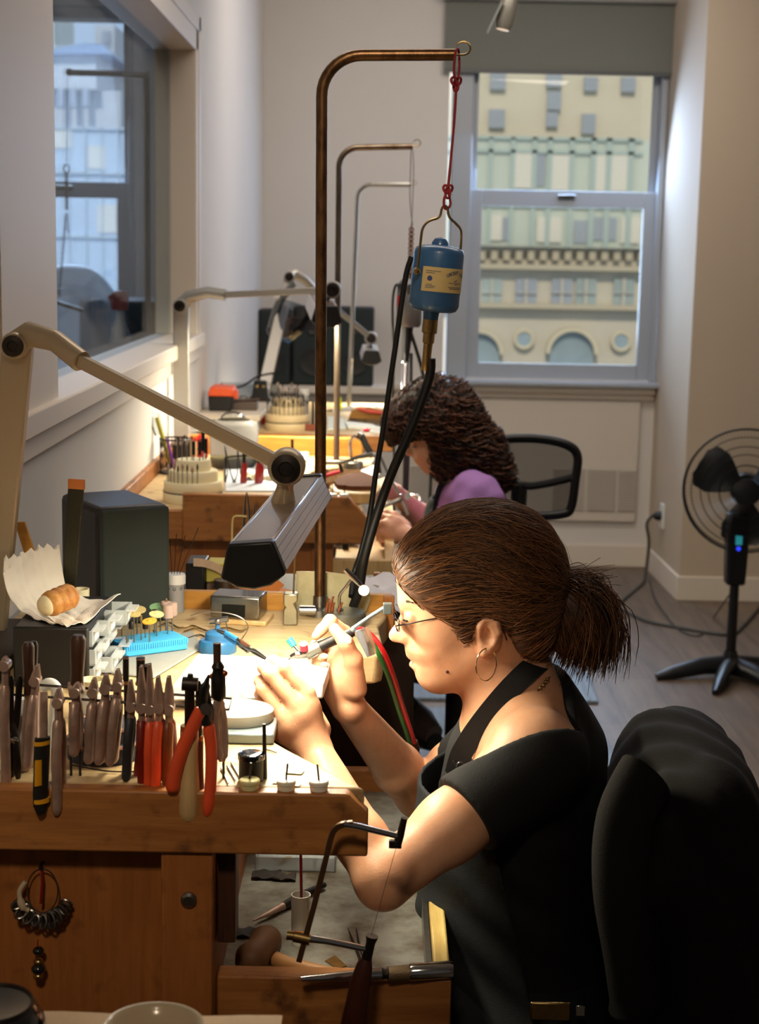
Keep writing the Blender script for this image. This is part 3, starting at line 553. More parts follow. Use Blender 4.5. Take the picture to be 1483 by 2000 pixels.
# grey motor on the middle pole
Yg = 4.44
g2 = thing('flex_shaft_motor', 'grey flex shaft motor hung on rusty chain behind the blue motor', 'motor', at(800, 640, Yg))
c = at(800, 590, Yg)
B().lathe([(0.0,-0.068),(0.03,-0.068),(0.036,-0.06),(0.036,0.02),(0.034,0.024),(0.034,0.05),(0.026,0.06),(0.0,0.062)], c, (0.03,0,1), 32).build('body', mat('grey_motor', (128, 128, 126), 0.4, 0.3), g2)
B().lathe([(0.0345,0.022),(0.0355,0.024),(0.0355,0.048),(0.0345,0.05)], c, (0.03,0,1), 32, cap=False).build('brushed_band', M_STEEL, g2)
B().bb(c.x-0.034, c.x-0.018, Yg-0.0375, Yg-0.03, c.z-0.012, c.z+0.018).build('red_label', M_RED, g2)
B().lathe([(0.016,-0.066),(0.014,-0.1),(0.011,-0.14),(0.0095,-0.17)], c, (0.05,0,1), 18).build('neck', M_BLACK, g2)
B().tube(smooth_path([at(785, 560, Yg), at(795, 545, Yg), at(800, 538, Yg), at(806, 546, Yg), at(814, 562, Yg)], 5), 0.003, 8).build('bail', M_BRASS, g2)
hp = [at(793, 690, Yg-0.01), at(791, 760, Yg-0.02), at(792, 850, Yg-0.02), at(790, 960, Yg-0.02), at(785, 1010, Yg-0.02)]
t = thing('drive_hose', 'thin hose with chrome spring sleeve hanging from the grey motor', 'hose', hp[-1])
B().tube(smooth_path(hp, 6), 0.006, 10).build('hose', M_RUBBER, t)
g = B(); a, b_ = at(792, 705, Yg-0.01), at(790, 770, Yg-0.02)
g.tube([a+(b_-a)*(k/160)+V((0.0095*math.cos(k*0.7), 0.0095*math.sin(k*0.7), 0)) for k in range(161)], 0.0018, 5); g.build('spring', M_CHROME, t)
ch = thing('chain', 'rusty copper coloured chain on thin wire above the grey motor', 'chain', at(803, 540, Yg))
for i in range(22):
    f = i/21; c = at(804-3*f, 444+95*f, Yg); ax = V((1,0,0)) if i % 2 else V((0,1,0))
    B().tube([c+ax*0.0058*math.cos(a)+V((0,0,1))*0.0062*math.sin(a) for a in np.linspace(0, 2*math.pi, 13)[:-1]], 0.0019, 6, closed=True).build('link', mat('rusty_copper', (150, 92, 58), 0.5, 0.7, vary=0.5, scale=60), ch)
B().tube(smooth_path([at(806, 440, Yg), at(801, 390, Yg), at(802, 330, Yg), at(804, 285, Yg), at(807, 300, Yg), at(808, 340, Yg), at(806, 400, Yg), at(804, 442, Yg)], 6), 0.0012, 6).build('wire', M_STEEL, ch)
for nm, lab_, pts, r in (('power_cable', 'black cable looping from the grey motor down past the far bench end', [at(782,556,Yg), at(772,560,Yg), at(767,600,Yg), at(769,700,Yg+.02), at(767,800,Yg+.05), at(770,900,Yg+.1), at(766,960,Yg+.1), at(780,1060,Yg+.1)], 0.0035),
                     ('power_cable', 'black cable hanging straight between the grey motor and the curly head', [at(803,690,Yg+.02), at(802,760,Yg+.03), at(798,870,Yg+.03), at(794,985,Yg+.03)], 0.005),
                     ('power_cable', 'black cable hanging beside the radiator grille in front of the purple shirt', [at(802,648,4.45), at(826,730,4.5), at(842,840,4.58), at(842,920,4.62), at(838,1010,4.60), at(836,1080,4.6)], 0.005)):
    t = B().tube(smooth_path(pts, 6), r, 8).build(nm, M_RUBBER); tag(t, lab_, 'cable')
# ================================================================== loudspeakers
def speaker(name, label, c, w_, d_, h_, rz, m, group=None, cone=True):
    t = thing(name, label, 'speaker', (c[0], c[1], c[2]), group); R = Matrix.Rotation(rz, 3, 'Z'); c = V(c)
    B().box(c+V((0,0,h_/2)), (w_, d_, h_), R).build('cabinet', m, t, bevel=min(0.012, w_*0.08))
    f = c + R @ V((0, -d_/2-0.004, h_/2))
    o_ = B().box(f, (w_*0.96, 0.012, h_*0.97), R).build('front_grille', mat('speaker_cloth', (44, 52, 50), 0.85, bump=0.4, bscale=900), t, bevel=0.006)
    if cone:
        for zz, rr in ((0.30, 0.30), (0.74, 0.16)):
            cc = c + R @ V((0, -d_/2-0.011, h_*zz)); B().lathe([(rr*w_*1.1,0.0),(rr*w_*1.1,-0.006),(rr*w_,-0.006),(rr*w_*0.4,0.004),(0,0.001)], cc, R @ V((0,1,0)), 28).build('cone', mat('speaker_cone', (34, 34, 35), 0.4), o_)
    return t
q = at(222, 1195, 2.52); speaker('loudspeaker', 'dark loudspeaker box on the near bench behind the paper napkin', (-0.429, 2.553, 1.0), 0.122, 0.17, 0.192, math.radians(31), mat('speaker_vinyl', (46, 44, 46), 0.45), cone=False)
for lab_, x0, x1, z1 in (('black loudspeaker at back by the window side, right of the pair', -0.215, -0.03, 1.318), ('middle black loudspeaker at back behind the face shield', -0.43, -0.225, 1.316), ('black loudspeaker at back in the corner against the left wall', -0.60, -0.44, 1.30)):
    speaker('loudspeaker', lab_, ((x0+x1)/2, 7.92, 0.93), x1-x0, 0.16, z1-0.93, 0, MATS['speaker_vinyl'], 'black loudspeakers on the back ledge')
ld = tag(B().bb(-0.6, 0.05, 7.80, 8.02, 0.895, 0.93).build('ledge_shelf', M_TRIM, bevel=0.003), 'pale ledge shelf under the black loudspeakers at the back wall', 'shelf')
# ================================================================== pedestal fan
fc = V((1.395, 5.93, 0.725)); fn = thing('pedestal_fan', 'black pedestal fan with round wire cage by the right wall', 'fan', (1.36, 5.93, 0))
M_FAN = mat('fan_black', (18, 19, 22), 0.35)
fd = V((-0.22, -0.97, 0.05)).normalized(); fu, fv = V((0.97,-0.22,0)).normalized(), V((0,0,1))
cg = B()
for r, o_, th in ((0.235,0,0.0042),(0.205,-0.01,0.0018),(0.14,-0.028,0.0018),(0.232,0.05,0.003),(0.10,-0.035,0.0025),(0.17,-0.02,0.002)):
    cg.tube([fc-fd*(-0.0+o_*1.0)*-1*0+fd*(-o_)+fu*r*math.cos(a)+fv*r*math.sin(a) for a in np.linspace(0, 2*math.pi, 49)[:-1]], th, 6, closed=True)
for k in range(110):
    a = 2*math.pi*k/110; e = fu*math.cos(a)+fv*math.sin(a); cg.tube([fc+fd*0.05+e*0.05, fc+fd*0.045+e*0.12, fc+fd*0.03+e*0.19, fc+e*0.235], 0.0009, 4)
cg.build('cage', M_FAN, fn)
B().lathe([(0.05,0.045),(0.05,0.056),(0.03,0.06),(0,0.06)], fc, fd, 24).build('badge', M_FAN, fn)
hub = B().lathe([(0.0,-0.02),(0.04,-0.02),(0.045,0.0),(0.03,0.03),(0,0.035)], fc, fd, 24).build('hub', M_FAN, fn)
for k in range(3):
    a = math.radians(150+120*k); e = fu*math.cos(a)+fv*math.sin(a); s_ = fd.cross(e)
    grid = [[fc+e*r+s_*(q_*wd)+fd*(0.02*q_) for q_ in np.linspace(-1, 1, 7)] for r, wd in ((0.04,0.025),(0.08,0.055),(0.13,0.085),(0.18,0.085),(0.205,0.05))]
    B().sheet(grid, 0.003).build('blade', M_FAN, fn)
B().lathe([(0.0,-0.16),(0.055,-0.155),(0.065,-0.1),(0.06,-0.03),(0.0,-0.025)], fc, fd, 24).build('motor_housing', M_FAN, fn)
bx, by = 1.375, 5.95
B().prism([(-0.036,0.36),(0.036,0.36),(0.044,0.58),(0.04,0.64),(-0.04,0.64),(-0.044,0.58)], (bx, by-0.03, 0), (1,0,0), (0,0,1), (0,0.07,0)).build('control_column', M_FAN, fn, bevel=0.01)
B().bb(bx-0.013, bx+0.013, by-0.034, by-0.029, 0.52, 0.555).build('display', mat('teal_display', (40, 130, 140), 0.3, emit=0.8), fn); B().cyl((bx, by-0.034, 0.505), (bx, by-0.029, 0.505), 0.008, n=14).build('power_light', mat('blue_indicator', (40, 60, 230), 0.3, emit=1.5), fn)
B().cyl((bx+0.02, by+0.02, 0.60), fc-fd*0.1, 0.028, n=14).build('tilt_neck', M_FAN, fn)
B().tube([(bx,by,0.03),(bx,by,0.38)], [0.02,0.018], 16).build('pole', M_FAN, fn)
B().lathe([(0.06,0.03),(0.055,0.05),(0.032,0.065),(0.024,0.1)], (bx,by,0), n=24).build('base_hub', M_FAN, fn)
for a in (196, 248, 300, 356, 60, 130)[:4]:
    a = math.radians(a); e = V((math.cos(a), math.sin(a), 0)); B().tube([V((bx,by,0.045)), V((bx,by,0.045))+e*0.12, V((bx,by,0.025))+e*0.24, V((bx,by,0.012))+e*0.31], [0.042, 0.036, 0.028, 0.014], 12, flat=0.7).build('foot', M_FAN, fn)
# cables by the fan, plug
t = thing('power_cable', 'thick dark cable from the wall plug curling over the floor behind the fan', 'cable', (1.2, 7.2, 0))
pl_ = V((1.405, 7.6, 0)); pz = at(1300, 1008, 7.72)
pts = [V((1.405, 7.72, pz.z)), V((1.37, 7.72, pz.z+0.005)), V((1.335, 7.72, pz.z-0.04)), at(1268, 1060, 7.72), V((at(1262,1120,7.7).x, 7.7, 0.05)), atz(1255,1140,0.008), atz(1215,1175,0.006), atz(1212,1188,0.006), atz(1260,1212,0.006), atz(1320,1225,0.006), atz(1420,1240,0.006), atz(1450,1225,0.006), atz(1490,1180,0.006)]
B().tube(smooth_path(pts, 8), 0.0075, 8).build('cable', mat('grey_rubber', (58, 58, 54), 0.6), t)
B().lathe([(0.012,0),(0.02,0.01),(0.024,0.03),(0.024,0.045)], V((1.366, 7.72, pz.z)), (1,0,0), 16).build('plug', M_BLACK, t)
t = thing('outlet_plate', 'white wall outlet plate behind the black plug', 'outlet', (1.41, 7.72, pz.z-0.05)); B().bb(1.402, 1.414, 7.68, 7.76, pz.z-0.06, pz.z+0.06).build('plate', M_WHITE, t, bevel=0.002); B().bb(1.400, 1.403, 7.70, 7.74, pz.z-0.04, pz.z-0.01).build('socket', M_TRIM, t)
t = B().tube(smooth_path([at(1428,1158,5.95), atz(1395,1205,0.005), atz(1370,1240,0.005), atz(1330,1232,0.005), atz(1300,1200,0.005), atz(1280,1170,0.005), atz(1268,1130,0.005)], 8), 0.0035, 6).build('fan_cord', MATS['grey_rubber']); tag(t, 'thin grey fan cord trailing over the floor to the corner', 'cable')
# ================================================================== floor mats
def mat_tread():
    m = mat('blue_grey_tread_plate', (118, 132, 150), 0.5); nt = m.node_tree; p = nt.nodes['Principled BSDF']
    tc = nt.nodes.new('ShaderNodeTexCoord'); mp = nt.nodes.new('ShaderNodeMapping'); mp.inputs['Rotation'].default_value = (0,0,math.radians(45)); mp.inputs['Scale'].default_value = (1, 1.0, 1); nt.links.new(tc.outputs['Object'], mp.inputs[0])
    v = nt.nodes.new('ShaderNodeTexChecker'); v.inputs['Scale'].default_value = 42; nt.links.new(mp.outputs[0], v.inputs[0])
    w_ = nt.nodes.new('ShaderNodeTexWave'); w_.inputs['Scale'].default_value = 24; nt.links.new(mp.outputs[0], w_.inputs[0])
    mm = nt.nodes.new('ShaderNodeMath'); mm.operation = 'MULTIPLY'; nt.links.new(v.outputs[1], mm.inputs[0]); nt.links.new(w_.outputs[1], mm.inputs[1])
    bp = nt.nodes.new('ShaderNodeBump'); bp.inputs['Strength'].default_value = 0.9; bp.inputs['Distance'].default_value = 0.004; nt.links.new(mm.outputs[0], bp.inputs['Height']); nt.links.new(bp.outputs[0], p.inputs['Normal']); return m
M_MAT = mat_tread()
tag(B().prism([(0.15,3.0),(0.60,3.0),(0.795,4.66),(0.765,5.40),(0.15,5.40)], (0,0,0.001), (1,0,0), (0,1,0), (0,0,0.012)).build('floor_mat', M_MAT, bevel=0.003), 'larger blue grey tread plate mat on the floor behind the working woman', 'floor mat', 'tread plate floor mats')
tag(B().prism([(0.12,5.52),(0.81,5.52),(0.835,6.1),(0.12,6.1)], (0,0,0.001), (1,0,0), (0,1,0), (0,0,0.012)).build('floor_mat', M_MAT, bevel=0.003), 'smaller blue grey tread plate mat farther off, below the ponytail', 'floor mat', 'tread plate floor mats')
# ================================================================== office chair of the second woman
c2_ = thing('office_chair', 'black mesh back office chair behind the woman in purple', 'chair', (0.36, 4.15, 0))
Yc = 4.22
def cp_(u, v, dy=0): return at(u, v, Yc+dy)
fr = smooth_path([cp_(968,866), cp_(985,858), cp_(1050,857), cp_(1105,868), cp_(1128,890), cp_(1124,940), cp_(1116,990), cp_(1100,1004), cp_(1040,1008), cp_(965,1004), cp_(940,960), cp_(950,890), cp_(968,866)], 6)
B().tube(fr[:-1], 0.0125, 10, closed=True).build('back_frame', M_BLACK, c2_)
B().tube(smooth_path([cp_(945,930,0.01), cp_(1020,948,0.01), cp_(1060,946,0.01), cp_(1122,932,0.01)], 6), [0.011]*19, 8).build('lumbar_bar', M_BLACK, c2_)
B().tube([cp_(1015,946,0.01), cp_(1012,1006,0.01), cp_(1008,1080,0.0)], [0.03,0.028,0.026], 10, flat=0.5).build('back_post', M_BLACK, c2_)
gm = mat('black_mesh_fabric', (40, 38, 38), 0.8, alpha=0.42)
B().prism([(p.x, p.z) for p in fr[:-1]], (0, Yc+0.004, 0), (1,0,0), (0,0,1), (0,0.002,0)).build('mesh_back', gm, c2_)
B().ell((0.22, 4.15, 0.52), (0.26, 0.25, 0.045), n=28).build('seat', M_BLACK, c2_)
p = at(1088, 1055, 4.0)
B().tube(smooth_path([(0.50,4.0,0.62),(0.515,3.98,0.74),(0.47,3.95,0.80),(0.36,3.93,0.815),(0.26,3.93,0.81)], 6), 0.017, 10).build('armrest', M_BLACK, c2_)
B().cyl((0.22,4.15,0.12), (0.22,4.15,0.5), 0.025).build('gas_lift', M_DARKST, c2_)
for k in range(5):
    a = 2*math.pi*k/5+0.3; e = V((math.cos(a), math.sin(a), 0)); B().tube([V((0.22,4.15,0.12)), V((0.22,4.15,0.07))+e*0.30], [0.028,0.016], 10).build('base_arm', M_BLACK, c2_); B().ell(V((0.22,4.15,0.028))+e*0.30, 0.027, n=12, m=8).build('caster', M_BLACK, c2_)
# ceiling track light near the top edge
tl = thing('track_light', 'small grey ceiling spotlight at the top edge in front of the blind', 'spotlight', at(985, -60, 4.6))
a, b_ = at(1000, -20, 4.6), at(982, 58, 4.6)
B().lathe([(0.012,0),(0.024,0.02),(0.026,(b_-a).length*0.85),(0.02,(b_-a).length)], a, (b_-a), 20).build('lamp_can', mat('grey_can', (150, 148, 138), 0.4, 0.3), tl)
B().lathe([(0.0185,0),(0.0,0.003)], b_, (b_-a), 16).build('bulb', mat('spot_bulb', (255, 226, 196), 0.4, emit=0.75), tl)
c, d = at(980, 6, 4.58), at(952, 64, 4.58); B().box((c+d)/2, (0.006, 0.03, (d-c).length), Matrix.Rotation(-math.atan2((c-d).x, (c-d).z)*-1, 3, 'Y')).build('barn_door', mat('pale_metal', (176, 184, 180), 0.35, 0.5), tl)
B().tube([a, V((a.x, 4.6, 3.05))], 0.008, 8).build('stem', M_WHITE, tl)
tag(B().bb(a.x-0.02, a.x+0.02, 3.6, 5.4, 3.02, 3.05).build('lighting_track', M_WHITE), 'white ceiling lighting track above the benches', 'lighting track')
# ================================================================== people: smooth implicit bodies turned into one continuous surface
def rcone(a, b, ra, rb, k=0.008): return ('c', np.array(a, float), np.array(b, float), ra, rb, k)
def elli(c, r, ry=0.0, k=0.008, rz=0.0): return ('e', np.array(c, float), np.array(r, float), ry, rz, k)
def chain(pts, rs, k=0.008): return [rcone(pts[i], pts[i+1], rs[i], rs[i+1], k) for i in range(len(pts)-1)]
def rotm(ry, rz):
    a, b_ = math.radians(ry), math.radians(rz)
    A = np.array([[math.cos(a),0,math.sin(a)],[0,1,0],[-math.sin(a),0,math.cos(a)]]); Z = np.array([[math.cos(b_),-math.sin(b_),0],[math.sin(b_),math.cos(b_),0],[0,0,1]]); return Z @ A
def prim(p, q):
    if q[0] == 'c':
        _, a, b, ra, rb, k = q; ab = b-a; L2 = max(ab@ab, 1e-12); t = np.clip(((p-a)@ab)/L2, 0, 1)
        return np.linalg.norm(p-a-t[:,None]*ab, axis=1)-(ra+(rb-ra)*t)
    _, c, r, ry, rz, k = q; x = (p-c) @ rotm(ry, rz); k0 = np.linalg.norm(x/r, axis=1); k1 = np.linalg.norm(x/(r*r), axis=1)
    return k0*(k0-1)/np.maximum(k1, 1e-9)
def smin(a, b, k): h = np.maximum(k-np.abs(a-b), 0)/k; return np.minimum(a, b)-h*h*k*0.25
def smax(a, b, k): return -smin(-a, -b, k)
def union(prims):
    def f(p):
        d = None
        for q in prims:
            e = prim(p, q); d = e if d is None else smin(d, e, q[-1])
        return d
    return f
def poly_sdf(pts):                      # signed distance to an outline in the X-Z plane, extruded in Y
    P = np.array([(q[0], q[2]) for q in pts])
    def f(p):
        x = p[:, (0, 2)]; d = np.full(len(p), 1e9); s = np.ones(len(p)); n = len(P)
        for i in range(n):
            a, b = P[i], P[i-1]; e = b-a; w_ = x-a; t = np.clip((w_@e)/(e@e), 0, 1); bb = w_-t[:,None]*e; d = np.minimum(d, (bb*bb).sum(1))
            c1 = x[:,1] >= a[1]; c2 = x[:,1] < b[1]; c3 = e[0]*w_[:,1] > e[1]*w_[:,0]
            s = np.where((c1&c2&c3)|(~c1&~c2&~c3), -s, s)
        return s*np.sqrt(d)
    return f
def sdf_mesh(f, lo, hi, h):
    lo, hi = np.array(lo, float), np.array(hi, float); K = 8; H = h*K
    nb = np.ceil((hi-lo)/H).astype(int)+1; n = nb*K
    ci = np.stack(np.meshgrid(*[np.arange(k) for k in nb], indexing='ij'), -1).reshape(-1, 3)
    dc = np.concatenate([f(lo+(c+0.5)*H-h/2) for c in np.array_split(ci, max(1, len(ci)//200000))])
    D = np.repeat(np.repeat(np.repeat(dc.reshape(nb).astype(np.float32), K, 0), K, 1), K, 2)
    act = ci[np.abs(dc) < H*1.5]
    loc = np.stack(np.meshgrid(*[np.arange(K)]*3, indexing='ij'), -1).reshape(-1, 3)
    for blk in np.array_split(act, max(1, len(act)//400)):
        idx = (blk[:,None,:]*K+loc[None]).reshape(-1, 3); D[idx[:,0], idx[:,1], idx[:,2]] = f(lo+idx*h)
    S = D < 0
    c8 = [(i,j,k) for i in (0,1) for j in (0,1) for k in (0,1)]
    cnt = sum(S[i:n[0]-1+i, j:n[1]-1+j, k:n[2]-1+k].astype(np.uint8) for i,j,k in c8)
    cells = np.argwhere((cnt > 0) & (cnt < 8)); idm = np.full(tuple(n-1), -1, np.int32); idm[tuple(cells.T)] = np.arange(len(cells))
    acc = np.zeros((len(cells), 3)); w_ = np.zeros(len(cells)); vals = {c: D[cells[:,0]+c[0], cells[:,1]+c[1], cells[:,2]+c[2]] for c in c8}
    for c in c8:
        for ax in range(3):
            if c[ax] == 0:
                e = tuple(1 if i == ax else c[i] for i in range(3)); a, b = vals[c], vals[e]; m = (a < 0) != (b < 0); t = np.where(m, a/np.where(m, a-b, 1), 0)
                pt = np.array(c, float)+np.eye(3)[ax]*t[:,None]; acc += pt*m[:,None]; w_ += m
    vs = lo+(cells+acc/np.maximum(w_, 1)[:,None])*h; fs = []
    for ax in range(3):
        o1, o2 = (ax+1)%3, (ax+2)%3
        A = S[tuple(slice(0, n[i]-1) if i == ax else slice(1, n[i]-1) for i in range(3))]; Bb = S[tuple(slice(1, n[i]) if i == ax else slice(1, n[i]-1) for i in range(3))]
        e = np.argwhere(A != Bb); fl = A[tuple(e.T)]; off = np.ones(3, int); off[ax] = 0; e = e+off
        q = []
        for d1, d2 in ((0,0),(-1,0),(-1,-1),(0,-1)):
            c = e.copy(); c[:,o1] += d1; c[:,o2] += d2; q.append(idm[tuple(c.T)])
        q = np.stack(q, 1); q[~fl] = q[~fl][:, ::-1]; fs.append(q)
    return vs, np.concatenate(fs)
def np_mesh(name, vs, fs, smooth_it=0):
    me = bpy.data.meshes.new(name); me.from_pydata(vs.tolist(), [], fs.tolist())
    if smooth_it:
        bm = bmesh.new(); bm.from_mesh(me)
        for _ in range(smooth_it): bmesh.ops.smooth_vert(bm, verts=bm.verts, factor=0.5, use_axis_x=True, use_axis_y=True, use_axis_z=True)
        bm.to_mesh(me); bm.free()
    return me
def blob(name, f, lo, hi, h, m, parent, smooth_it=1):
    vs, fs = sdf_mesh(f, lo, hi, h); me = np_mesh(name, vs, fs, smooth_it)
    return link(name, me, m, parent, angle=180)
def shade_attr(o, fn, name='mask'):
    me = o.data; n = len(me.vertices); a = np.empty(n*3); me.vertices.foreach_get('co', a); p = a.reshape(-1, 3)+np.array(wl(o)); at_ = me.attributes.new(name, 'FLOAT', 'POINT'); at_.data.foreach_set('value', fn(p).astype(np.float32))
def skin_mat(name, rgb, rgb_lip):
    m = mat(name, rgb, 0.45, rgb2=tuple(int(c*k) for c, k in zip(rgb, (0.93, 0.86, 0.82))), scale=22, thr=(0.3, 0.7), sss=0.25, bump=0.12, bscale=350)
    nt = m.node_tree; p = nt.nodes['Principled BSDF']; src = p.inputs['Base Color'].links[0].from_socket
    at_ = nt.nodes.new('ShaderNodeAttribute'); at_.attribute_name = 'mask'; mx = nt.nodes.new('ShaderNodeMix'); mx.data_type = 'RGBA'
    nt.links.new(at_.outputs['Fac'], mx.inputs[0]); nt.links.new(src, mx.inputs[6]); mx.inputs[7].default_value = srgb(*rgb_lip); nt.links.new(mx.outputs[2], p.inputs['Base Color']); return m
def hair_mat(name, c1, c2, rough=0.42):
    m = mat(name, c1, rough, rgb2=c2, scale=9, stretch=(2.2, 6, 6), thr=(0.38, 0.62), spec=0.6); return m
def grad(f, p, e=0.0015):
    d0 = f(p); g = np.stack([(f(p+np.eye(3)[i]*e)-d0)/e for i in range(3)], 1); return d0, g/np.maximum(np.linalg.norm(g, axis=1), 1e-9)[:,None]
RNG = np.random.default_rng(5)
def strand_mat(name, c1, c2, rough):
    m = mat(name, c1, rough, spec=0.6); nt = m.node_tree; p = nt.nodes['Principled BSDF']; a_ = nt.nodes.new('ShaderNodeAttribute'); a_.attribute_name = 'tone'; r = nt.nodes.new('ShaderNodeValToRGB'); r.color_ramp.elements[0].color = srgb(*c2); r.color_ramp.elements[1].color = srgb(*c1); r.color_ramp.elements[0].position = 0.15; nt.links.new(a_.outputs['Fac'], r.inputs[0]); nt.links.new(r.outputs[0], p.inputs['Base Color']); return m
def strands(name, paths, radii, m, parent, n=3):
    """paths (S,T,3) -> thin tubes in one mesh"""
    S, T, _ = paths.shape; tan = np.gradient(paths, axis=1); tan /= np.maximum(np.linalg.norm(tan, axis=2, keepdims=True), 1e-9)
    ref = np.where(np.abs(tan[...,1:2]) < 0.9, np.array([0,1.0,0]), np.array([1.0,0,0])); u = np.cross(tan, ref); u /= np.maximum(np.linalg.norm(u, axis=2, keepdims=True), 1e-9); w_ = np.cross(tan, u)
    vs = np.concatenate([(paths+(u*math.cos(2*math.pi*k/n)+w_*math.sin(2*math.pi*k/n))*radii[None,:,None])[:,:,None,:] for k in range(n)], 2).reshape(-1, 3)
    s, t, k = np.meshgrid(np.arange(S), np.arange(T-1), np.arange(n), indexing='ij'); b0 = (s*T+t)*n; k2 = (k+1)%n
    fs = np.stack([b0+k, b0+k2, b0+n+k2, b0+n+k], -1).reshape(-1, 4)
    me = np_mesh(name, vs, fs); a_ = me.attributes.new('tone', 'FLOAT', 'POINT'); a_.data.foreach_set('value', np.repeat(RNG.random(S), T*n).astype(np.float32))
    return link(name, me, m, parent, angle=180)
# ------------------------------------------------------------------ the working woman in front
Y1 = 2.05
def P(u, v, dy=0.0): q = at(u, v, Y1+dy); return (q.x, q.y, q.z)
def A_(u, v, Y): q = at(u, v, Y); return (q.x, q.y, q.z)
pr = []
# skull, face
pr += [elli(P(935,1125), (0.100,0.071,0.085), -14), elli(P(872,1190), (0.050,0.060,0.060), -14, 0.03), elli(P(960,1200), (0.070,0.062,0.060), -14, 0.03)]
pr += [rcone(P(800,1178,-0.022), P(800,1178,0.022), 0.0135, 0.0135, 0.012)]
for s in (-1, 1):
    pr += [elli(P(860,1236,s*0.034), (0.030,0.021,0.028), -14, 0.02), rcone(P(938,1272,s*0.044), P(852,1322,s*0.012), 0.015, 0.015, 0.022)]
pr += [elli(P(864,1285), (0.026,0.027,0.032), -14, 0.018), elli(P(890,1290), (0.05,0.045,0.035), -14, 0.03)]
# nose
pr += [elli(P(775,1240), (0.0088,0.0092,0.0076), -20, 0.006)]
for s in (-1, 1): pr += [elli(P(793,1247,s*0.0105), (0.0090,0.0060,0.0062), -14, 0.004)]
# lips
for (u0, v0), (u1, v1), r0 in (((807,1284),(819,1290),0.0062), ((809,1295),(819,1292),0.0060)):
    pr += [rcone(P(u0+5,v0), P(u1+4,v1,s*0.021), r0*0.6, 0.0030, 0.003) for s in (-1, 1)]
head_pr = list(pr)
eyes = [elli(P(806,1205,s*0.031), (0.0135,0.0165,0.0125), 0, 0.005) for s in (-1, 1)]
# neck and trunk
pr += [rcone(P(972,1262), P(1003,1400), 0.050, 0.054, 0.03), rcone(P(1010,1340), P(1050,1470), 0.050, 0.075, 0.04)]
pr += [rcone(P(1045,1470,-0.135), P(1030,1445,0.135), 0.058, 0.056, 0.05), elli(P(1018,1545), (0.098,0.150,0.125), -8, 0.05), elli(P(1015,1760), (0.098,0.128,0.18), 0, 0.06), elli(P(1060,1985), (0.125,0.165,0.12), 0, 0.05)]
# near arm (left)
S1, E1, W1_ = A_(1035,1490,1.905), A_(748,1722,1.80), A_(613,1462,1.945)
m1 = tuple(np.array(S1)*0.45+np.array(E1)*0.55); f1 = tuple(np.array(E1)*0.70+np.array(W1_)*0.30)
pr += chain([S1, m1, E1], [0.050,0.041,0.033], 0.02) + chain([E1, f1, W1_], [0.032,0.0325,0.0215], 0.012)
# far arm (right)
S2, E2, W2_ = A_(985,1435,2.20), A_(818,1552,2.31), A_(681,1380,2.13)
m2 = tuple(np.array(S2)*0.45+np.array(E2)*0.55); f2 = tuple(np.array(E2)*0.68+np.array(W2_)*0.32)
pr += chain([S2, m2, E2], [0.048,0.040,0.035], 0.02) + chain([E2, f2, W2_], [0.034,0.036,0.0225], 0.012)
def hand(W, mcps, fingers, thumb, palm, rs=1.0, pr_=None):
    out = []
    for i, mc_ in enumerate(mcps): out.append(rcone(W, mc_, 0.0165*rs, 0.0100*rs, 0.012))
    for i in range(3): out.append(rcone(tuple((np.array(mcps[i])*0.75+np.array(W)*0.25)), tuple((np.array(mcps[i+1])*0.75+np.array(W)*0.25)), 0.0115*rs, 0.0115*rs, 0.012))
    out += palm
    for mc_, fg, r in zip(mcps, fingers, (0.0088, 0.0090, 0.0085, 0.0074)):
        pts = [mc_]+list(fg); out += chain(pts, [r*1.12*rs, r*0.98*rs, r*0.86*rs, r*0.70*rs][:len(pts)], 0.0035)
        out.append(elli(fg[0], (r*1.04*rs,)*3, 0, 0.003))
    out += chain(thumb, [0.0165*rs, 0.0125*rs, 0.0100*rs, 0.0078*rs], 0.006)
    return out
H1 = hand(W1_, [A_(601,1354,1.950), A_(577,1376,1.940), A_(554,1400,1.940), A_(533,1415,1.952)],
    [[A_(556,1304,1.953), A_(536,1291,1.972), A_(530,1290,1.990)], [A_(527,1316,1.948), A_(515,1305,1.970), A_(521,1298,1.990)], [A_(514,1345,1.952), A_(507,1330,1.975), A_(517,1320,1.993)], [A_(511,1372,1.966), A_(507,1356,1.985), A_(516,1348,1.997)]],
    [A_(622,1425,1.965), A_(597,1368,1.992), A_(560,1320,2.006), A_(534,1297,2.000)], [elli(A_(583,1412,1.955), (0.030,0.012,0.036), -20, 0.015)])
H2 = hand(W2_, [A_(674,1236,2.150), A_(654,1258,2.158), A_(642,1284,2.158), A_(640,1310,2.150)],
    [[A_(645,1213,2.132), A_(628,1230,2.118), A_(617,1243,2.112)], [A_(618,1262,2.140), A_(618,1280,2.118), A_(632,1284,2.105)], [A_(613,1288,2.140), A_(618,1302,2.118), A_(633,1299,2.107)], [A_(620,1312,2.136), A_(622,1322,2.118), A_(634,1315,2.110)]],
    [A_(694,1345,2.112), A_(690,1288,2.100), A_(676,1257,2.092), A_(653,1228,2.098)], [elli(A_(665,1322,2.135), (0.026,0.014,0.036), 0, 0.015), elli(A_(682,1322,2.115), (0.018,0.016,0.030), 10, 0.012), elli(A_(652,1345,2.125), (0.015,0.014,0.026), -15, 0.012)])
pr += H1 + H2
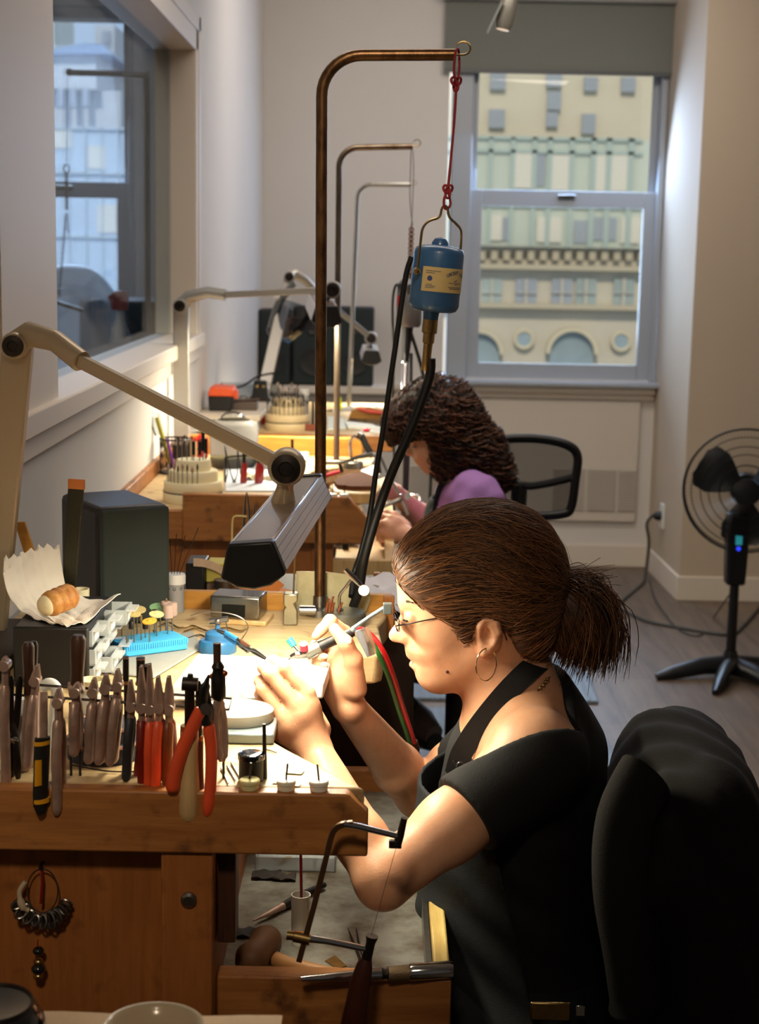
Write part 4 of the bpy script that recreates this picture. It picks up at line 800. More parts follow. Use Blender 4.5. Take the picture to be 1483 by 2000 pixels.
# ear
ear = [elli(P(955,1238,-0.066), (0.016,0.007,0.027), -12, 0.006), elli(P(946,1268,-0.067), (0.0085,0.0058,0.010), 0, 0.006)]
ring_ = [P(u, v, -0.071) for u, v in ((941,1243),(938,1225),(945,1211),(958,1207),(970,1216),(974,1235),(966,1255),(955,1270),(946,1277))]
ear += chain(ring_, [0.0035,0.004,0.0042,0.0042,0.0042,0.0042,0.004,0.0045,0.005], 0.004) + chain([P(959,1222,-0.072), P(962,1240,-0.072), P(953,1256,-0.071)], [0.0028,0.0032,0.0028], 0.003)
pr += ear + [elli(P(955,1238,0.066), (0.016,0.008,0.027), -12, 0.006)]
def swept(pts, sw, y0, P_):
    f = poly_sdf([P_(u, v) for u, v in pts]); return lambda p: f(np.stack([p[:,0]-sw*(p[:,1]-y0)**2, p[:,1], p[:,2]], 1))
FACE1 = [(775,1118),(774,1130),(776,1154),(781,1176),(787,1190),(792,1204),(796,1224),(797,1244),(791,1262),(796,1274),(806,1288),(810,1300),(817,1309),(818,1321),(826,1335),(847,1344),(905,1338),(950,1300),(965,1200),(930,1120),(850,1090),(790,1096)]
NOSE1 = [(790,1188),(781,1204),(771,1220),(761,1236),(761,1246),(768,1252),(782,1253),(795,1259),(806,1245),(806,1195)]
ff1 = swept(FACE1, 11.0, Y1, P); fw1 = union([elli(P(890,1205), (0.12,0.058,0.100), -14), elli(P(880,1150), (0.11,0.066,0.06), -14, 0.03)]); fn1 = swept(NOSE1, 85.0, Y1, P)
LIP1 = [(791,1266),(792,1274),(794,1282),(800,1287),(811,1290),(799,1294),(799,1300),(807,1306),(818,1309),(840,1309),(840,1266)]; fl1 = swept(LIP1, 30.0, Y1, P)
fb0 = union(pr)
def fb(p):
    d = fb0(p); m = (p[:,2] > 1.0) & (p[:,2] < 1.3) & (p[:,0] < 0.16); q = p[m]
    if len(q): d[m] = smin(smin(smin(d[m], smax(ff1(q), fw1(q), 0.012), 0.006), smax(fl1(q), np.abs(q[:,1]-Y1)-0.020, 0.006), 0.003), smax(fn1(q), np.abs(q[:,1]-Y1)-0.0145, 0.006), 0.006)
    return d
fe = union(eyes); concha = union([elli(P(951,1244,-0.073), (0.0075,0.006,0.011), -10, 0.002)])
nost = union([elli(P(787,1254,s*0.006), (0.005,0.0032,0.003), 0, 0.002) for s in (-1, 1)]); mouthl = union([rcone(P(806,1290.5), P(825,1291,s*0.020), 0.0011, 0.0006, 0.001) for s in (-1, 1)])
lids = union([elli(P(808,1206,s*0.030), (0.0128,0.0145,0.0122), 0, 0.004) for s in (-1, 1)])
def body1(p):
    d = fb(p); near = (p[:,2] > 1.0) & (p[:,2] < 1.25) & (p[:,0] < 0.2)
    d2 = smax(d, -(fe(p)+0.004), 0.008); d2 = smin(d2, lids(p), 0.003); d2 = smax(d2, -concha(p), 0.004); d2 = smax(d2, -nost(p), 0.002); d2 = smax(d2, -mouthl(p), 0.002)
    return np.where(near, d2, d)
M_SKIN1 = skin_mat('warm_skin', (230, 178, 142), (190, 106, 96))
wm = thing('person', 'woman with ponytail in black t-shirt and apron working at the nearest bench', 'person', (P(1060,1960)[0], Y1, 0.55))
bd = blob('body', body1, (-0.19,1.72,0.50), (0.33,2.40,1.33), 0.0024, M_SKIN1, wm)
lipf = union([rcone(P(799,1284), P(823,1290,s*0.019), 0.0056, 0.0022, 0.002) for s in (-1,1)]+[rcone(P(802,1297), P(823,1292,s*0.019), 0.0060, 0.0022, 0.002) for s in (-1,1)])
shade_attr(bd, lambda p: np.clip(1-(lipf(p)-0.0006)/0.0012, 0, 1)*0.75)
# fingernails and small marks
def nail(c, d, nrm, r, nm='fingernail'):
    c, d, nrm = V(c), V(d).normalized(), V(nrm).normalized(); s_ = d.cross(nrm).normalized(); nrm = s_.cross(d)
    R = Matrix((s_, d, nrm)).transposed(); B().ell(c, (r*0.8, r*1.15, r*0.3), R, 12, 8).build(nm, mat('nail', (238, 190, 168), 0.25), bd)
nail(A_(680,1250,2.083), V(A_(676,1257,2.092))-V(A_(653,1228,2.098)), (0.5,-0.8,-0.1), 0.0055)
for u, v, y in ((634,1282,2.098),(634,1298,2.100),(635,1314,2.103)): nail(A_(u,v,y), (1,0,0.1), (0.1,-1,0.1), 0.0050)
nail(A_(527,1289,1.983), (-0.6,0.3,0.5), (-0.3,-0.8,0.5), 0.005)
B().ell(P(874,1312,-0.050), 0.0022, n=8, m=6).build('beauty_mark', mat('mole', (70, 40, 30), 0.6), bd)
for s in (-1, 1):
    ey = B().ell(P(811,1207,s*0.030), 0.0108, n=20, m=14).build('eye', mat('eye_white', (226, 220, 210), 0.2), wm)
    B().ell(P(800,1211,s*0.030), (0.003,0.0055,0.0055), n=14, m=8).build('iris', mat('dark_iris', (40, 24, 16), 0.2), ey)
    B().tube(smooth_path([P(794,1210,s*0.019), P(788.5,1211,s*0.029), P(795,1213,s*0.042)], 5), 0.0014, 6).build('eyelashes', mat('lash', (20, 14, 12), 0.6), ey)
    B().tube(smooth_path([P(788,1178,s*0.012), P(789,1173,s*0.026), P(806,1177,s*0.046)], 6), [0.0015]*3+[0.0024]*7+[0.001]*3, 6).build('eyebrow', mat('brow_hair', (58, 38, 26), 0.8), wm)
# hair
HP = [(773,1122),(770,1100),(778,1075),(800,1048),(830,1020),(870,997),(915,984),(960,980),(1005,986),(1045,1004),(1075,1031),(1097,1066),(1106,1100),(1105,1130),(1097,1165),(1088,1200),(1078,1240),(1062,1275),(1035,1290),(1012,1286),(994,1265),(982,1235),(976,1212),(960,1200),(944,1202),(934,1215),(930,1240),(914,1258),(899,1246),(886,1222),(868,1204),(846,1188),(822,1168),(796,1146)]
hpoly = poly_sdf([P(u, v) for u, v in HP])
hel = union([elli(P(930,1108), (0.117,0.084,0.098), -14), elli(P(1010,1120), (0.075,0.078,0.085), 0, 0.03), elli(P(1025,1215), (0.055,0.060,0.062), 0, 0.03), elli(P(860,1130), (0.068,0.069,0.066), -20, 0.03), elli(P(900,1215), (0.028,0.0685,0.040), 0, 0.02)])
hair1 = lambda p: smax(hpoly(p), hel(p), 0.014)
M_HAIR1 = hair_mat('brown_hair', (112, 72, 43), (52, 33, 21)); M_HAIR1b = strand_mat('brown_hair_strand', (158, 104, 62), (66, 42, 27), 0.38)
hr = blob('hair', hair1, (0.0,1.94,1.02), (0.28,2.16,1.31), 0.003, M_HAIR1, wm)
TIE = np.array(P(1092,1148))
def flow_strands(f, seeds, step, T, dirf, off, jit):
    p = seeds.copy(); out = [p.copy()]; rnd = RNG.normal(0, jit, (len(p), 3))
    for t in range(T-1):
        d = dirf(p)+rnd; _, g = grad(f, p); d -= g*(d*g).sum(1, keepdims=True); d /= np.maximum(np.linalg.norm(d, axis=1, keepdims=True), 1e-9)
        p = p+d*step; d0, g = grad(f, p); p = p-g*(d0-off)[:,None]*0.8; out.append(p.copy())
    return np.stack(out, 1)
def mesh_pts(o): a = np.empty(len(o.data.vertices)*3); o.data.vertices.foreach_get('co', a); return a.reshape(-1, 3)+np.array(wl(o))
hv = mesh_pts(hr); sd = hv[RNG.choice(len(hv), 4200)]
def dir1(p):
    d = TIE-p; d /= np.linalg.norm(d, axis=1, keepdims=True); up = np.clip((p[:,0:1]*-1+0.16)/0.16, 0, 1); return d+up*np.array([0.25,0,0.55])
sp_ = flow_strands(hair1, sd, 0.0085, 12, dir1, (0.0004+0.0024*RNG.random(len(sd))), 0.16)
strands('strands', sp_, np.array([0.0002]+[0.00058]*10+[0.0002]), M_HAIR1b, hr)
# loose hairs round the outline
sd2 = hv[RNG.choice(np.where(hv[:,2] > P(0,1120)[2])[0], 130)]; sp2 = flow_strands(hair1, sd2, 0.009, 10, dir1, 0.003, 0.5); sp2 += np.linspace(0, 1, 10)[None,:,None]*RNG.normal(0, 0.004, (130,1,3)); strands('flyaway_hairs', sp2, np.full(10, 0.0002), M_HAIR1b, hr)
# ponytail
PP = [(1080,1138),(1105,1136),(1136,1147),(1160,1166),(1174,1200),(1182,1245),(1170,1268),(1145,1278),(1110,1276),(1086,1266),(1072,1248),(1080,1222),(1078,1180)]
ppoly = poly_sdf([P(u, v) for u, v in PP]); pel = union([elli(P(1100,1160), (0.028,0.026,0.03)), elli(P(1132,1220), (0.058,0.042,0.058), 0, 0.02)])
pony = lambda p: smax(ppoly(p), pel(p), 0.012)
pt = blob('ponytail', pony, (0.20,1.98,1.02), (0.34,2.12,1.18), 0.003, M_HAIR1, hr)
pv = mesh_pts(pt)
def dirp(p):
    d = p-TIE; d[:,1] *= 0.3; d /= np.maximum(np.linalg.norm(d, axis=1, keepdims=True), 1e-9); s = np.clip((p[:,0:1]-TIE[0])/0.08, 0, 1); return d*(1-0.7*s)+s*np.array([0.12,0,-1.0])
sd = pv[RNG.choice(len(pv), 800)]; sp3 = flow_strands(pony, sd, 0.0065, 11, dirp, (0.0003+0.002*RNG.random(len(sd))), 0.14); strands('ponytail_strands', sp3, np.array([0.0002]+[0.0006]*9+[0.0002]), M_HAIR1b, pt)
S_ = 1100; o0 = RNG.normal(0, 0.0075, (S_,3)); spread = RNG.normal(0, 1, (S_,1,3))*np.array([0.015,0.018,0.010]); endj = RNG.random((S_,1,1))
tt = np.linspace(0, 1, 14)[None,:,None]; K0, K1, K2, K3 = (np.array(P(u, v)) for u, v in ((1098,1150),(1165,1125),(1195,1200),(1180,1292)))
bz = (1-tt)**3*K0+3*tt*(1-tt)**2*K1+3*tt**2*(1-tt)*K2+tt**3*K3
bz = bz+o0[:,None,:]*(1-tt*0.3)+spread*np.sin(np.clip(tt*1.25,0,1)*math.pi/2)+np.array([-0.055,0,0.0])*endj*tt**1.2+RNG.normal(0,0.0005,(S_,14,3))
strands('ponytail_ends', bz, np.array([0.0004]+[0.0007]*11+[0.0005,0.0002]), M_HAIR1b, pt)
T0 = np.tile(np.array(P(1110,1140)), (70,1))+RNG.normal(0, 0.006, (70,3)); tt = np.linspace(0, 1, 9)[None,:,None]
strands('flyaway_wisps', T0[:,None,:]+tt*(np.array([0.045,0,0.012])+RNG.normal(0,0.008,(70,1,3)))+tt**2*np.array([0.0,0,-0.006]), np.full(9, 0.0004), M_HAIR1b, pt)
tb = B(); c0 = V(P(1094,1152))
for k in range(5):
    ph = k*0.7; tb.tube([c0+Matrix.Rotation(-0.35,3,'Y') @ V((0.006*math.sin(5*a+ph)+0.004*(k-2), 0.024*math.cos(a), 0.026*math.sin(a))) for a in np.linspace(0, 2*math.pi, 41)[:-1]], 0.0042, 7, closed=True)
tb.build('hair_tie', mat('beaded_hair_tie', (52, 40, 30), 0.6, bump=0.6, bscale=300), hr)
# clothing
tor = [rcone(P(1045,1470,-0.135), P(1030,1445,0.135), 0.066, 0.064, 0.05), elli(P(1018,1545), (0.107,0.159,0.135), -8, 0.05), elli(P(1015,1760), (0.106,0.138,0.185), 0, 0.06), elli(P(1060,1985), (0.135,0.172,0.125), 0, 0.05), rcone(P(1012,1325), P(1052,1465), 0.062, 0.086, 0.04)]
slv1 = [rcone(S1, tuple(np.array(S1)*0.52+np.array(E1)*0.48), 0.060, 0.054, 0.03)]; slv2 = [rcone(S2, tuple(np.array(S2)*0.60+np.array(E2)*0.40), 0.057, 0.050, 0.03)]
ftor = union(tor); fall = union(tor+slv1+slv2)
# wide neckline: remove everything above a plane that dips to the front
nk_c, nk_n = np.array(P(1078,1306,0.02)), np.array([-0.45,-0.42,1.0]); nk_n /= np.linalg.norm(nk_n)
e1 = (np.array(E1)-np.array(S1)); e1 /= np.linalg.norm(e1); cut1 = np.array(A_(905,1588,1.86))
e2 = (np.array(E2)-np.array(S2)); e2 /= np.linalg.norm(e2); cut2 = np.array(A_(898,1470,2.26))
fold = lambda p: 0.0022*np.sin(p[:,2]*95+p[:,0]*60+3*np.sin(p[:,1]*22))*np.clip((1.0-p[:,2])/0.25, 0.12, 1)
def shirt(p):
    d = fall(p)+fold(p); neck = (p-nk_c)@nk_n; wide = np.where(np.abs(p[:,1]-Y1) < 0.13, neck, neck-(np.abs(p[:,1]-Y1)-0.13)*1.2)
    d = smax(d, wide, 0.006); arm1 = (p-cut1)@e1; arm2 = (p-cut2)@e2
    d = np.where(p[:,1] < Y1-0.05, np.maximum(d, np.where(ftor(p) > 0.002, arm1, -1)), d); d = np.where(p[:,1] > Y1+0.05, np.maximum(d, np.where(ftor(p) > 0.002, arm2, -1)), d); return d
M_TEE = mat('black_cotton', (20, 20, 21), 0.85, bump=0.25, bscale=500)
blob('t_shirt', shirt, (0.0,1.76,0.60), (0.33,2.38,1.13), 0.004, M_TEE, wm)
# apron: bib shell in front, neck strap, waist tie
bib = [V(P(u, v, dy)) for u, v, dy in ()]
fap = union([elli(P(1010,1560), (0.118,0.135,0.16), -8), elli(P(1000,1770), (0.117,0.135,0.20), 0, 0.06), elli(P(1030,1990), (0.150,0.180,0.125), 0, 0.06)])
def apron(p):
    d = np.abs(smin(ftor(p), fap(p), 0.03)+fold(p)-0.010)-0.0032; top = np.array(P(850,1520)); d = np.maximum(d, (p-top)@np.array([-0.15,0.0,1.0])+0.18*np.abs(p[:,1]-Y1)*0); return smax(d, p[:,0]-(P(905,1500)[0]+0.05*np.clip((1.0-p[:,2])/0.2, 0, 2)), 0.003)
M_APR = mat('dark_denim', (26, 30, 33), 0.85, vary=0.3, scale=120, bump=0.3, bscale=700)
apn = blob('apron', apron, (-0.02,1.82,0.56), (0.28,2.28,1.02), 0.003, M_APR, wm)
def strip(pts, wdir, wd, th, nm, m, par):
    pts = smooth_path(pts, 6); grid = [[p+V(wdir)*wd*q for q in (-0.5,-0.25,0,0.25,0.5)] for p in pts]; return B().sheet(grid, th).build(nm, m, par)
strip([P(886,1520,-0.072), P(900,1475,-0.085), P(935,1420,-0.083), P(985,1358,-0.072), P(1030,1312,-0.056), P(1058,1290,-0.02), P(1064,1288,0.02)], (0.66,-0.10,-0.62), 0.032, 0.003, 'neck_strap', M_APR, apn)
strip([P(888,1512,0.05), P(905,1460,0.075), P(930,1415,0.078), P(985,1352,0.066), P(1035,1310,0.05), P(1064,1288,0.02)], (0.66,0.10,-0.62), 0.032, 0.003, 'neck_strap', M_APR, apn)
for u, v, dy in ((894,1480,-0.078),(900,1500,-0.082),(893,1520,-0.078)):
    c = V(P(u, v, dy)); B().tube([c+V((0.006*math.cos(a), -0.003, 0.009*math.sin(a))) for a in np.linspace(0, 2*math.pi, 17)[:-1]], 0.0014, 6, closed=True).build('strap_ring', M_CHROME, apn)
# trousers
kn1, kn2 = (-0.13,1.95,0.60), (-0.16,2.22,0.60)
pants = union([elli(P(1062,1990), (0.136,0.176,0.128), 0, 0.05)]+chain([P(1040,2010,-0.09), kn1, (-0.10,1.95,0.15)], [0.085,0.062,0.045], 0.03)+chain([P(1040,2010,0.09), kn2, (-0.14,2.22,0.15)], [0.085,0.062,0.045], 0.03))
blob('trousers', pants, (-0.26,1.80,0.10), (0.36,2.36,0.70), 0.006, mat('dark_jeans', (30, 34, 40), 0.85, vary=0.3, scale=100), wm)
bk = P(1085,1975,-0.165); bo = thing('x', None, None, (0,0,0)); bpy.data.objects.remove(bo)
beltg = B(); bp_ = [(P(1062,1978)[0]+0.142*math.cos(a), Y1+0.181*math.sin(a), P(1062,1975)[2]+0.004*math.sin(2*a)) for a in np.linspace(0, 2*math.pi, 41)[:-1]]
bel = beltg.tube(bp_, 0.012, 8, closed=True, flat=0.35).build('belt', mat('black_leather', (16, 15, 15), 0.35), wm)
c = V(A_(1075,1975,Y1-0.205)); B().box(c, (0.05,0.004,0.024)).build('belt_buckle', M_BRASS, bel, bevel=0.002); B().box(c+V((0.038,0.004,0.0)), (0.012,0.004,0.014)).build('belt_loop', M_CHROME, bel, bevel=0.001)
for yy, xx in ((1.95,-0.13),(2.22,-0.17)):
    B().tube([(xx+0.06,yy,0.055),(xx,yy,0.06),(xx-0.09,yy,0.045),(xx-0.15,yy,0.035)], [0.035,0.042,0.04,0.026], 12).build('shoe', M_BLACK, wm)
# earring, glasses, necklace
er = B(); c = V(P(950,1298,-0.074)); ry_ = Matrix.Rotation(0.5, 3, 'Z')
er.tube([c+ry_ @ V((0.0155*math.cos(a), 0, 0.0215*math.sin(a))) for a in np.linspace(0, 2*math.pi, 33)[:-1]], 0.0008, 6, closed=True); er.build('hoop_earring', mat('silver', (225, 205, 170), 0.15, 1.0), wm)
gl_ = [P(776,1222,-0.034), P(800,1218,-0.050), P(850,1208,-0.064), P(905,1200,-0.069), P(940,1214,-0.070), P(972,1222,-0.073)]
gs = B().tube(smooth_path(gl_, 5), 0.0010, 8).build('glasses', M_DARKST, wm)
for s in (-1, 1):
    cc = V(P(773,1214,s*0.030)); n_ = V((-0.93,s*-0.25,-0.12)).normalized(); u_, w_ = V((0,1,0)), V((-0.25,0,0.97))
    oval = [cc+V((0.004,0,0))*abs(math.cos(a))+u_*0.0215*math.cos(a)+w_*0.0125*math.sin(a) for a in np.linspace(0, 2*math.pi, 33)[:-1]]
    B().tube(oval, 0.0006, 5, closed=True).build('lens_rim', M_DARKST, gs); B().prism([((p-cc).dot(u_), (p-cc).dot(w_)) for p in oval], cc, u_, w_, (-0.0008,0,0)).build('lens', glass('spectacle_lens', (240,244,240), 0, 0.05), gs)
B().tube(smooth_path([gl_[-1], P(985,1236,-0.07), P(990,1250,-0.066)], 4), 0.0012, 6).build('temple_tip', M_DARKST, gs)
B().tube([P(773,1208,-0.009), P(769,1203,0), P(773,1208,0.009)], 0.0007, 6).build('bridge', M_DARKST, gs)
nk = B()
for i, (u, v, dy) in enumerate([(1062,1338,-0.055),(1066,1332,-0.05),(1070,1327,-0.045),(1056,1344,-0.058),(1050,1350,-0.06)]): nk.ell(P(u,v,dy), 0.0026, n=10, m=8)
nk.tube(smooth_path([P(1075,1322,-0.035), P(1056,1344,-0.058), P(1020,1385,-0.075), P(960,1440,-0.07), P(915,1490,-0.055)], 5), 0.0009, 6); nk.build('necklace', M_BRASS, wm)
# ------------------------------------------------------------------ the woman in purple
Y2 = 4.1
def Q(u, v, dy=0.0): q = at(u, v, Y2+dy); return (q.x, q.y, q.z)
pr2 = [elli(Q(875,825), (0.098,0.074,0.090), -24), elli(Q(848,872), (0.050,0.060,0.060), -24, 0.03), elli(Q(862,893), (0.046,0.042,0.036), -24, 0.025)]
for s in (-1, 1): pr2 += [elli(Q(832,884,s*0.034), (0.028,0.022,0.03), -20, 0.02), rcone(Q(872,905,s*0.042), Q(842,914,s*0.012), 0.016, 0.016, 0.02)]
pr2 += [rcone(Q(812,858,-0.02), Q(812,858,0.02), 0.012, 0.012, 0.012), elli(Q(800,884), (0.0105,0.010,0.009), -20, 0.006)]
for s in (-1, 1): pr2 += [elli(Q(808,887,s*0.012), (0.009,0.007,0.007), -14, 0.005)]
pr2 += [elli(Q(838,897), (0.024,0.028,0.026), -24, 0.015)]
for (u0, v0), (u1, v1) in (((815,896),(822,898)), ((817,901),(823,900))): pr2 += [rcone(Q(u0,v0), Q(u1,v1,s*0.02), 0.006, 0.003, 0.004) for s in (-1, 1)]
pr2 += [rcone(Q(890,890), Q(905,955), 0.050, 0.058, 0.03), rcone(Q(925,968,-0.13), Q(915,960,0.13), 0.055, 0.055, 0.05), elli(Q(920,1030), (0.100,0.15,0.13), -5, 0.05), elli(Q(925,1150), (0.10,0.13,0.18), 0, 0.06)]
Sa, Ea, Wa = A_(940,985,3.95), A_(868,1115,3.86), A_(795,1047,3.93)
pr2 += chain([Sa, Ea], [0.048,0.036], 0.02)+chain([Ea, tuple(np.array(Ea)*0.7+np.array(Wa)*0.3), Wa], [0.035,0.034,0.023], 0.012)
Sb, Eb, Wb = A_(915,970,4.26), A_(838,1025,4.32), A_(772,962,4.22)
pr2 += chain([Sb, Eb], [0.046,0.036], 0.02)+chain([Eb, tuple(np.array(Eb)*0.7+np.array(Wb)*0.3), Wb], [0.035,0.033,0.022], 0.012)
pr2 += hand(Wa, [A_(764,1012,3.94), A_(752,1022,3.93), A_(748,1038,3.93), A_(757,1052,3.935)],
   [[A_(748,1008,3.955), A_(738,1018,3.975), A_(742,1026,3.985)], [A_(739,1024,3.94), A_(736,1036,3.96), A_(745,1040,3.975)], [A_(739,1042,3.94), A_(740,1052,3.96), A_(748,1052,3.975)], [A_(745,1056,3.945), A_(748,1064,3.96), A_(755,1060,3.975)]],
   [A_(792,1030,3.955), A_(772,1008,3.975), A_(754,1002,3.985), A_(742,1008,3.99)], [elli(A_(772,1034,3.945), (0.026,0.014,0.030), 0, 0.015)])
pr2 += hand(Wb, [A_(752,940,4.20), A_(746,946,4.18), A_(744,952,4.16), A_(745,957,4.145)],
   [[A_(730,945,4.18), A_(718,953,4.165), A_(708,959,4.155)], [A_(724,951,4.165), A_(714,957,4.15), A_(706,962,4.14)], [A_(726,956,4.145), A_(718,961,4.13), A_(710,965,4.12)], [A_(732,961,4.13), A_(726,964,4.12), A_(720,967,4.11)]],
   [A_(768,960,4.19), A_(752,968,4.17), A_(738,974,4.15), A_(726,976,4.14)], [elli(A_(756,952,4.19), (0.026,0.022,0.014), 0, 0.015)])
FACE2 = [(806,835),(802,848),(803,858),(806,866),(808,874),(810,884),(807,893),(810,897),(814,899),(812,902),(817,906),(821,912),(830,920),(842,922),(858,915),(880,890),(880,840),(840,815)]
NOSE2 = [(806,862),(802,870),(795,880),(793,885),(797,888),(806,891),(814,886),(814,866)]
ff2 = swept(FACE2, 11.0, Y2, Q); fw2 = union([elli(Q(855,868), (0.12,0.060,0.10), -24)]); fn2 = swept(NOSE2, 85.0, Y2, Q); f2b0 = union(pr2)
def f2b(p):
    d = f2b0(p); m = (p[:,2] > 0.98) & (p[:,0] < 0.24); q = p[m]
    if len(q): d[m] = smin(smin(d[m], smax(ff2(q), fw2(q), 0.012), 0.010), smax(fn2(q), np.abs(q[:,1]-Y2)-0.0145, 0.006), 0.006)
    return d
nost2 = union([rcone(Q(814,899), Q(824,899.5,s*0.02), 0.0011, 0.0008, 0.001) for s in (-1,1)]); eye2 = union([elli(Q(812,870,s*0.031), (0.012,0.014,0.010), 0, 0.005) for s in (-1,1)]); lid2 = union([elli(Q(815,870,s*0.030), (0.0105,0.0125,0.0095), 0, 0.004) for s in (-1,1)])
def body2(p): d = f2b(p); d = smax(d, -eye2(p), 0.008); d = smin(d, lid2(p), 0.003); return smax(d, -nost2(p), 0.002)
w2_ = thing('person', 'woman with curly dark hair and purple shirt sawing at the middle bench', 'person', (Q(930,1100)[0], Y2, 0.55))
b2_ = blob('body', body2, (-0.10,3.76,0.58), (0.42,4.44,1.26), 0.0036, skin_mat('fair_skin', (230, 180, 154), (176, 92, 84)), w2_)
lip2 = union([rcone(Q(815,896), Q(822,898,s*0.02), 0.0068, 0.0035, 0.002) for s in (-1,1)]+[rcone(Q(817,901), Q(823,900,s*0.02), 0.0068, 0.0035, 0.002) for s in (-1,1)])
shade_attr(b2_, lambda p: np.clip(1-(lip2(p)-0.0006)/0.002, 0, 1)*0.7)
for s in (-1, 1):
    B().tube(smooth_path([Q(808,871,s*0.02), Q(807,873,s*0.030), Q(812,873,s*0.042)], 5), 0.0022, 6).build('eyelashes', MATS['lash'], w2_); B().tube(smooth_path([Q(803,857,s*0.012), Q(803,853,s*0.026), Q(812,854,s*0.046)], 5), 0.0026, 6).build('eyebrow', MATS['brow_hair'], w2_)
HQ = [(758,846),(757,815),(764,792),(780,770),(805,750),(838,738),(870,738),(900,756),(925,790),(948,830),(970,850),(982,880),(994,915),(1003,945),(990,962),(965,945),(945,915),(925,912),(905,926),(880,937),(862,930),(852,912),(846,895),(850,872),(842,850),(826,842),(806,846),(795,852),(778,856),(768,862)]
hp2 = poly_sdf([Q(u, v) for u, v in HQ]); he2 = union([elli(Q(865,810), (0.135,0.105,0.105), -24), elli(Q(910,870), (0.11,0.10,0.105), 0, 0.04), elli(Q(965,915), (0.055,0.07,0.055), 0, 0.03), elli(Q(790,825), (0.05,0.07,0.045), 0, 0.03)])
def hair2(p): return smax(hp2(p), he2(p), 0.02)+0.004*np.sin(p[:,0]*210+4*np.sin(p[:,1]*70))*np.sin(p[:,2]*190+3*np.sin(p[:,0]*60))
M_HAIR2 = hair_mat('dark_curly_hair', (58, 34, 22), (22, 14, 12), 0.4); M_HAIR2b = strand_mat('dark_curl', (118, 70, 42), (30, 19, 16), 0.34)
h2 = blob('hair', hair2, (-0.02,3.96,0.90), (0.38,4.24,1.30), 0.005, M_HAIR2, w2_)
hv = mesh_pts(h2); sd = hv[RNG.choice(len(hv), 1300)]; CR = np.array(Q(860,745))
def dir2(p): d = p-CR; d[:,1] *= 0.6; d /= np.maximum(np.linalg.norm(d, axis=1, keepdims=True), 1e-9); return d+np.array([0.15,0,-0.8])
T = 22; sp_ = flow_strands(lambda p: smax(hp2(p), he2(p), 0.02), sd, 0.0042, T, dir2, 0.004+0.006*RNG.random(len(sd)), 0.25)
ph = RNG.random(len(sd))*6.28; fr_ = 0.45+0.35*RNG.random(len(sd)); am = 0.006+0.009*RNG.random(len(sd)); tt = np.arange(T)[None,:]*fr_[:,None]+ph[:,None]
sp_ += np.stack([np.cos(tt), np.sin(tt)*0.9, np.sin(tt+0.8)*0.7], 2)*am[:,None,None]
strands('curls', sp_, np.array([0.0006]+[0.0017]*(T-2)+[0.0004]), M_HAIR2b, h2)
tor2 = union([rcone(Q(925,968,-0.13), Q(915,960,0.13), 0.064, 0.064, 0.05), elli(Q(920,1030), (0.110,0.16,0.14), -5, 0.05), elli(Q(925,1150), (0.112,0.14,0.19), 0, 0.06), rcone(Sa, tuple(np.array(Sa)*0.35+np.array(Ea)*0.65), 0.054, 0.052, 0.04), rcone(Sb, tuple(np.array(Sb)*0.4+np.array(Eb)*0.6), 0.056, 0.052, 0.03), rcone(Q(905,925), Q(915,960), 0.048, 0.07, 0.04)])
ncv = np.array(Q(846,906)); 
def shirt2(p): return smax(tor2(p)+0.0022*np.sin(p[:,0]*85-p[:,2]*60+3*np.sin(p[:,1]*20))+0.0015*np.sin(p[:,0]*30+p[:,2]*95), (p-ncv)@np.array([-0.55,0,0.83]), 0.006)
blob('shirt', shirt2, (0.0,3.78,0.62), (0.42,4.42,1.10), 0.006, mat('purple_cotton', (186, 138, 212), 0.8, vary=0.12, scale=12, bump=0.2, bscale=300), w2_)
ap2 = union([elli(Q(915,1030), (0.116,0.12,0.14), -5), elli(Q(920,1150), (0.118,0.145,0.2), 0, 0.06)])
a2 = blob('apron', lambda p: smax(np.maximum(np.abs(ap2(p))-0.004, (p-np.array(Q(862,968)))@np.array([-0.2,0,1.0])), p[:,0]-Q(872,1000)[0], 0.004), (0.0,3.85,0.62), (0.25,4.35,1.05), 0.006, M_APR, w2_)
strip([Q(853,1010,-0.05), Q(858,975,-0.06), Q(866,945,-0.06), Q(880,930,-0.05)], (0.8,0.2,0.2), 0.035, 0.004, 'neck_strap', M_APR, a2)
pt2 = union(chain([(0.22,4.02,0.60), (-0.10,3.98,0.60), A_(800,1400,4.10)], [0.085,0.06,0.045], 0.03)+chain([(0.22,4.2,0.60), (-0.12,4.24,0.60), (-0.02,4.26,0.32)], [0.085,0.06,0.045], 0.03)+[elli((0.25,4.1,0.60), (0.13,0.17,0.10), 0, 0.04)])
blob('trousers', pt2, (-0.22,3.86,0.20), (0.42,4.40,0.72), 0.008, mat('charcoal_trousers', (30, 30, 33), 0.85), w2_)
sh0 = A_(800,1390,4.10); s1, s2 = A_(822,1412,4.06), A_(848,1436,4.0)
so = B().tube([sh0, s1, s2], [0.040,0.042,0.028], 14, flat=0.85).build('shoe', mat('grey_brown_leather', (92, 80, 70), 0.5, vary=0.4, scale=60), w2_)
B().tube([tuple(np.array(sh0)-np.array((0.0,0,0.03))), tuple(np.array(s1)-np.array((0,0,0.034))), tuple(np.array(s2)-np.array((-0.004,0,0.02)))], [0.034,0.036,0.026], 12, flat=0.9).build('sole', M_RUBBER, so)
B().tube([(-0.02,4.26,0.30),(-0.06,4.25,0.28),(-0.12,4.24,0.27)], [0.04,0.042,0.03], 12).build('shoe', MATS['grey_brown_leather'], w2_)
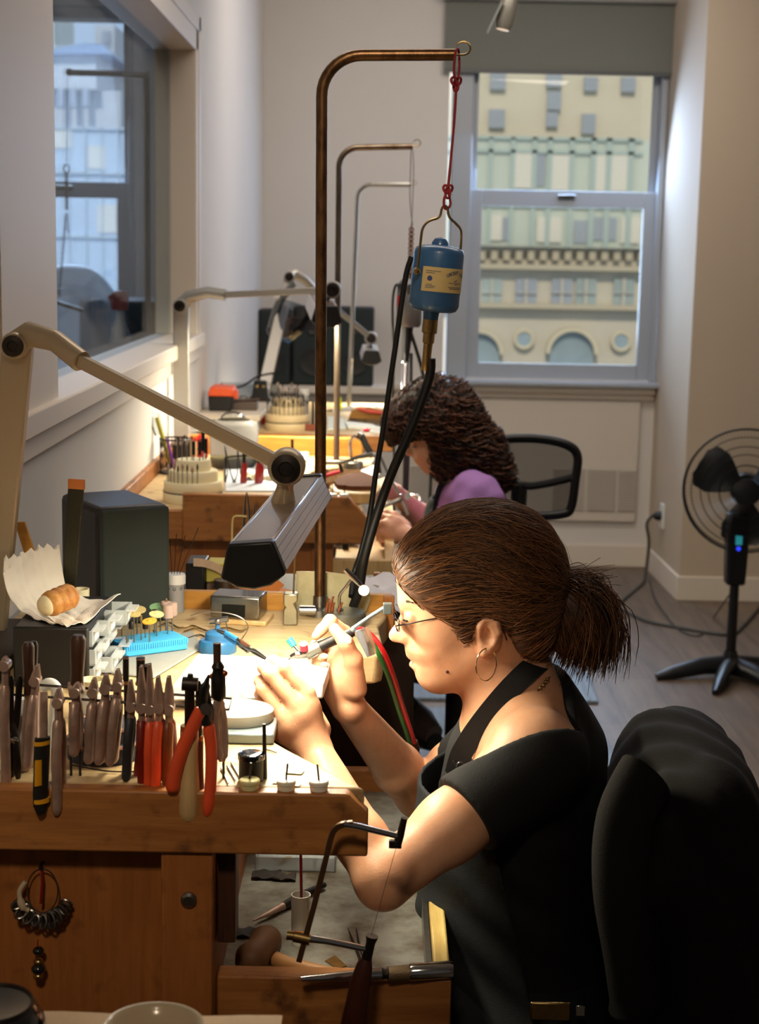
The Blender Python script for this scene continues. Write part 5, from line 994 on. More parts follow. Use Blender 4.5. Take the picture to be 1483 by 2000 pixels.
B().tube([A_(797,978,4.2)[0:3] if False else tuple(np.array(A_(800,985,4.27))+np.array((0.028*math.cos(a), 0.030*math.sin(a)*0.6, 0.024*math.sin(a+0.6)))) for a in np.linspace(0, 2*math.pi, 25)[:-1]], 0.004, 8, closed=True).build('bracelet', M_CHROME, w2_)
# ================================================================== small things on and round the near bench
ZT = 1.0
def T(name, label, cat, c, group=None): return thing(name, label, cat, c, group)
def solo(b, name, m, label, cat, group=None, **k): return tag(b.build(name, m, **k), label, cat, group)
# --- wire rack along the near edge and the tools in it
YR = 1.740
rk = T('tool_rack', 'thin dark wire rack holding the row of pliers along the near bench edge', 'tool rack', (at(220,1540,YR).x, YR, ZT))
ra, rb = at(-40, 1352, YR), at(446, 1386, YR)
B().tube([ra, rb], 0.0016, 8).build('top_wire', M_DARKST, rk)
B().tube([ra+V((0,0.045,0)), rb+V((0,0.045,0)), rb], 0.0016, 8).build('back_wire', M_DARKST, rk)
for u in (137, 155, 437): p = at(u, 1372, YR); B().tube([p, V((p.x, YR, ZT))], 0.0015, 8).build('post', M_DARKST, rk)
q0, q1 = at(140, 1494, YR+0.01), at(290, 1506, YR+0.01); B().tube(smooth_path([q0, (q0+q1)/2-V((0,0,0.004)), q1], 6), 0.0009, 6).build('lower_wire', M_DARKST, rk)
def fl(u, v, y): return at(u, v, y)
def tool_pliers(label, joint, head, h1, Yt, m1, w=0.0055, hw=0.0065, h2=None, m2=None, dy=0.028, headw=None, bow=0.0, split=True, hm=M_TOOL):
    t = T('pliers', label, 'pliers', fl(*h1, Yt), 'pliers hung on the near wire rack')
    j, hd, a = fl(*joint, Yt), fl(*head, Yt), fl(*h1, Yt); b_ = fl(*(h2 or h1), Yt+dy)
    jw = headw or hw
    for s, y in ((0, 0), (1, dy*0.25)):
        e = hd+V((0, y, 0)); B().tube([j+V((0,y*0.4,0)), j+(e-j)*0.4+V((0,y*0.5,0)), e], [jw*1.15, jw*0.95, jw*(0.35 if split else 0.8)], 8, flat=0.6).build('jaw', hm, t)
    B().cyl(j+V((0,-0.006,0)), j+V((0,0.012,0)), jw*0.95, n=14).build('pivot', hm, t)
    for k, (e, mm) in enumerate(((a, m1), (b_, m2 or m1))):
        j2 = j+V((0, 0.002 if k == 0 else dy*0.35, 0)); d = e-j2; mid = j2+d*0.45+V((bow*(1 if k == 0 else -1), (-0.006 if k == 0 else dy*0.35), 0))
        B().tube(smooth_path([j2, j2+d*0.12, j2+d*0.22+V((bow*0.6,0,0))], 4), w*0.8, 8, flat=0.7).build('tang', hm, t)
        B().tube(smooth_path([j2+d*0.16+V((bow*0.4,0,0)), mid, j2+d*0.8+V((bow*0.5,0,0)), e], 5), [hw*0.75]+[hw]*13+[hw*0.8, hw*0.45], 10, flat=0.8).build('handle', mm, t)
    return t
# bare steel pliers
for lab_, jt, hd, h1, y in (('bare steel pliers hung third to the left of the dark blue tray', (181,1352), (183,1326), (172,1492), 1.728),
                            ('bare steel pliers hung in the middle before the dark blue tray', (205,1345), (206,1318), (192,1494), 1.724),
                            ('bare steel pliers hung rightmost of the three before the dark blue tray', (229,1340), (229,1308), (214,1496), 1.728),
                            ('long bare steel pliers hung at the far left edge of the rack', (9,1300), (8,1284), (12,1545), 1.716),
                            ('bare steel pliers hung beside the black and yellow knife, reaching down the board', (113,1372), (114,1345), (111,1592), 1.690),
                            ('bare steel pliers with flared handles behind the black pliers at the left', (68,1330), (72,1300), (52,1505), 1.726),
                            ('bare steel pliers just right of the brown handled hammer', (146,1352), (150,1335), (144,1478), 1.716)):
    tool_pliers(lab_, jt, hd, h1, y, M_TOOL, hw=0.0062, h2=(h1[0]+8, h1[1]-6))
tool_pliers('black handled pliers beside the dark red ones on the rack', (256,1380), (254,1330), (246,1526), 1.722, mat('charcoal_grip', (44, 46, 48), 0.5), hw=0.0060)
tool_pliers('dark red handled pliers, leftmost of the red ones on the rack', (276,1382), (275,1302), (279,1548), 1.722, M_DKRED, hw=0.0064, h2=(270,1530))
tool_pliers('orange handled pliers, left of the two orange pairs side by side', (293,1385), (291,1298), (289,1550), 1.718, M_ORANGE, hw=0.0060, h2=(298,1548), m2=M_DKRED)
tool_pliers('orange handled pliers, right of the two orange pairs side by side', (310,1382), (308,1322), (303,1552), 1.712, M_ORANGE, hw=0.0064, h2=(314,1548), m2=M_DKRED)
tool_pliers('brown handled pliers between the orange pair and the big red cutters', (329,1385), (329,1322), (327,1552), 1.720, M_BROWNGRIP, hw=0.0068, h2=(336,1548), m2=M_DKRED)
# round steel punches standing in the rack behind them
for i, (u, v0, lab_) in enumerate(((246,1282,'slim brown steel punch standing behind the black handled pliers'), (275,1284,'thickest brown steel punch standing behind the red pliers'), (288,1297,'shortest brown steel punch standing behind the orange pliers'))):
    t = T('steel_punch', lab_, 'punch', fl(u, 1420, YR+0.012)); r = (0.0036, 0.0050, 0.0034)[i]
    B().tube([fl(u,v0,YR+0.014), fl(u,v0+50,YR+0.014), fl(u,v0+58,YR+0.014), fl(u+1,1462,YR+0.016)], [r, r, r*0.7, r*0.6], 12).build('shank', M_DARKST, t)
    B().tube([fl(u,v0+1,YR+0.014), fl(u,v0+4,YR+0.014)], r*1.1, 12).build('struck_end', M_TOOL, t); B().tube([fl(u,v0+48,YR+0.014), fl(u,v0+54,YR+0.014)], r*1.25, 12).build('collar', M_BRASS, t)
# the big orange-red cutters
t = T('cutting_pliers', 'largest orange red handled cutters with open handles and black jaws', 'pliers', fl(405,1592,1.688)); y = 1.692
B().tube(smooth_path([fl(404,1415,y), fl(396,1375,y), fl(400,1345,y), fl(408,1318,y)], 5), [0.006]*6+[0.0065]*6+[0.004,0.003,0.002,0.0014], 10, flat=0.6).build('jaw', M_RUBBER, t)
B().tube(smooth_path([fl(404,1415,y+0.006), fl(408,1380,y+0.006), fl(402,1345,y+0.006)], 5), [0.006]*6+[0.004]*5, 10, flat=0.6).build('jaw', M_RUBBER, t)
B().cyl(fl(402,1385,y-0.006), fl(402,1385,y+0.012), 0.0065, n=16).build('pivot', M_DARKST, t)
B().tube(smooth_path([fl(394,1385,y), fl(380,1412,y-0.002), fl(357,1462,y-0.004), fl(341,1515,y-0.004), fl(337,1546,y-0.003)], 6), [0.0065]+[0.0082]*20+[0.0085,0.0080,0.007,0.004], 14, flat=0.85).build('handle', M_ORANGE, t)
B().tube(smooth_path([fl(408,1416,y+0.004), fl(413,1470,y+0.004), fl(411,1540,y+0.004), fl(405,1592,y+0.003)], 6), [0.0060]+[0.0072]*13+[0.0080,0.0078,0.007,0.0058,0.004], 14, flat=0.85).build('handle', M_ORANGE, t)
# wooden handled tools
def handled(name, label, cat, top, mid, bot, y, r, mh, ms, rs, flip=False):
    t = T(name, label, cat, fl(*bot, y)); a, m_, b_ = fl(*top, y), fl(*mid, y), fl(*bot, y)
    if flip: a, b_ = b_, a
    d = b_-m_; B().tube([m_, m_+d*0.05, m_+d*0.3, m_+d*0.6, m_+d*0.92, b_], [r*0.7, r*0.9, r*0.86, r, r*1.08, r*0.7], 14).build('handle', mh, t)
    B().tube([m_, m_+(a-m_)*0.1, m_+(a-m_)*0.9, a], [rs*0.9, rs, rs, rs*0.6], 8, flat=0.45).build('blade', ms, t)
    B().tube([m_-(b_-m_)*0.02, m_+d*0.05], r*0.85, 12).build('ferrule', M_BRASS, t)
    return t
t = handled('hammer', 'hammer with pale wooden handle hanging between the red cutter handles', 'hammer', (371,1330), (370,1420), (369,1600), 1.700, 0.0118, M_WOODL, M_DARKST, 0.007)
B().tube([fl(356,1335,1.700), fl(387,1337,1.700)], 0.008, 12).build('head', M_DARKST, t); B().tube([fl(372,1316,1.700), fl(371,1345,1.700)], [0.003,0.006], 8).build('peen', M_DARKST, t)
handled('needle_file', 'dark handled file just right of the pale hammer handle', 'file', (388,1330), (389,1440), (390,1605), 1.706, 0.0055, M_WOODD, M_DARKST, 0.0045)
handled('file', 'file with dark brown wooden handle leaning at the left of the rack', 'file', (48,1500), (57,1360), (55,1254), 1.735, 0.0066, M_WOODD, M_TOOL, 0.007)
handled('file', 'file with glossy dark handle standing just behind the leaning one at the left', 'file', (62,1470), (64,1350), (66,1252), 1.746, 0.0048, M_DARKST, M_TOOL, 0.006)
t = handled('hammer', 'small hammer standing upside down with dark brown handle, tallest at the left rack', 'hammer', (150,1470), (150,1345), (153,1240), 1.735, 0.0085, M_WOODD, M_TOOL, 0.006)
B().tube([fl(136,1345,1.735), fl(163,1340,1.735)], 0.0075, 12).build('head', M_TOOL, t)
t = T('ring_bending_pliers', 'knobbly brown topped steel pliers hung right of the big red cutters', 'pliers', fl(434,1488,1.715)); y = 1.715
B().tube([fl(424,1256,y), fl(424,1305,y)], 0.0044, 12).build('rod', M_WOODD, t)
B().lathe([(0.004,0),(0.0085,0.006),(0.0085,0.028),(0.006,0.036),(0.0075,0.040),(0.004,0.046)], fl(427,1370,y), (-0.02,0,1), 14).build('knuckle', M_DARKST, t)
for s in (-1, 1): B().ell(fl(427+s*11,1312+(3 if s > 0 else 9),y), 0.0042, n=10, m=8).build('screw', mat('copper', (176, 104, 70), 0.35, 0.9), t)
for du, dy in ((-7,-0.004),(8,0.01)): B().tube(smooth_path([fl(427,1362,y), fl(427+du,1400,y+dy), fl(430+du,1450,y+dy), fl(434+du*0.3,1487,y+dy)], 6), [0.004]+[0.0055]*16+[0.003,0.0025], 10, flat=0.7).build('handle', M_TOOL, t)
t = T('utility_knife', 'black and yellow gripped utility knife hung in front of the bench board', 'knife', fl(82,1590,1.684)); y = 1.684
gk = [fl(83,1440,y), fl(82,1460,y), fl(81,1500,y), fl(79,1550,y), fl(79,1572,y), fl(81,1590,y)]
B().tube(gk, [0.0095,0.0100,0.0098,0.0095,0.0090,0.005], 14, flat=0.55).build('grip', mat('knife_grip', (28, 27, 24), 0.55), t)
my = mat('yellow_inlay', (226, 160, 30), 0.45)
a, b_ = fl(77,1484,y-0.0062), fl(76,1534,y-0.0062); B().tube([a, b_], 0.0058, 8, flat=0.3).build('yellow_panel', my, t)
for v in (1450, 1563): B().tube([fl(82,v-4,y), fl(82,v+4,y)], 0.0102, 14, flat=0.56).build('yellow_band', my, t)
B().tube([fl(84,1352,y+0.02), fl(83,1400,y+0.01), fl(83,1442,y)], [0.0065,0.0072,0.007], 10, flat=0.4).build('blade_sleeve', M_TOOL, t)
t = T('scissors', 'black jawed shears hanging open near the left end of the rack', 'scissors', fl(30,1530,1.728)); y = 1.728
for s in (-1, 1): B().tube(smooth_path([fl(30+s*9,1320,y+s*0.003), fl(27+s*6,1400,y+s*0.003), fl(28-s*1,1440,y+s*0.003), fl(29-s*7,1525,y+s*0.003)], 6), [0.0018]+[0.0045]*14+[0.005,0.005,0.004,0.002], 8, flat=0.5).build('blade', M_DARKST, t)
B().lathe([(0.0045,0),(0.0045,-0.003),(0,-0.004)], fl(28,1445,y-0.003), (0,1,0), 12).build('rivet', M_CHROME, t)
solo(B().tube([fl(516,1414,1.742), fl(517,1480,1.742), fl(518,1556,1.742)], [0.0020,0.0026,0.0030], 8), 'steel_rod', M_DARKST, 'lone dark steel rod standing upright on the bench edge beside the film can', 'rod')
solo(B().tube(smooth_path([fl(430,1448,1.75), fl(437,1490,1.75), fl(440,1548,1.75)], 5), 0.0010, 6), 'wire_pick', M_DARKST, 'thin wire pick standing at the right end of the rack', 'pick')
# white and cream things behind the tools
solo(B().lathe([(0.0,0),(0.018,0),(0.0185,0.06),(0.017,0.085),(0.0,0.085)], atz(30,1500,ZT)+V((0,0.0,0)), n=24), 'paper_roll', M_PAPER, 'white paper roll standing behind the shears at the left', 'paper roll')
t = T('bent_hose', 'white bent plastic hose end behind the copper tipped pliers', 'hose', atz(110,1470,ZT)); B().tube(smooth_path([fl(82,1345,1.86), fl(92,1336,1.86), fl(104,1338,1.86), fl(111,1352,1.86), fl(107,1390,1.86), fl(99,1470,1.84)], 6), 0.0072, 12).build('hose', M_WHITE, t)
q = atz(180,1400,ZT); t = T('cream_pot', 'cream pot on top of a small clear jar behind the hammer', 'pot', (q.x, q.y, ZT))
B().lathe([(0.0,0),(0.017,0),(0.017,0.030),(0.0155,0.032),(0.0,0.032)], (q.x, q.y, ZT), n=24).build('jar', M_FROST, t); B().lathe([(0.012,0.032),(0.0165,0.05),(0.0155,0.05),(0.011,0.034),(0,0.034)], (q.x, q.y, ZT), n=24).build('pot', M_CREAM, t)
# dark blue tray carousel
c = atz(205,1475,ZT); c = V((c.x, c.y+0.0, ZT)); t = T('tool_carousel', 'dark blue round stand with pinkish dotted rims behind the hung steel pliers', 'tool stand', c)
B().lathe([(0.0,0),(0.044,0),(0.044,0.022),(0.036,0.022),(0.036,0.040),(0.0,0.040)], c, n=40).build('drum', mat('navy_felt', (48, 50, 68), 0.9, vary=0.2, scale=200), t)
for r, h in ((0.0445, 0.021), (0.0365, 0.039)):
    g = B(); g.tube([c+V((r*math.cos(a), r*math.sin(a), h)) for a in np.linspace(0, 2*math.pi, 49)[:-1]], 0.0022, 6, closed=True); g.build('rim', mat('pink_brown_trim', (176, 130, 110), 0.7, rgb2=(84, 60, 56), scale=160, thr=(0.45, 0.55)), t)
t = T('punch_block', 'squat dark steel block with brass pins standing on the round navy stand', 'block', c+V((0.008,0.0,0.04)))
B().lathe([(0.0,0),(0.011,0),(0.011,0.012),(0.014,0.014),(0.014,0.02),(0.006,0.022),(0.006,0.032),(0.0,0.034)], c+V((0.008,0,0.0405)), n=16).build('block', M_DARKST, t)
# pots with pins on the bench edge, film can
for (u, v, r, col, lab_) in ((484,1552,0.0118,(214,206,150),'yellowish lidded pin pot beside the black film can'), (555,1561,0.0112,(236,226,200),'white pin pot, middle of the three on the bench edge'), (620,1564,0.0112,(242,232,216),'white pin pot nearest the cut corner of the bench')):
    c = atz(u, v, ZT+0.002); c = V((c.x, max(c.y, 1.706), ZT+0.0005)); t = T('pin_pot', lab_, 'pot', c, 'round pots with a pin on the bench edge')
    B().lathe([(0.0,0),(r*0.88,0),(r*0.92,0.006),(r,0.0065),(r,0.010),(r*0.9,0.0112),(0.0,0.0112)], c, n=28).build('pot', mat('pot_%d' % col[2], col, 0.4), t); B().cyl(c+V((0,0,0.011)), c+V((0.0015 if u != 620 else -0.002,0,0.030)), 0.0011, n=8).build('pin', M_DARKST, t)
c = atz(489,1530,ZT); c = V((c.x, c.y+0.012, ZT)); t = T('film_can', 'black film can with shiny domed lid on the bench edge', 'canister', c)
B().lathe([(0.0,0),(0.0142,0),(0.0142,0.026),(0.0,0.026)], c, n=28).build('can', M_RUBBER, t); B().lathe([(0.0155,0.0255),(0.0155,0.031),(0.012,0.033),(0.0,0.0315)], c, n=28).build('lid', mat('glossy_black', (18, 22, 26), 0.12, coat=1.0), t)
# small bits of metal lying on the top
for i, (u, v, s, m_, lab_) in enumerate(((575,1508,0.012,(150,156,110),'greenish metal scrap farther from the edge near the pin pots'), (572,1532,0.010,(160,168,130),'pale metal scrap nearer the edge behind the white pin pots'), (545,1528,0.009,(206,200,170),'whitish metal scrap left of the greenish ones'))):
    c = atz(u, v, ZT+0.001); solo(B().prism([(-s,-s*0.4),(s*0.7,-s*0.7),(s,s*0.5),(-s*0.2,s*0.8)], c, (1,0,0), (0,1,0), (0,0,0.0008)), 'metal_scrap', mat('scrap_%d' % i, m_, 0.4, 0.6), lab_, 'metal scrap')
for i, (a, b_, lab_) in enumerate((((432,1500),(446,1530),'left of the little steel picks left of the film can'), ((444,1496),(460,1524),'second of the little steel picks left of the film can'), ((452,1490),(468,1518),'third of the little steel picks, touching the film can'), ((498,1470),(506,1488),'short steel pin lying behind the film can'), ((515,1462),(540,1470),'small silvery shaving lying under the wrist'))):
    solo(B().tube([atz(*a, ZT+0.002), atz(*b_, ZT+0.002)], [0.0013, 0.0009], 6), 'steel_pick', M_STEEL, lab_, 'pick')
# soldering boards and block
def slab(name, label, cat, pts, z0, h, m, group=None, bevel=0.003, parts=None):
    g = [atz(u, v, z0+h) for u, v in pts]; return solo(B().prism([(p.x, p.y) for p in g], (0,0,z0), (1,0,0), (0,1,0), (0,0,h)), name, m, label, cat, group, bevel=bevel)
slab('steel_block', 'flat blue grey steel plate under the soldering boards', 'plate', [(425,1372),(545,1388),(535,1434),(425,1432)], ZT, 0.014, mat('blue_grey_steel', (150, 164, 166), 0.4, 0.5, vary=0.15, scale=20))
slab('soldering_board', 'large white soldering board with dark scorch marks in front of the blue stand', 'soldering board', [(385,1276),(560,1284),(645,1294),(632,1334),(336,1338)], ZT+0.0145, 0.022, mat('white_board', (236, 236, 230), 0.9, rgb2=(120, 126, 122), scale=18, thr=(0.28, 0.42), bump=0.2, bscale=80))
q = atz(462,1372,ZT+0.0355); g = B().lathe([(0.0,0),(0.045,0),(0.047,0.004),(0.047,0.014),(0.044,0.017),(0.0,0.0155)], (0,0,0), n=48)
g.v = [(x*1.0+q.x+0.0, y*0.82+q.y-0.005, z+ZT+0.0145) for x, y, z in g.v]; solo(g, 'soldering_pad', mat('used_pad', (226, 220, 200), 0.9, rgb2=(150, 140, 116), scale=14, thr=(0.3, 0.5)), 'rounded worn soldering pad between the white board and the steel plate', 'soldering pad')
slab('bench_mat', 'grey rectangular pad under the blue burr block', 'pad', [(255,1268),(375,1230),(398,1262),(300,1322),(215,1312)], ZT, 0.004, mat('grey_pad', (150, 150, 144), 0.7, vary=0.1, scale=30))
# blue third hand with cross-lock tweezers
c = atz(425,1272,ZT); t = T('third_hand', 'round blue based third hand clamp holding the blue gripped tweezers', 'third hand', c)
B().lathe([(0.0,0),(0.0285,0),(0.0285,0.014),(0.026,0.018),(0.019,0.0195),(0.0185,0.028),(0.014,0.032),(0.004,0.033),(0.003,0.041),(0.0,0.042)], c, n=40).build('base', M_BLUEP, t)
j = c+V((0.0,0,0.046)); B().ell(j, 0.006, n=14, m=10).build('ball_joint', M_STEEL, t); B().cyl(j+V((-0.012,0,0.0)), j+V((0.016,0,0.004)), 0.0045, n=14).build('clamp_nut', M_STEEL, t)
lp = [j+V((0.012,0.0,0.0))]+[fl(u, v, 2.31) for u, v in ((455,1262),(478,1240),(484,1222),(470,1206),(440,1197),(400,1195),(372,1203))]
B().tube(smooth_path(lp, 5), 0.0009, 6).build('wire_loop', M_STEEL, t)
t = T('tweezers', 'cross lock steel tweezers with blue grips held by the near hand', 'tweezers', j)
y0, y1 = 2.20, 2.02
def tw(u, v, f): return fl(u, v, y0+(y1-y0)*f)
for s in (-1, 1):
    B().tube(smooth_path([tw(424,1231+s*1,0), tw(444,1240+s*3,0.15), tw(464,1253+s*4,0.35), tw(484,1266-s*1,0.55), tw(500,1274+s*3,0.75), tw(534,1296+s*0.3,1.0)], 5), [0.0016]*8+[0.0026]*12+[0.0022,0.002,0.0016,0.0012,0.0009,0.0007], 8, flat=0.5).build('arm', M_STEEL, t)
    B().tube([tw(441,1239+s*3,0.13), tw(463,1253+s*4,0.34)], 0.0036, 10, flat=0.6).build('blue_grip', mat('blue_sleeve', (40, 116, 176), 0.4), t)
    B().tube([tw(468,1255+s*4,0.37), tw(486,1268+s*4,0.55)], 0.0036, 8, flat=0.5).build('fibre_grip', M_WOODD, t)
# anvil block, dapping block, sheet, ring stand
c = atz(466,1213,ZT); c = V((c.x, 2.52, ZT)); Rb = R3('Z', -8)
solo(B().box((c.x+0.008, c.y-0.004, ZT+0.004), (0.088, 0.064, 0.008), Rb), 'wooden_plate', M_WOODL, 'pale wooden plate under the steel bench block', 'plate', bevel=0.002)
t = T('bench_block', 'shiny steel bench block with dark recess on its front, on a pale plate', 'bench block', (c.x, c.y, ZT+0.008)); B().box((c.x, c.y, ZT+0.027), (0.082, 0.058, 0.037), Rb).build('block', mat('polished_block', (150, 146, 138), 0.22, 0.95, vary=0.25, scale=20), t, bevel=0.003)
f_ = V((c.x-0.002, c.y, ZT+0.022))+Rb @ V((0, -0.0295, 0)); B().box(f_, (0.038, 0.002, 0.020), Rb).build('recess', mat('rough_recess', (28, 30, 28), 0.4, 0.5, vary=0.6, scale=150), t)
c = atz(567,1222,ZT); c = V((c.x, c.y+0.012, ZT)); t = T('dapping_block', 'small upright steel block with slanted notch in front of the pale metal sheet', 'block', c)
B().prism([(-0.0115,0),(0.0115,0),(0.0115,0.026),(0.006,0.036),(0.0115,0.040),(0.0115,0.052),(-0.0115,0.052),(-0.0115,0.034),(-0.008,0.030),(-0.0115,0.026)], c+V((0,-0.012,0)), (1,0,0), (0,0,1), (0,0.024,0)).build('block', mat('pale_steel', (176, 172, 150), 0.28, 0.9, vary=0.25, scale=30), t, bevel=0.002)
B().cyl(c+V((0.004,0.004,0.05)), c+V((0.006,0.004,0.115)), 0.0016, n=8).build('pin', M_BRASS, t)
ys = 2.598; sheet_px = [(579,1116),(630,1116),(680,1122),(706,1132),(722,1150),(724,1172),(716,1192),(704,1204),(640,1208),(612,1206),(578,1196)]
def bend(q): return V((q.x, ys-0.02*max(0, (q.x+0.085)/0.1)**2, q.z))
g = [bend(fl(u, v, ys)) for u, v in sheet_px]; t = T('metal_sheet', 'pale stained metal sheet with rounded corner propped behind the tall brown pole', 'metal sheet', (g[0].x+0.05, ys, ZT))
B().prism([(p.x, p.z) for p in g], (0, 2.597, 0), (1,0,0), (0,0,1), (0,0.0018,0)).build('sheet', mat('stained_tin', (206, 196, 156), 0.4, 0.35, rgb2=(150, 142, 104), scale=9, thr=(0.3, 0.6)), t)
c = atz(673,1222,ZT); c = V((c.x, c.y, ZT)); t = T('torch_stand', 'round grey steel base with bent hook rod and copper torch tips', 'torch stand', c)
B().lathe([(0.0,0),(0.034,0),(0.0345,0.004),(0.0345,0.021),(0.032,0.024),(0.0,0.0245)], c, n=40).build('base', mat('grey_cast_steel', (116, 116, 108), 0.38, 0.7, vary=0.25, scale=30), t)
hk = [V((c.x-0.008, c.y+0.004, ZT+0.022))]+[fl(u, v, c.y+0.004) for u, v in ((663,1172),(665,1160),(676,1146),(690,1128))]; B().tube(smooth_path(hk, 5), 0.0026, 10).build('hook_rod', M_CHROME, t)
B().lathe([(0.006,0),(0.006,0.004),(0.0035,0.006)], hk[0], n=12).build('rod_collar', M_CHROME, t)
a, b_ = fl(674,1112,c.y), fl(706,1143,c.y); B().tube([a, (a+b_)/2, b_], [0.0045,0.0055,0.0045], 10, flat=0.5).build('clip', M_CHROME, t)
for u, v, du in ((638,1204,3),(645,1200,4),(648,1212,3),(661,1212,5)):
    tp = [fl(u, v, c.y-0.01), fl(u+1, v-16, c.y-0.01), fl(u+du, v-28, c.y-0.01), fl(u+du+3, v-36, c.y-0.01)]; o_ = B().tube(smooth_path(tp, 4), [0.0024]*8+[0.0017]*5, 8).build('copper_tip', MATS['copper'], t); B().cyl(tp[0]-V((0,0,0.003)), tp[0]+V((0,0,0.003)), 0.0034, n=10).build('nut', M_CHROME, o_)
q = fl(711,1153,2.44); t = T('round_tag', 'round white disc tag hanging from the torch stand clip', 'tag', q); B().cyl(q+V((0,-0.001,0)), q+V((0,0.001,0)), 0.0086, n=24).build('disc', mat('pearl_white', (240, 236, 236), 0.35), t); B().tube([q+V((-0.004,0.001,0.007)), fl(700,1140,2.452)], 0.0008, 5).build('cord', M_RUBBER, t)
# wooden end block and leftovers at the back
solo(B().bb(fl(748,1205,2.60).x, fl(770,1205,2.60).x, 2.585, 2.60, ZT-0.04, ZT+0.03), 'wooden_stop', M_WOODZ, 'orange brown wooden stop block at the far end of the near bench', 'block', bevel=0.002)
# blue burr block with mounted wheels
ang = -0.55; c = atz(290,1270,ZT+0.004); c = V((c.x, c.y+0.004, ZT+0.0045)); Rz_ = Matrix.Rotation(math.radians(33), 3, 'Z')
t = T('burr_block', 'bright blue foam block with combed sides standing on the grey pad', 'block', c)
M_FOAM = mat('bright_blue_foam', (64, 168, 222), 0.7)
B().box(c+V((0,0,0.009)), (0.100,0.058,0.018), Rz_).build('foam', M_FOAM, t, bevel=0.002)
g = B()
for k in range(28):
    for s in (-1, 1): g.box(c+Rz_ @ V((-0.0485+k*0.0036, s*0.0292, 0.0135)), (0.0017,0.002,0.008), Rz_)
for k in range(16):
    for s in (-1, 1): g.box(c+Rz_ @ V((s*0.0502, -0.0275+k*0.00365, 0.0135)), (0.002,0.0017,0.008), Rz_)
g.build('comb_teeth', M_FOAM, t)
WH = {'g': ((110,150,104),'green'), 'y': ((226,178,60),'yellow'), 'o': ((190,170,110),'olive'), 'p': ((226,214,150),'pale yellow')}
pins = [(236,1264,1210,None,0),(250,1257,1205,None,0),(262,1255,1200,'o',0.0),(276,1250,1206,None,0),(257,1250,1222,'d',0),(294,1255,1215,'y',0.0095),(284,1246,1222,'d',0),(306,1242,1200,'p',0.0098),(302,1238,1198,'d',0),(328,1238,1196,'b',0),(346,1232,1190,'b',0),(316,1228,1185,'b',0),(238,1246,1200,'g',0.009),(262,1236,1188,'o',0.012),(290,1222,1176,'g',0.0145),(311,1225,1165,None,0)]
wl_names = ['thin steel shaft','tall steel shaft','plain steel shaft','slender steel shaft','stubby dark felt point','yellow wheel','small dark felt drum','pale yellow wheel','dark grinding point','pinkish grey stone drum','rightmost pinkish stone drum','third pinkish stone drum','small green wheel','olive tilted wheel','large green wheel','thin bright rod']
for i, (u, v0, v1, kd, r) in enumerate(pins):
    b0 = atz(u, v0, c.z+0.018); f = (b0-c); l = Rz_.transposed() @ f; l.x = max(-0.047, min(0.047, l.x)); l.y = max(-0.026, min(0.026, l.y)); b0 = c+Rz_ @ V((l.x, l.y, 0.0185)); hgt = max(0.012, (v0-v1)*0.00078)
    q = T('rotary_burr', '%s standing in the blue foam block, %s' % (wl_names[i], ('front row' if v0 > 1248 else 'back row')+(' at left' if u < 262 else ' at right' if u > 305 else ' in the middle')), 'rotary tool bit', b0, 'mounted bits in the blue foam block')
    B().tube([b0, b0+V((0,0,hgt))], 0.0011, 8).build('shaft', M_STEEL, q); tp = b0+V((0,0,hgt))
    if kd in WH: r = (r or 0.009)*1.12; B().lathe([(0.0,-0.0008),(r,-0.0008),(r,0.0008),(0.003,0.001),(0.0025,0.002),(0,0.0022)], tp, (0.12*math.sin(i), -0.22, 1), 28).build('wheel', mat('wheel_'+kd, WH[kd][0], 0.6, vary=0.2, scale=120), q)
    elif kd == 'b': B().lathe([(0.004,-0.002),(0.0078,0.0),(0.0078,0.018),(0.0068,0.0195),(0,0.0195)], tp-V((0,0,0.008)), n=20).build('stone', mat('pinkish_stone', (158, 134, 124), 0.85), q)
    elif kd == 'd': B().lathe([(0.002,0),(0.0042,0.001),(0.0042,0.010),(0.003,0.012),(0,0.012)], tp-V((0,0,0.006)), n=14).build('point', M_DARKST, q)
    else: B().lathe([(0.0012,0),(0.0020,0.003),(0.0016,0.008),(0,0.009)], tp-V((0,0,0.006)), n=10).build('head', M_BRASS, q)
# little loose wires behind the block
for pts, m_, lab_ in (([(312,1222),(330,1216),(350,1226),(376,1222),(396,1230)], M_BRASS, 'twisted brass wire lying behind the blue foam block'), ([(360,1233),(385,1226),(410,1233),(440,1226),(470,1232),(482,1224)], M_BRASS, 'coiled copper coloured wire between the blue stand and steel block'), ([(368,1246),(390,1240),(405,1246)], M_STEEL, 'short steel wire left of the blue stand'), ([(300,1232),(318,1240),(345,1238)], M_DARKST, 'dark wire offcut beside the blue foam block')):
    solo(B().tube(smooth_path([atz(u, v, ZT+0.004) for u, v in pts], 6), 0.0016, 6), 'wire_piece', m_, lab_, 'wire')
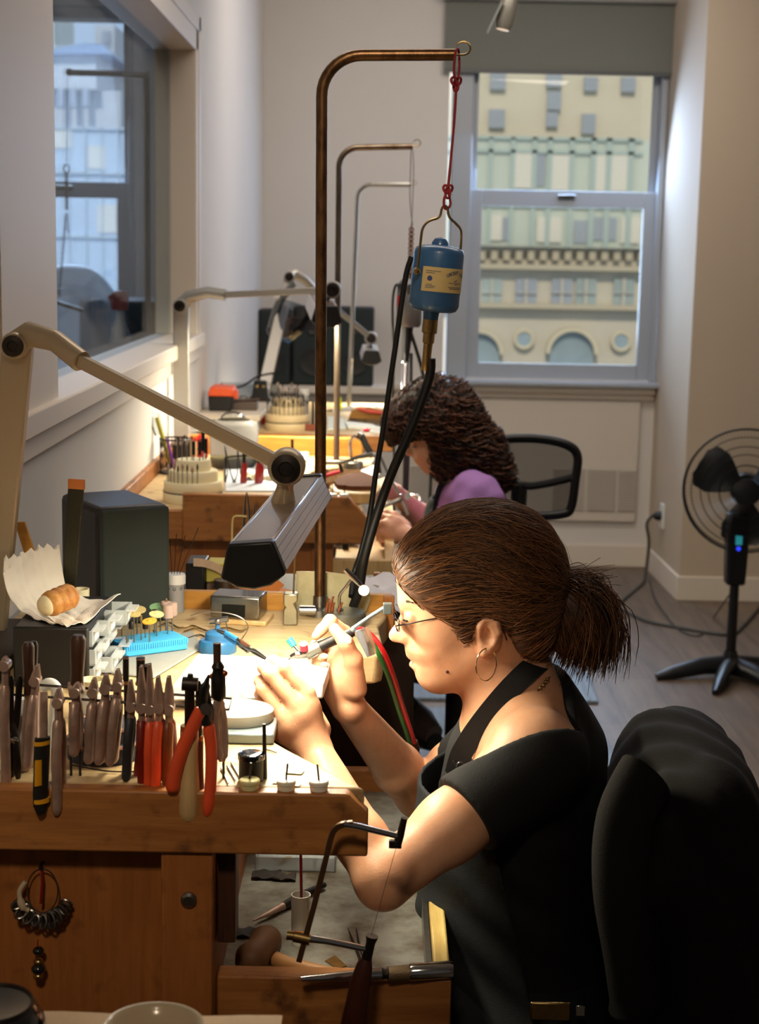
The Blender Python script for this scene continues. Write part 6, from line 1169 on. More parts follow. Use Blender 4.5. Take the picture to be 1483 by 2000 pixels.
# napkin, pastry, cabinet
x0, x1, yA, yB = -0.492, -0.385, 2.10, 2.30; zc = 1.085
cb = T('drawer_cabinet', 'small black parts cabinet with clear drawers beneath the paper napkin', 'cabinet', ((x0+x1)/2, 2.2, ZT))
B().bb(x0, x1-0.004, yA, yB, ZT, zc).build('case', M_BLACK, cb, bevel=0.003)
for r_ in range(3):
    for k in range(3):
        ex = (0.0, 0.012, 0.026)[k] if r_ == 2 else (0.004 if r_ == 1 else (0.016 if k else 0.002)); ya = yA+0.006+k*0.064; za = ZT+0.004+r_*0.0265
        M_DRW = mat('clear_drawer', (228, 234, 236), 0.15, alpha=0.5)
        dr = B().bb(x1-0.05, x1+ex, ya, ya+0.058, za, za+0.003).bb(x1-0.05, x1+ex, ya, ya+0.0025, za, za+0.022).bb(x1-0.05, x1+ex, ya+0.0555, ya+0.058, za, za+0.022).bb(x1+ex-0.0025, x1+ex, ya, ya+0.058, za, za+0.022).build('drawer', M_DRW, cb)
        B().bb(x1+ex, x1+ex+0.012, ya+0.012, ya+0.046, za+0.018, za+0.021).build('handle', M_DRW, dr); B().bb(x1+ex+0.0002, x1+ex+0.001, ya+0.018, ya+0.044, za+0.004, za+0.016).build('paper_label', M_PAPER, dr)
nap_px = [[(8,1092,2.28),(40,1082,2.32),(75,1068,2.34),(116,1066,2.36)], [(6,1122,2.24),(42,1112,2.29),(80,1104,2.32),(120,1104,2.35)], [(14,1158,2.21),(50,1150,2.25),(90,1148,2.29),(128,1146,2.33)], [(34,1188,2.19),(70,1186,2.22),(112,1182,2.26),(165,1168,2.31)], [(66,1208,2.17),(104,1212,2.19),(146,1205,2.22),(205,1172,2.28)], [(96,1216,2.155),(130,1222,2.165),(168,1216,2.18),(236,1157,2.27)]]
G = [[None]*4 for _ in nap_px]
for i_, row in enumerate(nap_px):
    for j_, (u, v, y) in enumerate(row):
        yb_ = atz(u, v, 1.0875).y; G[i_][j_] = tuple(atz(u, v, 1.0875)) if i_ == 5 and j_ < 3 else tuple(fl(u, v, min(yb_+0.002, y-0.03) if i_ >= 4 else min(y-0.02, yb_)))
G = np.array(G)
def bil(G, n, m):
    R_, C_, _ = G.shape; out = []
    for i in range(n):
        row = []
        for j in range(m):
            a, b_ = i*(R_-1)/(n-1), j*(C_-1)/(m-1); i0, j0 = min(int(a), R_-2), min(int(b_), C_-2); fa, fb_ = a-i0, b_-j0
            fa, fb_ = fa*fa*(3-2*fa)*0.4+fa*0.6, fb_*fb_*(3-2*fb_)*0.4+fb_*0.6
            p = (G[i0,j0]*(1-fa)+G[i0+1,j0]*fa)*(1-fb_)+(G[i0,j0+1]*(1-fa)+G[i0+1,j0+1]*fa)*fb_; row.append(p+np.array((0,0,0.0014*math.sin(i*1.7+j*0.9)+0.001*math.sin(j*2.3))))
        out.append(row)
    return out
ng = bil(G, 22, 22); ng = [[p+np.array((0,0, (0.004*math.sin(j*1.9) if i == 0 else 0))) for j, p in enumerate(r)] for i, r in enumerate(ng)]
solo(B().sheet(ng, 0.0009), 'paper_napkin', mat('napkin_paper', (244, 236, 222), 0.9, bump=0.5, bscale=500), 'crumpled white paper napkin on top of the black parts cabinet', 'napkin')
ce = fl(116,1172,2.13); ax = V((0.58,0.72,0.16)).normalized(); t = T('pastry', 'half eaten rolled golden pastry lying in the paper napkin', 'pastry', ce-V((0,0,0.018)))
sp_p = []; 
prof = [(0.0,-0.030),(0.011,-0.028),(0.0165,-0.020)]+[(0.0178+0.0007*math.sin(k*1.9), -0.016+k*0.0034) for k in range(11)]+[(0.0140,0.024),(0.006,0.028),(0,0.029)]
B().lathe(prof, ce, ax, 28).build('crust', mat('baked_crust', (226, 168, 92), 0.55, rgb2=(176, 108, 48), scale=60, thr=(0.35, 0.7), bump=0.4, bscale=140), t)
B().ell(ce-ax*0.0235, (0.0145,0.0145,0.011), ax.to_track_quat('Z','Y').to_matrix(), 20, 12).build('filling', mat('cream_filling', (240, 226, 186), 0.6, bump=0.3, bscale=120), t)
# standing flat file in a cup
a, b_ = fl(148,944,2.33), fl(134,1150,2.33); t = T('flat_file', 'long dark flat file with orange end standing by the loudspeaker', 'file', (b_.x, 2.33, b_.z))
w_ = V((0.0145,0.004,0)); g = B(); d = (b_-a)
g.prism([(-0.0125,0),(0.0125,0),(0.0105,1),(-0.0105,1)], a, (0.97,-0.25,0), d, (0.0012,0.0045,0)); g.build('blade', mat('file_steel', (62, 60, 46), 0.5, 0.6, vary=0.3, scale=200), t, bevel=0.001)
B().prism([(-0.013,-0.003),(0.013,-0.003),(0.013,0.012),(-0.013,0.012)], a+V((0,-0.0006,0.003)), (0.97,-0.25,0), (0,0,-1), (0.0014,0.0057,0)).build('end', mat('orange_end', (196, 116, 54), 0.5), t, bevel=0.001)
q = fl(157,1158,2.335); q = V((q.x, 2.335, ZT)); t = T('cream_cup', 'cream cup behind the napkin at the foot of the flat file', 'cup', q); B().lathe([(0.0,0),(0.013,0),(0.0135,0.088),(0.012,0.088),(0.0115,0.004),(0,0.004)], q, n=24).build('cup', M_CREAM, t)
a, b_ = fl(38,1020,2.46), fl(60,1090,2.46); solo(B().prism([(-0.008,0),(0.008,0),(0.008,1),(-0.008,1)], b_, (1,0,0), a-b_, (0,0.008,0)).prism([(-0.008,-0.16),(0.008,-0.16),(0.008,0),(-0.008,0)], V((b_.x, 2.46, b_.z)), (1,0,0), (-0.25,0,0.9), (0,0.008,0)), 'wooden_strip', M_WOODY, 'pale wooden strip leaning against the wall behind the lamp arm', 'wood strip')
solo(B().bb(-0.585, -0.515, 2.05, 2.42, ZT, ZT+0.02), 'dark_box', mat('dark_box', (44, 34, 28), 0.6), 'flat dark box on the bench at the foot of the nearest lamp', 'box', bevel=0.002)
# perforated bottle with wires
c = V((fl(345,1170,2.585).x, 2.572, ZT)); t = T('perforated_bottle', 'frosted white plastic bottle with holes round its neck beside the loudspeaker', 'bottle', c)
B().lathe([(0.0,0),(0.0135,0),(0.0145,0.003),(0.0142,0.048),(0.0145,0.050)], c, n=32).build('body', M_FROST, t); B().lathe([(0.0165,0.048),(0.0168,0.0605),(0.0155,0.064),(0.0,0.064)], c, n=32).build('cap', mat('white_cap', (232,230,226), 0.45), t)
for k in range(8):
    a = k*math.pi/4; e = V((math.cos(a), math.sin(a), 0)); B().tube([c+e*0.0145+V((0.0022*-math.sin(a)*math.cos(p_), 0.0022*math.cos(a)*math.cos(p_), 0.041+0.0022*math.sin(p_))) for p_ in np.linspace(0, 2*math.pi, 11)[:-1]], 0.0005, 4, closed=True).build('hole_ring', M_DARKST, t)
for i, (u, v, lab_) in enumerate(((332,1055,'leftmost'),(345,1042,'upright'),(362,1046,'tilted'),(388,1030,'longest slanting'))):
    solo(B().tube([c+V((-0.006+0.004*i,0,0.062)), fl(u, v, 2.60)], 0.0007, 5), 'saw_blade_wire', M_DARKST, '%s thin wire sticking out of the perforated bottle' % lab_, 'wire')
# things on the low cabinet behind
ZL = 0.9725
solo(B().bb(fl(405,1120,2.80).x, fl(470,1120,2.80).x, 2.78, 2.84, ZL+0.034, ZL+0.068), 'yellow_box', mat('olive_yellow_card', (196, 180, 84), 0.6), 'olive yellow cardboard box on the brown one behind the steel block', 'box', bevel=0.002)
solo(B().bb(fl(407,1120,2.80).x, fl(470,1120,2.80).x, 2.77, 2.86, ZL, ZL+0.0335), 'brown_box', mat('brown_card', (120, 96, 80), 0.7), 'brown cardboard box beneath the olive yellow one', 'box', bevel=0.002)
solo(B().bb(fl(365,1120,2.78).x, fl(402,1120,2.78).x, 2.76, 2.84, ZL, ZL+0.072), 'black_box', M_BLACK, 'black box behind the frosted bottle', 'box', bevel=0.003)
c = V((fl(441,1150,2.74).x, 2.73, ZL)); t = T('glass_jar', 'small clear glass jar with lid behind the steel bench block', 'jar', c)
B().lathe([(0.0,0),(0.020,0),(0.021,0.012),(0.017,0.016),(0.018,0.036),(0.0,0.036)], c, n=24).build('jar', mat('jar_glass', (230, 236, 234), 0.05, trans=0.9, ior=1.3), t); B().lathe([(0.019,0.036),(0.0195,0.05),(0.0,0.052)], c, n=24).build('lid', M_STEEL, t)
g = [fl(460,1150,2.72), fl(548,1118,2.80), fl(560,1128,2.80), fl(530,1172,2.72)]; solo(B().prism([(p.x,p.y) for p in [V((g[0].x,2.70,0)), V((g[1].x,2.84,0)), V((g[2].x+0.01,2.82,0)), V((g[3].x,2.69,0))]], (0,0,ZL+0.012), (1,0,0), (0,1,0), (0,0,0.001)).prism([(p.x,p.z) for p in g], (0,2.735,0), (1,0,0), (0,0,1), (0,0.001,0)), 'kraft_sheet', mat('orange_kraft_paper', (214, 132, 66), 0.8), 'orange brown kraft paper sheet behind the steel bench block', 'paper')
pg = [[fl(378+60*s, 1090+20*s+16*r-6*math.sin(s*3), 2.74+0.03*s) for s in np.linspace(0, 1, 8)] for r in (0, 1)]; solo(B().sheet(pg, 0.0006), 'receipt', mat('pink_receipt', (226, 196, 168), 0.85, vary=0.2, scale=60), 'curled pinkish receipt lying on the black box behind the lamp head', 'paper')
t = T('pale_bag', 'pale crumpled sheet on the low cabinet behind the round tag', 'paper', (0.0, 2.78, ZL)); solo_ = B().sheet([[V((-0.05+0.115*i/9, 2.68+0.30*j/7, ZL+0.008+0.007*math.sin(i*1.3+j)+0.006*math.sin(j*1.9))) for i in range(10)] for j in range(8)], 0.001).build('sheet', mat('lavender_white', (216, 212, 222), 0.7), t)
solo(B().prism([(-0.05,0),(0.05,0),(0.05,0.03),(0.038,0.03),(0.03,0.018),(-0.03,0.018),(-0.038,0.03),(-0.05,0.03)], fl(780,1150,3.02), (1,0,0), (0,0,1), (0,0.015,0)), 'wood_piece', M_WOODZ, 'brown wooden piece with hand hole behind the forehead', 'wood piece')
# beige bent wire and the steel tweezers standing behind the lamp head
solo(B().tube(smooth_path([fl(453,1060,2.7), fl(454,1020,2.7), fl(458,1009,2.7), fl(470,1008,2.7), fl(482,1009,2.7)], 5), 0.0018, 8), 'bent_wire', mat('beige_wire', (206, 186, 120), 0.5), 'pale bent wire sticking up behind the nearest lamp head', 'wire')
for i, (u, v0, v1, lab_) in enumerate(((482,962,1030,'taller steel tweezers standing behind the nearest lamp head'), (499,985,1030,'shorter steel tweezers standing behind the nearest lamp head'))):
    t = T('tweezers', lab_, 'tweezers', fl(u, v1, 2.72), 'tweezers behind the lamp head')
    for s in (-1, 1): B().tube([fl(u+s*1, v0, 2.72), fl(u+s*4, v0+30, 2.72), fl(u+s*6, v1, 2.72), fl(u+s*3, v1+60, 2.72)], [0.0008,0.0026,0.0032,0.002], 8, flat=0.5).build('arm', M_STEEL, t)
# torch in the right hand, with its hoses
t = T('torch', 'black and silver gas torch with red and green knobs in the raised right hand', 'torch', fl(625,1262,2.11)); yt = 2.112
B().tube([fl(690,1234,yt+0.01), fl(672,1243,yt+0.006), fl(640,1256,yt), fl(618,1267,yt-0.002), fl(604,1274,yt-0.003)], [0.0062,0.0068,0.0072,0.0085,0.008], 16).build('grip', M_RUBBER, t)
B().tube([fl(625,1263,yt-0.001), fl(598,1277,yt-0.003)], [0.0098,0.0092], 16).build('valve_body', mat('grey_valve', (120, 120, 112), 0.35, 0.6), t)
B().tube(smooth_path([fl(600,1275,yt-0.003), fl(585,1279,yt-0.004), fl(574,1280,yt-0.004), fl(564,1289,yt-0.004)], 5), [0.0066]*4+[0.0052]*5+[0.0036]*4+[0.0012]*3, 12).build('nozzle', M_CHROME, t)
B().tube([fl(594,1268,yt-0.012), fl(593,1257,yt-0.017)], [0.0056,0.0058], 14).build('red_knob', mat('crimson_knob', (206, 40, 66), 0.3), t)
B().tube([fl(575,1262,yt+0.006), fl(565,1248,yt+0.010)], [0.0048,0.0054], 14).build('green_knob', mat('teal_knob', (44, 150, 136), 0.3), t); B().tube([fl(584,1272,yt+0.0), fl(574,1261,yt+0.006)], 0.0028, 10).build('knob_stem', M_CHROME, t)
B().tube(smooth_path([fl(600,1283,yt-0.006), fl(612,1282,yt-0.008), fl(622,1276,yt-0.008)], 4), 0.0025, 8).build('lever', M_CHROME, t)
hpx = [(690,1234,2.122),(702,1229,2.125),(722,1240,2.13),(745,1272,2.13),(765,1320,2.17),(785,1385,2.26),(803,1440,2.36),(818,1490,2.41),(832,1560,2.43),(842,1640,2.45)]
for nm, du, dv, dy, m_, lab_ in (('gas_hose', 3, -2, 0.0, mat('red_hose', (206, 30, 34), 0.4), 'red rubber gas hose arching from the torch past the chin'), ('gas_hose', -5, 5, 0.006, mat('green_hose', (40, 118, 52), 0.45), 'green rubber gas hose running beside the red one from the torch')):
    pts = [fl(u+du*min(1,k/3), v+dv*min(1,k/3)+(0 if k else 0), y+dy) for k, (u, v, y) in enumerate(hpx)]; solo(B().tube(smooth_path(pts, 7), 0.0034, 12), nm, m_, lab_, 'hose')
a, b_ = fl(808,1450,2.378), fl(813,1466,2.39); solo(B().tube([a, b_], 0.0078, 12, flat=0.7), 'hose_clip', M_WOODD, 'brown tape band binding the red and green hoses', 'hose clip')
# clip-on magnifier
t = T('clip_on_loupe', 'grey clip on magnifier with clear lens attached to the spectacles', 'loupe', fl(760,1190,2.03)); yl = 2.035
B().box(fl(757,1188,yl), (0.011,0.012,0.014)).build('clip', mat('grey_clip', (88, 98, 98), 0.4), t, bevel=0.001)
B().tube([fl(750,1188,yl), fl(722,1205,yl), fl(692,1226,yl)], [0.0030,0.0024,0.0026], 10).build('arm', mat('bluish_metal', (150, 172, 178), 0.3, 0.7), t)
B().ell(fl(691,1229,yl), 0.0042, n=12, m=8).build('hinge', MATS['bluish_metal'], t)
lp = [(693,1232),(702,1228),(710,1236),(718,1262),(721,1280),(717,1283),(706,1262),(697,1245)]; g = [fl(u, v, yl-0.004) for u, v in lp]
B().prism([(p.x, p.z) for p in g], (0, yl-0.008, 0), (1,0,0), (0,0,1), (0.010,0.016,0)).build('lens', mat('lens_acrylic', (232, 236, 246), 0.06, trans=0.75, ior=1.45), t, bevel=0.0008)
for s in (0, 1): B().tube(smooth_path([fl(764,1186+s*4,yl), fl(768,1180+s*8,yl+0.01), fl(772,1192+s*4,yl+0.015)], 4), 0.0006, 5).build('wire', M_DARKST, t)
# ================================================================== saw frame leaning on the bench board, things in the catch tray
ysw = 1.655; t = T('hand_saw', 'jewellers saw frame with brown wooden handle leaning on the near bench corner', 'saw', fl(705,1985,ysw))
def sf(u, v, d=0): return fl(u, v, ysw+d)
M_SAWB = mat('brown_saw_steel', (112, 84, 60), 0.35, 0.7, vary=0.3, scale=30)
B().tube(smooth_path([sf(584,1878), sf(612,1775), sf(636,1680), sf(648,1632), sf(658,1616), sf(672,1610), sf(690,1608)], 6), 0.0044, 4).build('back_bar', M_SAWB, t, bevel=0.0008)
B().tube([sf(672,1609), sf(700,1614), sf(782,1634)], [0.0042,0.0038,0.0034], 12).build('upper_arm', M_CHROME, t)
B().tube([sf(775,1652), sf(782,1632), sf(790,1598)], [0.0052,0.0045,0.0036], 10).build('wing_screw', M_DARKST, t); B().box(sf(772,1648), (0.014,0.008,0.009)).build('upper_clamp', M_DARKST, t, bevel=0.001)
B().tube([sf(596,1832), sf(640,1838), sf(728,1856)], [0.0046,0.0038,0.0036], 12).build('lower_arm', M_CHROME, t)
B().tube([sf(560,1826), sf(574,1828)], [0.0054,0.0050], 12).build('thumb_screw', M_BRASS, t); B().tube([sf(574,1828), sf(605,1835)], 0.0066, 12).build('slider', M_BRASS, t)
B().tube([sf(727,1828), sf(724,1842), sf(716,1874)], [0.0072,0.0052,0.0060], 12).build('lower_clamp', M_DARKST, t)
B().tube([sf(716,1872), sf(712,1886), sf(704,1920), sf(698,1955), sf(690,2010), sf(684,2045)], [0.0062,0.0092,0.0118,0.0125,0.0155,0.010], 16).build('handle', wood('dark_red_wood', (78, 34, 20), (44, 20, 14), 2), t)
B().tube([sf(775,1652), sf(724,1832)], 0.0003, 5).build('blade', M_STEEL, t)
ZR = 0.7205
def rz(u, v, z=ZR): return atz(u, v, z)
c0, c1 = rz(500,1700), rz(652,1702); t = T('parts_organizer', 'clear compartment box lying at the back of the catch tray', 'organizer', (c0+c1)/2)
W_ = c1.x-c0.x; g = B()
for k in range(5): g.bb(c0.x+W_*k/4-0.0008, c0.x+W_*k/4+0.0008, c0.y, c0.y+0.06, ZR, ZR+0.02)
g.bb(c0.x, c1.x, c0.y, c0.y+0.0016, ZR, ZR+0.02).bb(c0.x, c1.x, c0.y+0.0584, c0.y+0.06, ZR, ZR+0.02).bb(c0.x, c1.x, c0.y, c0.y+0.06, ZR, ZR+0.0015); g.build('case', mat('organizer_plastic', (214, 222, 224), 0.2, alpha=0.45), t); B().bb(c0.x, c1.x, c0.y, c0.y+0.06, ZR+0.0205, ZR+0.022).build('lid', mat('organizer_lid', (220, 228, 230), 0.15, alpha=0.22), t)
for k, u in enumerate((548,556,562)): solo(B().ell((rz(u,1690).x, c0.y+0.02+0.008*k, ZR+0.006), (0.005,0.003,0.003), n=10, m=6), 'brass_finding', M_BRASS, ('left','middle','right')[k]+' brass finding inside the clear compartment box', 'finding')
c = rz(586,1850); c.y += 0.012; c.z = ZR; t = T('plastic_tube', 'white translucent plastic tub with red stick standing in the catch tray', 'tub', c)
B().lathe([(0.0,0),(0.0115,0),(0.0125,0.066),(0.0115,0.066),(0.0105,0.003),(0,0.003)], c, n=28).build('tub', mat('milky_plastic', (226, 224, 212), 0.45), t)
solo(B().tube([c+V((0.002,0,0.006)), V((c.x-0.002, c.y+0.005, ZR+0.155))], 0.0019, 8), 'red_stick', mat('dark_red_stick', (120, 20, 28), 0.4), 'dark red stick standing in the white translucent tub', 'stick')
def lying(name, label, cat, pts, radii, m, z=ZR, flat=0.6, **k): return solo(B().tube([atz(u, v, z+max(r_*flat, 0.0008)) for (u, v), r_ in zip(pts, radii)], radii, 10), name, m, label, cat, **k)
t = T('long_nose_pliers', 'long nosed pliers with black handle lying behind the white tub', 'pliers', rz(560,1770)); 
B().tube([rz(495,1798,ZR+0.006), rz(530,1782,ZR+0.006), rz(556,1768,ZR+0.006)], [0.0012,0.004,0.006], 10).build('jaw', M_TOOL, t); B().tube([rz(553,1770,ZR+0.006), rz(590,1748,ZR+0.006), rz(634,1728,ZR+0.006)], [0.006,0.0055,0.004], 10).build('handle', M_RUBBER, t)
t = T('tweezers', 'steel tweezers with points up lying in the middle of the catch tray', 'tweezers', rz(692,1835)); 
for s in (-1, 1): B().tube([rz(690+s*8-2,1812,ZR+0.004), rz(694+s*6,1834,ZR+0.003), rz(706+s*2,1872,ZR+0.003)], [0.0007,0.0024,0.0028], 8, flat=0.6).build('arm', M_STEEL, t)
p_ = [rz(u, v, ZR+0.001) for u, v in ((635,1876),(655,1866),(677,1886),(660,1893))]; solo(B().prism([(p.x,p.y) for p in p_], (0,0,ZR), (1,0,0), (0,1,0), (0,0,0.0012)), 'brass_sheet', M_BRASS, 'small brass sheet square lying in the catch tray', 'metal sheet')
t = T('rawhide_mallet', 'brown mallet with rounded head lying at the left of the catch tray', 'mallet', rz(505,1880))
a, b_ = rz(488,1878,ZR+0.024), rz(522,1836,ZR+0.026); B().tube([a-(b_-a)*0.2, a-(b_-a)*0.1, a+(b_-a)*0.1, a+(b_-a)*0.5, b_-(b_-a)*0.1, b_+(b_-a)*0.12, b_+(b_-a)*0.22], [0.008,0.017,0.0215,0.017,0.0215,0.017,0.008], 20).build('head', mat('brown_rawhide', (104, 70, 42), 0.6, vary=0.3, scale=40), t)
B().tube([rz(516,1862,ZR+0.014), rz(560,1884,ZR+0.010), rz(640,1902,ZR+0.008), rz(690,1906,ZR+0.008)], [0.009,0.0100,0.0090,0.0078], 12).build('handle', mat('worn_tan_wood', (176, 126, 76), 0.5), t)
ZQ = 0.7575; t = T('handpiece', 'steel flex shaft handpiece lying across the tray rail at bottom', 'handpiece', atz(740,1902,ZQ+0.008))
hp_ = [(588,1912),(650,1908),(700,1904),(727,1903),(745,1902),(752,1902),(758,1902),(800,1899),(802,1899),(878,1894),(885,1894)]; rr = [0.0028,0.0050,0.0065,0.0068,0.0072,0.0062,0.0085,0.0088,0.0098,0.0104,0.0095]
def hz(k): return atz(*hp_[k], ZQ+0.0105)
B().tube([hz(k) for k in range(5)], rr[:5], 16).build('chuck', M_CHROME, t); B().tube([hz(4), hz(5), hz(6)], [0.0072,0.006,0.0062], 16).build('collar', M_DARKST, t)
B().tube([hz(6), hz(7)], [0.0086,0.0090], 18).build('knurled_grip', mat('knurled_steel', (150, 128, 100), 0.5, 0.8, bump=0.8, bscale=900), t); B().tube([hz(7), hz(8), hz(9), hz(10)], [0.0090,0.0100,0.0104,0.0092], 18).build('barrel', M_CHROME, t)
for i, (u, v, s, lab_) in enumerate(((520,1712,0.02,'black leather scrap lying before the clear compartment box'), (556,1716,0.016,'second dark leather scrap, right beside the black one in the tray'), (470,1825,0.018,'dark bluish cloth scrap at the left edge of the catch tray'))):
    c = rz(u, v); solo(B().sheet([[V((c.x-s+2*s*i2/5, c.y-s*0.7+1.4*s*j/4, ZR+0.003+0.002*math.sin(i2*2+j+i))) for i2 in range(6)] for j in range(5)], 0.002), 'leather_scrap', mat('scrap_leather_%d' % i, ((34,28,24),(44,36,30),(44,48,56))[i], 0.7), lab_, 'leather scrap')
# ring sizers hanging on the bench panel
yk = 1.722; t = T('ring_sizer_set', 'set of metal ring sizers on a wire hoop hanging on the bench side panel', 'ring sizers', fl(82,1830,yk))
c = fl(83,1740,yk); R_ = 0.0205
B().tube([c+V((R_*0.86*math.cos(a), 0.002*math.sin(a), R_*1.25*math.sin(a))) for a in np.linspace(0, 2*math.pi, 41)[:-1]], 0.0009, 6, closed=True).build('hoop', M_STEEL, t)
for k in range(24):
    a = math.radians(-155+k*(130/23)); b0 = c+V((R_*0.80*math.cos(a), -0.001, R_*1.2*math.sin(a)+0.004)); d = V((math.cos(a)*1.15, -0.15+0.25*(k%3-1), math.sin(a)-0.25)).normalized(); cc = b0+d*0.015
    s_ = d.cross(V((0.25,1,0.2))).normalized(); rs = 0.0062+0.0013*math.sin(k*0.5)
    o_ = B().tube([cc+d*rs*1.3*math.cos(q_)+s_*rs*0.75*math.sin(q_) for q_ in np.linspace(0, 2*math.pi, 15)[:-1]], 0.0016, 6, closed=True, flat=1.0).build('ring_sizer', M_STEEL, t)
B().tube([fl(80,1690,yk+0.006), fl(83,1722,yk), fl(80,1765,yk-0.002)], 0.0022, 8, flat=0.4).build('red_ribbon', M_DKRED, t)
B().tube(smooth_path([fl(50,1722,yk-0.004), fl(38,1742,yk-0.006), fl(44,1770,yk-0.006), fl(56,1778,yk-0.004)], 5), [0.003]*8+[0.0045]*4+[0.003]*4, 10).build('paper_tag', mat('beige_tag', (190, 168, 140), 0.7), t)
B().tube([fl(74,1835,yk-0.004), fl(73,1850,yk-0.004)], 0.0008, 6).build('red_string', M_DKRED, t)
for v, r, m_ in ((1857,0.0068,MATS['glossy_black']),(1878,0.0060,M_BRASS),(1892,0.0085,MATS['glossy_black']),(1906,0.006,M_BRASS)): B().ell(fl(75,v,yk-0.004), (r,r,r*0.75), n=14, m=10).build('bead', m_, t)
p = fl(80,1690,yk+0.004); B().cyl(p+V((0,-0.006,0)), p+V((0,0.01,0)), 0.0018, n=8).build('nail', M_DARKST, t)
# foreground table with dome and bowl
ZF = 0.93; pe = atz(300, 1978, ZF); ft = T('side_table', 'table edge with off white cloth at the very bottom of the picture', 'table', (-0.15, pe.y-0.3, 0))
B().bb(-0.59, -0.085, pe.y-0.55, pe.y-0.005, ZF-0.03, ZF-0.004).build('table_top', M_WOODZ, ft)
for x, y in ((-0.57,pe.y-0.5),(-0.11,pe.y-0.5),(-0.57,pe.y-0.06),(-0.11,pe.y-0.06)): B().bb(x-0.015, x+0.015, y-0.015, y+0.015, 0, ZF-0.03).build('leg', M_WOODZ, ft)
solo(B().sheet([[V((-0.595+0.52*i/16, pe.y-0.56+0.56*j/12, ZF-0.0025+0.0015*math.sin(i*1.1)*math.sin(j*0.9))) for i in range(17)] for j in range(13)], 0.002), 'table_cloth', mat('off_white_cloth', (226, 196, 160), 0.9, vary=0.08, scale=40, bump=0.3, bscale=200), 'off white cloth spread on the table at the bottom edge', 'cloth')
c = atz(20, 1985, ZF+0.01); c = V((c.x-0.006, pe.y-0.075, ZF)); t = T('black_lens_dome', 'glossy black dome shaped pot at the bottom left corner', 'pot', c)
B().lathe([(0.0,0),(0.034,0),(0.044,0.012),(0.046,0.022),(0.044,0.03),(0.036,0.042),(0.034,0.043),(0.02,0.040),(0,0.038)], c, n=44).build('body', mat('glossy_black', (18,22,26), 0.12), t); B().lathe([(0.0365,0.0425),(0.035,0.0455),(0.033,0.0435)], c, n=44, cap=False).build('rim', M_DARKST, t)
c = atz(296, 2030, ZF+0.02); c = V((c.x, pe.y-0.075, ZF)); t = T('bowl', 'cream ceramic bowl cut off by the bottom edge of the picture', 'bowl', c)
B().lathe([(0.0,0),(0.022,0),(0.022,0.004),(0.034,0.012),(0.041,0.024),(0.0425,0.027),(0.0395,0.027),(0.037,0.023),(0.03,0.012),(0.0,0.007)], c, n=48).build('bowl', mat('cream_glaze', (214, 196, 164), 0.2, coat=0.5), t, angle=60)
# ================================================================== chair with the dark jacket
ch = T('work_chair', 'dark padded work chair under the working woman, its back hidden by a jacket', 'chair', (0.22, 2.05, 0))
B().ell((0.19, 2.05, 0.47), (0.24,0.24,0.045), n=32).build('seat', M_BLACK, ch)
B().cyl((0.2,2.05,0.10), (0.2,2.05,0.45), 0.026).build('gas_lift', M_DARKST, ch)
for k in range(5):
    a = 2*math.pi*k/5+0.2; e = V((math.cos(a), math.sin(a), 0)); B().tube([V((0.2,2.05,0.11)), V((0.2,2.05,0.07))+e*0.30], [0.028,0.016], 10).build('base_arm', M_BLACK, ch); B().ell(V((0.2,2.05,0.028))+e*0.30, 0.027, n=12, m=8).build('caster', M_BLACK, ch)
B().tube(smooth_path([(0.36,2.05,0.44),(0.47,2.05,0.46),(0.48,2.0,0.62),(0.46,1.98,0.80)], 5), 0.022, 10).build('back_post', M_BLACK, ch)
YJ = 1.98
def J(u, v, dy=0.0): q = at(u, v, YJ+dy); return (q.x, q.y, q.z)
JP = [(1162,1700),(1172,1640),(1200,1570),(1232,1500),(1262,1448),(1300,1424),(1350,1416),(1400,1428),(1437,1455),(1452,1500),(1462,1560),(1480,1640),(1500,1760),(1520,2060),(1180,2060),(1200,1900),(1185,1790)]
jel = union([elli(J(1335,1600,0.0), (0.150,0.20,0.17), 0, 0.05), elli(J(1340,1900), (0.17,0.22,0.32), 0, 0.08), rcone(J(1270,1490,-0.12), J(1225,1700,-0.18), 0.055, 0.065, 0.03), rcone(J(1400,1500,-0.14), J(1420,1950,-0.2), 0.05, 0.07, 0.03), rcone(J(1300,1480,0.14), J(1230,1750,0.18), 0.05, 0.06, 0.03)])
jpoly = poly_sdf([J(u, v) for u, v in JP])
def jacket(p):
    d = smax(jpoly(p), jel(p), 0.05); return d+0.004*np.sin(p[:,0]*42+1.5*np.sin(p[:,2]*14)+p[:,1]*30)*np.clip((1.0-p[:,2])/0.15, 0.1, 1)+0.0025*np.sin(p[:,0]*90+p[:,1]*70+p[:,2]*20)
jk = T('jacket', 'dark charcoal jacket draped over the chair back at the lower right', 'jacket', (J(1340,1900)[0], YJ, 0.6))
blob('cloth', jacket, (0.24,1.68,0.55), (0.56,2.24,1.06), 0.006, mat('charcoal_wool', (34, 32, 30), 0.95, bump=0.3, bscale=300), jk)
slp = [(1262,1500,-0.19),(1215,1600,-0.215),(1185,1720,-0.215),(1215,1830,-0.21)]
B().tube(smooth_path([J(1268,1505,-0.17), J(1222,1600,-0.20), J(1215,1720,-0.215), J(1235,1850,-0.215), J(1250,1960,-0.21)], 6), [0.02]+[0.046]*22+[0.05, 0.045], 18, flat=0.6).build('sleeve', MATS['charcoal_wool'], jk)
